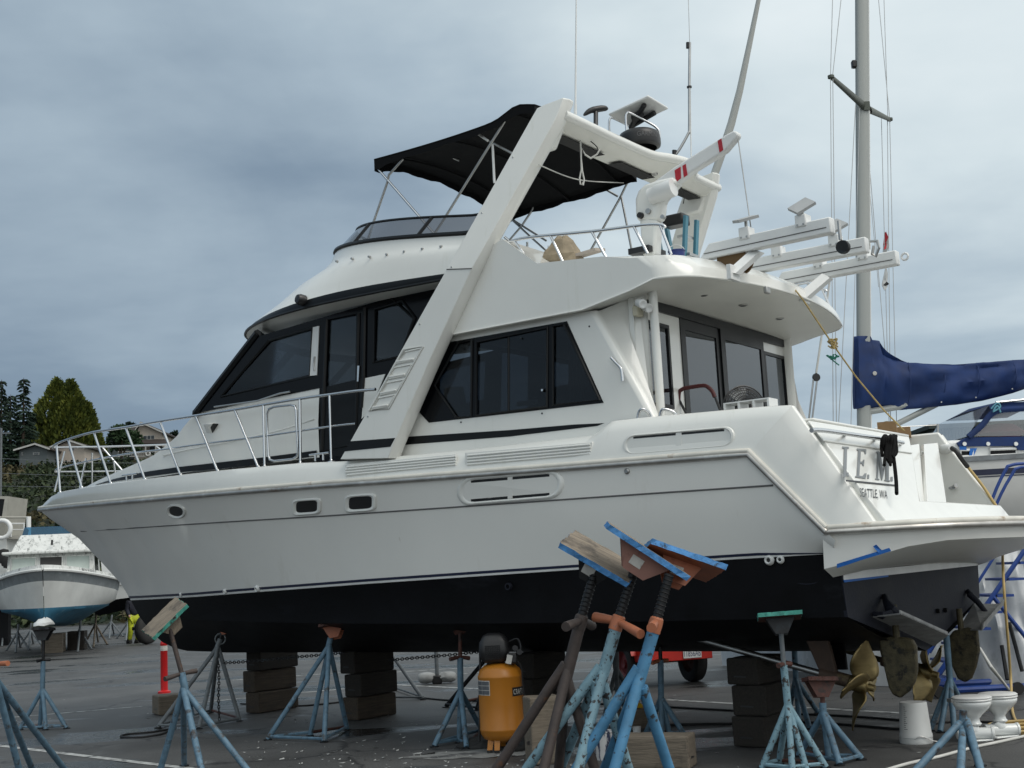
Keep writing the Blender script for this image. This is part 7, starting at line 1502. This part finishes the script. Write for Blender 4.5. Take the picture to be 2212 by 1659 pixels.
def csurf(idx, nm, m):
    mm = MB()
    for s in (1, -1): mm.grid([crow(i, s) for i in idx])
    mm.build(nm, m, CR, smooth=50)
csurf([0, 1, 2], 'gunwale_band', M_GUN); csurf([2, 3, 4], 'hull_side', M_OLDH); csurf([4, 5, 6, 7, 8], 'hull_bottom', M_BLUBT)
MB().grid([[Vector((p.x*f_, p.y, p.z)) for p in crow(0, 1)] for f_ in (1, .5, 0, -.5, -1)]).build('deck', M_GRIME, CR)
for s in (1, -1): MB().tube(crow(0, s, .02), .045, 6).build('rub_rail', M_OLDH, CR)
def cbox(x0, x1, x2, x3, y0, y1, y2, z0, z1, nm, m, par=None):   # front face tapering from (x0..x1) at z0,y0 to (x2..x3) at z1,y1; back at y2
    return MB().add([(x0, y0, z0), (x1, y0, z0), (x3, y1, z1), (x2, y1, z1), (x0, y2, z0), (x1, y2, z0), (x3, y2, z1), (x2, y2, z1)], [(0, 1, 2, 3), (5, 4, 7, 6), (4, 0, 3, 7), (1, 5, 6, 2), (3, 2, 6, 7), (4, 5, 1, 0)]).build(nm, m, par or CR, bevel=.03)
zc0, zc1 = zs1-.05, wz(100, 1196, 41.2)
cbox(-1.35, 1.35, -1.28, 1.28, 3.1, 3.35, 8.0, zc0, zc1, 'cabin', M_GRIME)
for (a, b, m_) in ((-1.18, -.46, M_CURT), (-.34, .34, M_INT), (.46, 1.18, M_CURT)):
    za, zb_2 = zc0+.18, zc1-.10; f_ = MB().prism([(a, 3.11-.02+.25*(za-zc0)/(zc1-zc0), za), (b, 3.11-.02+.25*(za-zc0)/(zc1-zc0), za), (b, 3.09+.25*(zb_2-zc0)/(zc1-zc0), zb_2), (a, 3.09+.25*(zb_2-zc0)/(zc1-zc0), zb_2)], (0, .03, 0)).build('front_window', m_, CR, smooth=0)
    MB().tube([(a, 3.10+.25*(za-zc0)/(zc1-zc0)-.03, za), (b, 3.07+.25*(za-zc0)/(zc1-zc0), za), (b, 3.06+.25*(zb_2-zc0)/(zc1-zc0), zb_2), (a, 3.06+.25*(zb_2-zc0)/(zc1-zc0), zb_2)], .022, 6, closed=True).build('window_frame', M_GRIME, f_)
for y0, y1 in ((3.7, 4.6), (4.8, 6.2)): MB().prism([(1.345, y0, zc0+.2), (1.345, y1, zc0+.2), (1.30, y1, zc1-.1), (1.30, y0+.15, zc1-.1)], (.012, 0, 0)).build('side_window', M_BLKP, CR, smooth=0)
MB().box((0, 5.4, zc1+.04), (2.9, 4.8, .09)).build('cabin_roof', M_GRIME, CR, bevel=.03)
zf = wz(110, 1153, 41.6); cbox(-1.22, 1.22, -.98, .98, 3.35, 4.05, 7.0, zc1+.08, zf, 'flybridge_front', M_GRIME)
MB().grid([[Vector((-.95, 6, zf)), Vector((-.95, 4.15, zf)), Vector((.95, 4.15, zf)), Vector((.95, 6, zf))], [Vector((-.9, 6, zf+.27)), Vector((-.9, 4.4, zf+.27)), Vector((.9, 4.4, zf+.27)), Vector((.9, 6, zf+.27))]]).build('blue_screen', M_BSCR, CR, smooth=0)
MB().tube([(1.25, 3.4, zc1+.15), (1.55, 3.3, zc1-.1)], .05, 8).build('search_light', M_WHITE, CR); MB().box((.02, 3.38, zc1+.35), (.06, .05, .16)).build('horn', M_SCREW, CR)
for s in (1, -1): MB().grid([[p+Vector((-.02*s, .0, 0)) for p in crow(0, s)], [p+Vector((-.06*s, .02, .15)) for p in crow(0, s)]]).build('toe_board', M_GRIME, CR)
_cm = Matrix.Translation(CR.location) @ CR.rotation_euler.to_matrix().to_4x4()
def _cpx(p): w = _cm @ p - EYEP; k = w.dot(_f); return 1106+FPX*w.dot(_r)/k
_ed = crow(0, 1)
def _edge_at(x):
    for a, b in zip(_ed, _ed[1:]):
        xa, xb2 = _cpx(a), _cpx(b)
        if xa <= x <= xb2: return a.lerp(b, (x-xa)/(xb2-xa+1e-9))
    return _ed[8]
lettering('WN 6520 E', lambda a, b: _edge_at(176+32*a)+Vector((.0, -.03, .03+.10*b)), 'registration', M_LETTERK, CR)
for x0 in (.0,): MB().box((0, 4.3, .3), (.6, .5, .6)).build('keel_timber', M_WOODL, CR)
# blocking and crowded stands below the cruiser
bw_ = gz(G(106, 1409)); z = 0
for i in range(2): o = block(bw_.x, bw_.y+.4, z, .5, .75, .30, .3, M_WOODL, ('lower' if i == 0 else 'upper')+' pale timber block under the old cruiser', 'timber blocks under the cruiser'); z += .30
o = block(bw_.x+.62, bw_.y+.9, 0, .5, .55, .62, .1, M_WOODK, 'black timber block right of the pale ones under the cruiser', 'timber blocks under the cruiser')
for i, (x, yy, h, m_, lab) in enumerate(((38, 1406, 58, M_GREYP, 'blue-grey stand at the left under the old cruiser'), (66, 1398, 52, M_GREYP, 'grey stand second from left under the old cruiser'), (172, 1404, 64, M_GREYP, 'splayed grey stand right of the cruiser blocking'), (206, 1394, 66, M_WOODL, 'rusty tan stand at the right edge of the cruiser'), (240, 1376, 48, M_GREYP, 'distant stand left of the man in yellow trousers'), (276, 1380, 50, M_GREYP, 'distant stand directly behind the man in yellow trousers'), (8, 1392, 56, M_GREYP, 'distant stand at the far left edge'))):
    stand(lab, ((x-24, yy), (x-4, yy+5), (x+26, yy-1), (x+6, yy-7)), (x, yy-h*.72), (x+2, yy-h), mats=(m_, M_SCREW, M_RUST), bars=False, r=.035, group='stands under the far boats')
# white boat behind, black bottom
q0 = W(250, 1330, 56); WB = thing('white_sailing_hull', 'white boat with black bottom partly hidden behind the yacht bow', 'boat', (q0.x, q0.y, 0), 0)
def wq(x, y, dd=0): return W(x, y, 56+dd)-Vector((q0.x, q0.y, 0))
prof = [(200, 1255), (225, 1258), (262, 1262), (300, 1266), (360, 1268)]; wlp = [(205, 1300), (240, 1296), (300, 1288), (360, 1284)]; btm = [(214, 1330), (250, 1322), (300, 1310), (360, 1312)]
MB().grid([[wq(x, interp(prof, x)) for x in range(205, 361, 12)], [wq(x, interp(wlp, x), .12) for x in range(205, 361, 12)]]+[[wq(x, interp(prof, x), 3.2) for x in range(205, 361, 12)]]).build('hull_side', M_OLDH, WB, smooth=30)
MB().grid([[wq(x, interp(wlp, x), .12) for x in range(205, 361, 12)], [wq(x, interp(btm, x), 1.2) for x in range(205, 361, 12)], [wq(x, interp(wlp, x), 3) for x in range(205, 361, 12)]]).build('hull_bottom', M_ANTI, WB, smooth=30)
MB().prism([(wq(270, 1300).x, 1.5, 1.2), (wq(350, 1300).x, 1.5, 1.2), (wq(345, 1300).x, 1.5, .02), (wq(285, 1300).x, 1.5, .02)], (0, .25, 0)).build('keel', M_ANTI, WB)
MB().tube([wq(x, interp(prof, x)-1) for x in range(205, 361, 12)], .07, 6).build('rub_rail', M_WHITE, WB); MB().prism([wq(222, 1256, .6), wq(260, 1260, .6), wq(262, 1226, .6), wq(238, 1214, .6), wq(218, 1212, .6)], (0, 1.6, 0)).build('cabin', M_WHITE, WB); MB().tube([wq(224, 1240, .3), wq(262, 1252, .3)], .03, 6).build('hand_rail', M_SS, WB)
# trawler cut by the left edge
q1 = W(0, 1300, 50); TW = thing('trawler', 'cream trawler with a wheelhouse cut by the left edge of the frame', 'trawler', (q1.x, q1.y, 0), 0)
def tw(x, y, dd=0): return W(x, y, 50+dd)-Vector((q1.x, q1.y, 0))
M_CRM = mat('cream_paint', (0.34, 0.33, 0.29), .5, var=.1)
MB().prism([tw(-160, 1300), tw(40, 1290), tw(52, 1236), tw(-160, 1230)], (0, 3, 0)).build('hull', M_OLDH, TW); MB().prism([tw(-160, 1235), tw(14, 1236), tw(14, 1164), tw(-160, 1160)], (0, 3, 0)).build('deckhouse', M_OLDH, TW)
MB().prism([tw(-160, 1164), tw(42, 1164), tw(42, 1157), tw(-160, 1153)], (0, 3.2, 0)).build('boat_deck', M_CRM, TW)
wh = MB().prism([tw(-160, 1158), tw(8, 1160), tw(18, 1072), tw(-160, 1068)], (0, 2.0, 0), [[tw(-60, 1116), tw(4, 1117), tw(10, 1078), tw(-60, 1076)]]).build('wheelhouse', M_CRM, TW, smooth=0); MB().prism([tw(-60, 1116, .05), tw(4, 1117, .05), tw(10, 1078, .05), tw(-60, 1076, .05)], (0, .03, 0)).build('window_pane', M_BLKP, wh, smooth=0)
MB().box((tw(-110, 1300).x, 1.5, .9), (3.5, .3, 1.8)).build('keel', M_ANTI, TW)
lr = MB().tube([tw(4, 1143, -.25)+Vector((.34*math.cos(t*.314), 0, .34*math.sin(t*.314))) for t in range(20)], .085, 10, closed=True).build('life_ring', M_WHITE, TW, smooth=60)
MB().tube([tw(18, 1131), tw(54, 1131)], .03, 6).build('rail', M_WHITE, TW); MB().tube([tw(18, 1144), tw(54, 1144)], .02, 6).build('rail', M_WHITE, TW)
for x in (24, 52): MB().tube([tw(x, 1160), tw(x, 1130)], .03, 6).build('rail_post', M_WHITE, TW)
sp_ = tw(62, 1150); MB().tube([tw(62, 1165), tw(62, 1116)], .09, 8).build('white_post', M_WHITE, TW); MB().tube([tw(-20, 1118), tw(64, 1118)], .05, 6).build('cross_rail', M_CRM, TW)
for x in (4, 10, 14): MB().lathe([(.0001, .3), (.18, .25), (.22, 0), (.18, -.25), (.0001, -.3)], tw(x+4, 1198+x, -.5), 10).build('fender', M_RUBBER, TW, smooth=50)
# big tyre beyond the bow
tyg = gz(G(318, 1392)); TY = thing('transporter_wheel', 'large black tyre of a boat transporter behind the yacht bow', 'wheel', (tyg.x, tyg.y, 0), R(62)); k_ = tyg.y/FPX
MB().lathe([(.22, .13), (.42, .16), (.50, .10), (.52, 0), (.50, -.10), (.42, -.16), (.22, -.13)], (0, 0, .52), 32, rotto((0, 1, 0))).build('tyre', M_RUBBER, TY, smooth=50); MB().lathe([(.0001, .05), (.1, .06), (.2, .0), (.25, .1)], (0, 0, .52), 20, rotto((0, 1, 0))).build('rim', M_GREYP, TY, smooth=50)
MB().box((0, .35, .55), (.12, .6, .12)).build('axle', M_SCREW, TY)
# ---- man in yellow trousers
mg = gz(G(289, 1390)); MAN = thing('person', 'person in yellow high visibility trousers and dark jacket walking by the bow', 'person', (mg.x, mg.y, 0), R(-55))
# local: faces +x
J = {'pelvis': (0, 0, .98), 'waist': (.01, 0, 1.10), 'chest': (.06, 0, 1.34), 'neck': (.10, 0, 1.50), 'jaw': (.14, 0, 1.58), 'head': (.15, 0, 1.68), 'crown': (.14, 0, 1.78),
     'hipL': (.01, .10, .92), 'kneeL': (.14, .11, .52), 'ankleL': (.06, .11, .10), 'toeL': (.22, .12, .045), 'hipR': (-.01, -.10, .92), 'kneeR': (.03, -.11, .51), 'ankleR': (-.14, -.11, .11), 'toeR': (.0, -.12, .045),
     'shL': (.07, .20, 1.44), 'elL': (.03, .26, 1.17), 'wrL': (.16, .25, .96), 'hdL': (.21, .24, .90), 'shR': (.07, -.20, 1.44), 'elR': (.06, -.26, 1.17), 'wrR': (.20, -.22, .98), 'hdR': (.25, -.21, .92)}
RAD = {'pelvis': .15, 'waist': .145, 'chest': .165, 'neck': .06, 'jaw': .07, 'head': .10, 'crown': .06, 'hipL': .105, 'hipR': .105, 'kneeL': .075, 'kneeR': .075, 'ankleL': .055, 'ankleR': .055, 'toeL': .045, 'toeR': .045, 'shL': .075, 'shR': .075, 'elL': .055, 'elR': .055, 'wrL': .042, 'wrR': .042, 'hdL': .04, 'hdR': .04}
ED = [('pelvis', 'waist'), ('waist', 'chest'), ('chest', 'neck'), ('neck', 'jaw'), ('jaw', 'head'), ('head', 'crown'), ('pelvis', 'hipL'), ('hipL', 'kneeL'), ('kneeL', 'ankleL'), ('ankleL', 'toeL'), ('pelvis', 'hipR'), ('hipR', 'kneeR'), ('kneeR', 'ankleR'), ('ankleR', 'toeR'),
      ('chest', 'shL'), ('shL', 'elL'), ('elL', 'wrL'), ('wrL', 'hdL'), ('chest', 'shR'), ('shR', 'elR'), ('elR', 'wrR'), ('wrR', 'hdR')]
def skinned(names, edges, grow, nm, m, root):
    me = bpy.data.meshes.new(nm); ids = {n: i for i, n in enumerate(names)}
    me.from_pydata([J[n] for n in names], [(ids[a], ids[b]) for a, b in edges], []); o = bpy.data.objects.new(nm, me); C.objects.link(o); o.parent = MAN; me.materials.append(m)
    s = o.modifiers.new('skin', 'SKIN'); s.use_smooth_shade = True
    for n in names:
        r = RAD[n]+grow; sv = me.skin_vertices[0].data[ids[n]]; sv.radius = (r, r*(1.15 if n in ('chest', 'waist', 'pelvis') else 1)); sv.use_root = (n == root)
    b = o.modifiers.new('sub', 'SUBSURF'); b.levels = 2; b.render_levels = 2; return o
M_SKIN = mat('skin', (0.42, 0.26, 0.19), .6); M_HIVIS = mat('hi_vis_yellow', (0.45, 0.50, 0.02), .7, var=.25, vs=9, wear=[((0.50, 0.52, 0.50), 4, .62, .05, (.3, .3, 3)), ((0.10, 0.10, 0.03), 6, .62, .1)]); M_JACK = mat('dark_jacket', (0.010, 0.012, 0.022), .8, var=.3, vs=6)
skinned(list(J), ED, 0, 'body', M_SKIN, 'pelvis')
tn_ = ['pelvis', 'hipL', 'kneeL', 'ankleL', 'hipR', 'kneeR', 'ankleR']; skinned(tn_, [e for e in ED if e[0] in tn_ and e[1] in tn_], .028, 'trousers', M_HIVIS, 'pelvis')
jn = ['pelvis', 'waist', 'chest', 'neck', 'shL', 'elL', 'wrL', 'shR', 'elR', 'wrR']; skinned(jn, [e for e in ED if e[0] in jn and e[1] in jn], .03, 'jacket', M_JACK, 'chest')
for s in ('L', 'R'): MB().tube([Vector(J['ankle'+s])+Vector((0, 0, .06)), Vector(J['ankle'+s])-Vector((.02, 0, .05)), Vector(J['toe'+s])+Vector((.05, 0, 0))], [.075, .07, .055], 10).build('boot', M_RUBBER, MAN, smooth=60)
MB().lathe([(.118, -.02), (.122, .03), (.10, .09), (.05, .125), (.0001, .13)], Vector(J['head'])+Vector((-.01, 0, -.0)), 16).build('hair', M_JACK, MAN, smooth=60)
for sy in (-1, 1): MB().lathe([(.0001, .012), (.014, .0), (.0001, -.012)], Vector(J['head'])+Vector((.09, .035*sy, -.01)), 8).build('eye', M_BLACK, MAN)
MB().tube([Vector(J['head'])+Vector((.085, 0, .0)), Vector(J['head'])+Vector((.115, 0, -.045))], [.012, .018], 6).build('nose', M_SKIN, MAN); MB().box(Vector(J['jaw'])+Vector((.07, 0, .015)), (.02, .05, .012)).build('mouth', M_REDPAD, MAN)

# ================================================================== hillside
def hz(x, y):
    t = max(0, min(1, (y-78)/100)); e = max(0, min(1, (x+150)/20)); fade = 1-max(0, min(1, (x-40)/60)); return (t*t*(3-2*t))*18.9*fade*(.85+.15*e)
M_SOIL = mat('dark_undergrowth', (0.018, 0.024, 0.012), .95, var=.4, vs=.3)
xs_ = [-220+10*i for i in range(40)]; ys_ = [74+8*i for i in range(40)]
o = MB().grid([[Vector((x, y, hz(x, y)-.15+.5*noise.noise(Vector((x*.05, y*.05, 0)))*min(1, hz(x, y)))) for x in xs_] for y in ys_]).build('hill', M_SOIL, smooth=60); structure(o)
def foliage_mat(name, lo, mi, hi):
    m = bpy.data.materials.new(name); m.use_nodes = True; t = m.node_tree; b = t.nodes['Principled BSDF']; b.inputs['Roughness'].default_value = .75; b.inputs['Specular IOR Level'].default_value = .25
    g_ = nd(t, 'ShaderNodeNewGeometry'); n = nd(t, 'ShaderNodeTexNoise'); n.inputs['Scale'].default_value = .55; n.inputs['Detail'].default_value = 4; tcn = nd(t, 'ShaderNodeTexCoord'); t.links.new(tcn.outputs['Object'], n.inputs['Vector'])
    a = nd(t, 'ShaderNodeMath', operation='MULTIPLY_ADD'); t.links.new(g_.outputs['Random Per Island'], a.inputs[0]); a.inputs[1].default_value = .45; t.links.new(n.outputs['Fac'], a.inputs[2]); s = nd(t, 'ShaderNodeMath', operation='ADD'); t.links.new(a.outputs[0], s.inputs[0]); s.inputs[1].default_value = -.22
    r = nd(t, 'ShaderNodeValToRGB'); t.links.new(s.outputs[0], r.inputs[0]); e = r.color_ramp.elements; e[0].position = .25; e[0].color = (*lo, 1); e[1].position = .78; e[1].color = (*hi, 1); k = e.new(.5); k.color = (*mi, 1)
    t.links.new(r.outputs[0], b.inputs['Base Color']); return m
F_CED = foliage_mat('cedar_foliage', (0.034, 0.050, 0.012), (0.085, 0.108, 0.020), (0.165, 0.180, 0.032)); F_FIR = foliage_mat('fir_foliage', (0.008, 0.018, 0.012), (0.014, 0.030, 0.019), (0.026, 0.046, 0.028)); F_BUSH = foliage_mat('bush_foliage', (0.012, 0.022, 0.012), (0.030, 0.046, 0.022), (0.062, 0.078, 0.034)); F_BUSHB = foliage_mat('brown_bush_foliage', (0.03, 0.026, 0.014), (0.06, 0.055, 0.026), (0.10, 0.085, 0.04)); F_SHR = foliage_mat('shrub_foliage', (0.016, 0.036, 0.016), (0.034, 0.068, 0.03), (0.06, 0.10, 0.045))
M_BARK = mat('bark', (0.05, 0.038, 0.028), .9, var=.3)
class Leaves:
    def __init__(s, seed): s.v = []; s.f = []; s.r = random.Random(seed)
    def spray(s, p, d, L, w):                               # a bent two-part leaf spray pointing along d
        r = s.r; d = Vector(d).normalized(); a = d.cross(Vector((r.uniform(-1, 1), r.uniform(-1, 1), r.uniform(-1, 1)))).normalized()*w; k = len(s.v); m_ = p+d*L*.5; e = p+d*L+Vector((0, 0, -L*.18))
        s.v += [tuple(p-a*.4), tuple(p+a*.4), tuple(m_+a), tuple(m_-a), tuple(e)]; s.f += [(k, k+1, k+2, k+3), (k+3, k+2, k+4)]
    def build(s, nm, m, par=None):
        me = bpy.data.meshes.new(nm); me.from_pydata(s.v, [], s.f); me.materials.append(m); o = bpy.data.objects.new(nm, me); C.objects.link(o); o.parent = par; return o
def cedar(px_list, d, base_px, lab, seed, n):
    b = W(*base_px, d); T_ = thing('cedar_tree', lab, 'tree', (b.x, d, b.z-1.5)); org = Vector((b.x, d, b.z-1.5)); lf = Leaves(seed); r = lf.r
    for (cx_, ty, half) in px_list:
        t_ = W(cx_, ty, d)-org; H_ = t_.z; R_ = half*d/FPX
        for i in range(n):
            k = r.random()**.75; z = H_*(1-k); prof_ = R_*(1-(1-k)**1.65)*(1-.35*max(0, (k-.85)/.15)); a = r.uniform(0, 6.283); lump = 1+.22*noise.noise(Vector((math.cos(a)*2.2, math.sin(a)*2.2, z*.55+seed))) ; rad = prof_*lump*r.uniform(.72, 1.0)
            p = Vector((t_.x+rad*math.cos(a), t_.y+rad*math.sin(a)*.8, z)); lf.spray(p, (math.cos(a)*.55, math.sin(a)*.55, r.uniform(.5, 1.1)), r.uniform(.4, 1.15), r.uniform(.10, .28))
        MB().tube([Vector((t_.x*.6, 0, 0)), Vector((t_.x, t_.y, H_*.9))], [.35, .05], 8).build('trunk', M_BARK, T_)
    lf.build('crown', F_CED, T_); return T_
cedar([(123, 822, 84), (152, 824, 76), (188, 872, 38), (80, 900, 46), (210, 940, 18), (60, 925, 30)], 200, (130, 992), 'broad golden green cedar with two pointed tops on the hill', 31, 6500)
def fir(cx_, ty, by_, half, d, lab, seed):
    b = W(cx_, by_, d); T_ = thing('fir_tree', lab, 'tree', (b.x, d, b.z-2)); H_ = W(cx_, ty, d).z-(b.z-2); R_ = half*d/FPX; lf = Leaves(seed); r = lf.r; MB().tube([(0, 0, 0), (0, 0, H_)], [.4, .03], 8).build('trunk', M_BARK, T_); nb = 26
    for i in range(nb):
        k = (i+.6)/nb; z = H_*(1-k*.92)
        for j in range(7):
            a = r.uniform(0, 6.283); L_ = R_*(k**.85)*r.uniform(.65, 1.12)+.25; m_ = max(4, int(L_*6))
            for q in range(m_):
                t = (q+.5)/m_; p = Vector((math.cos(a)*L_*t, math.sin(a)*L_*t, z-L_*.32*t+.10*L_*t*t+r.uniform(-.1, .1))); 
                lf.spray(p, (math.cos(a)+r.uniform(-.8, .8), math.sin(a)+r.uniform(-.8, .8), -.35), r.uniform(.5, .95), r.uniform(.10, .22))
    lf.build('crown', F_FIR, T_); return T_
fir(50, 816, 1000, 32, 190, 'slim dark fir with a pointed top left of the cedar', 41); fir(2, 820, 1010, 34, 188, 'dark fir at the left edge of the frame', 42); fir(22, 852, 1005, 28, 194, 'shorter dark fir between the two tall firs', 43); fir(-26, 836, 1010, 30, 192, 'dark fir just outside the left edge', 44); fir(66, 890, 990, 22, 197, 'low dark fir in front of the cedar', 45)
# bushes: a mass of leaves over the slope, plus the shrub before the big house
lf = Leaves(7); lb_ = Leaves(8); r = lf.r
for i in range(42000):
    y = 80+105*r.random()**1.0; x = -82*(y/180)-6+r.uniform(-.06, 1.25)*66*(y/180)*1.0; 
    bump_ = 1.6*abs(noise.noise(Vector((x*.16, y*.16, 3))))+1.2*abs(noise.noise(Vector((x*.45, y*.45, 8)))); z = hz(x, y)+bump_*r.uniform(.1, 1.25)
    tgt = lb_ if noise.noise(Vector((x*.07, y*.09, 20))) > .28 else lf
    tgt.spray(Vector((x, y, z)), (r.uniform(-1, 1), r.uniform(-1, .3), r.uniform(.1, 1)), r.uniform(.28, .75), r.uniform(.10, .26))
o = lf.build('hillside_bushes', F_BUSH); tag(o, 'dense green bushes covering the hillside at left', 'bushes', kind='stuff'); o = lb_.build('brown_hillside_bushes', F_BUSHB); tag(o, 'patches of brownish bushes among the green hillside', 'bushes', kind='stuff')
def shrub(cx_, ty, by_, half, d, nm, lab, seed, n, m, dens=1.0):
    b = W(cx_, by_, d); T_ = thing(nm, lab, 'tree', (b.x, d, b.z)); H_ = W(cx_, ty, d).z-b.z; R_ = half*d/FPX; lf = Leaves(seed); r = lf.r; cl = [(Vector((r.uniform(-1, 1)*R_*.75, r.uniform(-1, 1)*R_*.5, H_*r.uniform(.3, .88))), r.uniform(.22, .42)*R_) for _ in range(14)]
    for i in range(n):
        c_, rr_2 = r.choice(cl); v = Vector((r.gauss(0, 1), r.gauss(0, 1), r.gauss(0, 1))).normalized()*rr_2*r.random()**.4; lf.spray(c_+v, (v.x, v.y, v.z+.2), r.uniform(.3, .7), r.uniform(.1, .22))
    for k in range(5): c_ = cl[k][0]; MB().tube([(0, 0, -1), (c_.x*.4, c_.y*.4, H_*.3), c_], [.14, .09, .03], 6).build('limb', M_BARK, T_)
    lf.build('crown', m, T_)
shrub(262, 925, 978, 40, 205, 'leafy_tree', 'leafy green tree in front of the two storey house', 51, 2600, F_SHR); shrub(374, 930, 968, 12, 240, 'far_tree', 'small distant tree right of the two storey house', 52, 500, F_FIR); shrub(282, 914, 930, 10, 235, 'far_tree', 'small treetop behind the two storey house roof', 53, 300, F_FIR)
# houses
M_STUC = mat('beige_stucco', (0.40, 0.35, 0.30), .85, var=.06); M_GSID = mat('grey_siding', (0.085, 0.10, 0.105), .8, var=.1); M_ROOF = mat('dark_brown_roof', (0.035, 0.027, 0.024), .85, var=.25, vs=2); M_TRIM = mat('white_trim', (0.42, 0.42, 0.40), .6); M_WIN = mat('house_window_glass', (0.06, 0.07, 0.08), .1)
def gable(px0, px1, eave, ridge_x, ridge, base, d, nm, lab, wm, wins, deep=8.0, over=.6):
    a, b, rp_, bs = W(px0, eave, d), W(px1, eave, d), W(ridge_x, ridge, d), W(px0, base, d); o = thing(nm, lab, 'house', (a.x, d, bs.z-2)); q = lambda p, dy=0: Vector((p.x-a.x, dy, p.z-bs.z+2)); w_ = b.x-a.x; ez = a.z-bs.z+2; rz_ = rp_.z-bs.z+2; rx = rp_.x-a.x
    MB().prism([(0, 0, 0), (w_, 0, 0), (w_, 0, ez), (rx, 0, rz_), (0, 0, ez)], (0, deep, 0)).build('wall', wm, o, smooth=0)
    for (x0, z0, x1, z1) in ((rx, rz_, -over, ez-over*(rz_-ez)/max(.1, rx)), (rx, rz_, w_+over, ez-over*(rz_-ez)/max(.1, w_-rx))):
        rf = MB().prism([(x0, -.7, z0+.06), (x1, -.7, z1+.06), (x1, -.7, z1+.28), (x0, -.7, z0+.28)], (0, deep+1.4, 0)).build('roof', M_ROOF, o, smooth=0); MB().prism([(x0, -.74, z0+.02), (x1, -.74, z1+.02), (x1, -.74, z1+.26), (x0, -.74, z0+.26)], (0, .05, 0)).build('barge_board', M_TRIM, rf, smooth=0)
    for (x0, y0, x1, y1, n) in wins:
        p0_, p1_ = q(W(x0, y1, d)), q(W(x1, y0, d)); f_ = MB().box(((p0_.x+p1_.x)/2, -.03, (p0_.z+p1_.z)/2), (p1_.x-p0_.x, .10, p1_.z-p0_.z)).build('window', M_TRIM, o); ww = (p1_.x-p0_.x)/n
        for k in range(n): MB().box((p0_.x+ww*(k+.5), -.07, (p0_.z+p1_.z)/2), (ww*.84, .06, (p1_.z-p0_.z)*.84)).build('pane', M_WIN if n > 1 else M_TRIM if False else M_WIN, f_)
    return o, q
gable(42, 102, 973, 79, 962, 996, 180, 'grey_house', 'small grey house with a low gable below the cedar', M_GSID, [(46, 977, 50, 984, 1), (72, 977, 85, 983, 1)])
gable(114, 182, 968, 148, 953, 985, 184, 'beige_house', 'low beige gabled house behind the bow rail', M_STUC, [(150, 967, 160, 974, 2)])
H_, hq = gable(290, 350, 938, 306, 915, 990, 215, 'two_storey_house', 'two storey beige house with dark roof and balcony on the hill', M_STUC, [(310, 940, 334, 950, 3)], deep=10)
pr = [hq(W(285, 962, 215), -1.6), hq(W(366, 962, 215), -1.6), hq(W(362, 952, 215), 0), hq(W(292, 952, 215), 0)]; MB().prism(pr, (0, 0, .25)).build('porch_roof', M_ROOF, H_, smooth=0)
MB().prism([hq(W(232, 944, 215), .5), hq(W(292, 944, 215), .5), hq(W(292, 914, 215), 4), hq(W(262, 920, 215), 4)], (0, 0, .3)).build('side_roof', M_ROOF, H_, smooth=0); MB().box(hq(W(258, 965, 215), 5), (5.2, 8, 4.0)).build('side_wall', M_GSID, H_)
for x in (296, 320, 342, 362): p = hq(W(x, 972, 215), -1.5); MB().box(p, (.18, .18, 1.7)).build('porch_post', M_TRIM, H_)
a, b = hq(W(262, 978, 215), -1.8), hq(W(366, 978, 215), -1.8); MB().tube([a, b], .06, 5).build('balcony_rail', M_TRIM, H_); MB().tube([a-Vector((0, 0, .8)), b-Vector((0, 0, .8))], .08, 5).build('balcony_edge', M_TRIM, H_)
for i in range(22): p = a.lerp(b, i/21); MB().box(p-Vector((0, 0, .4)), (.05, .05, .8)).build('baluster', M_TRIM, H_)
for x0, x1 in ((300, 306), (324, 338), (346, 356)): p, q2 = hq(W(x0, 965, 215), -.05), hq(W(x1, 978, 215), -.05); MB().box(((p.x+q2.x)/2, -.06, (p.z+q2.z)/2), (abs(q2.x-p.x), .08, abs(p.z-q2.z))).build('lower_window', M_WIN, H_)
p = hq(W(327, 982, 215), -2.0); MB().tube([p+Vector((.35*math.cos(t*.524), 0, .35*math.sin(t*.524))) for t in range(12)], .10, 6, closed=True).build('life_ring', M_WHITE, H_)
# utility pole and wires across the slope
pg = W(2, 1000, 96); UP = thing('utility_pole', 'slim grey utility pole carrying wires at the left edge', 'utility pole', (pg.x, 96, hz(pg.x, 96))); zt_p = W(2, 925, 96).z-hz(pg.x, 96)
MB().tube([(0, 0, 0), (0, 0, zt_p)], .09, 8).build('pole', M_GREYP, UP); MB().box((0, 0, zt_p-.4), (1.4, .08, .10)).build('cross_arm', M_GREYP, UP)
for i, (y0, y1) in enumerate(((990, 1001), (1022, 1028), (1050, 1046))):
    a, b = W(-6, y0, 96), W(420, y1, 96); mid_ = (a+b)/2-Vector((0, 0, .15)); org = Vector((pg.x, 96, hz(pg.x, 96))); MB().tube([a-org, mid_-org, b-org], .022, 4).build('wire', M_GREYP, UP)
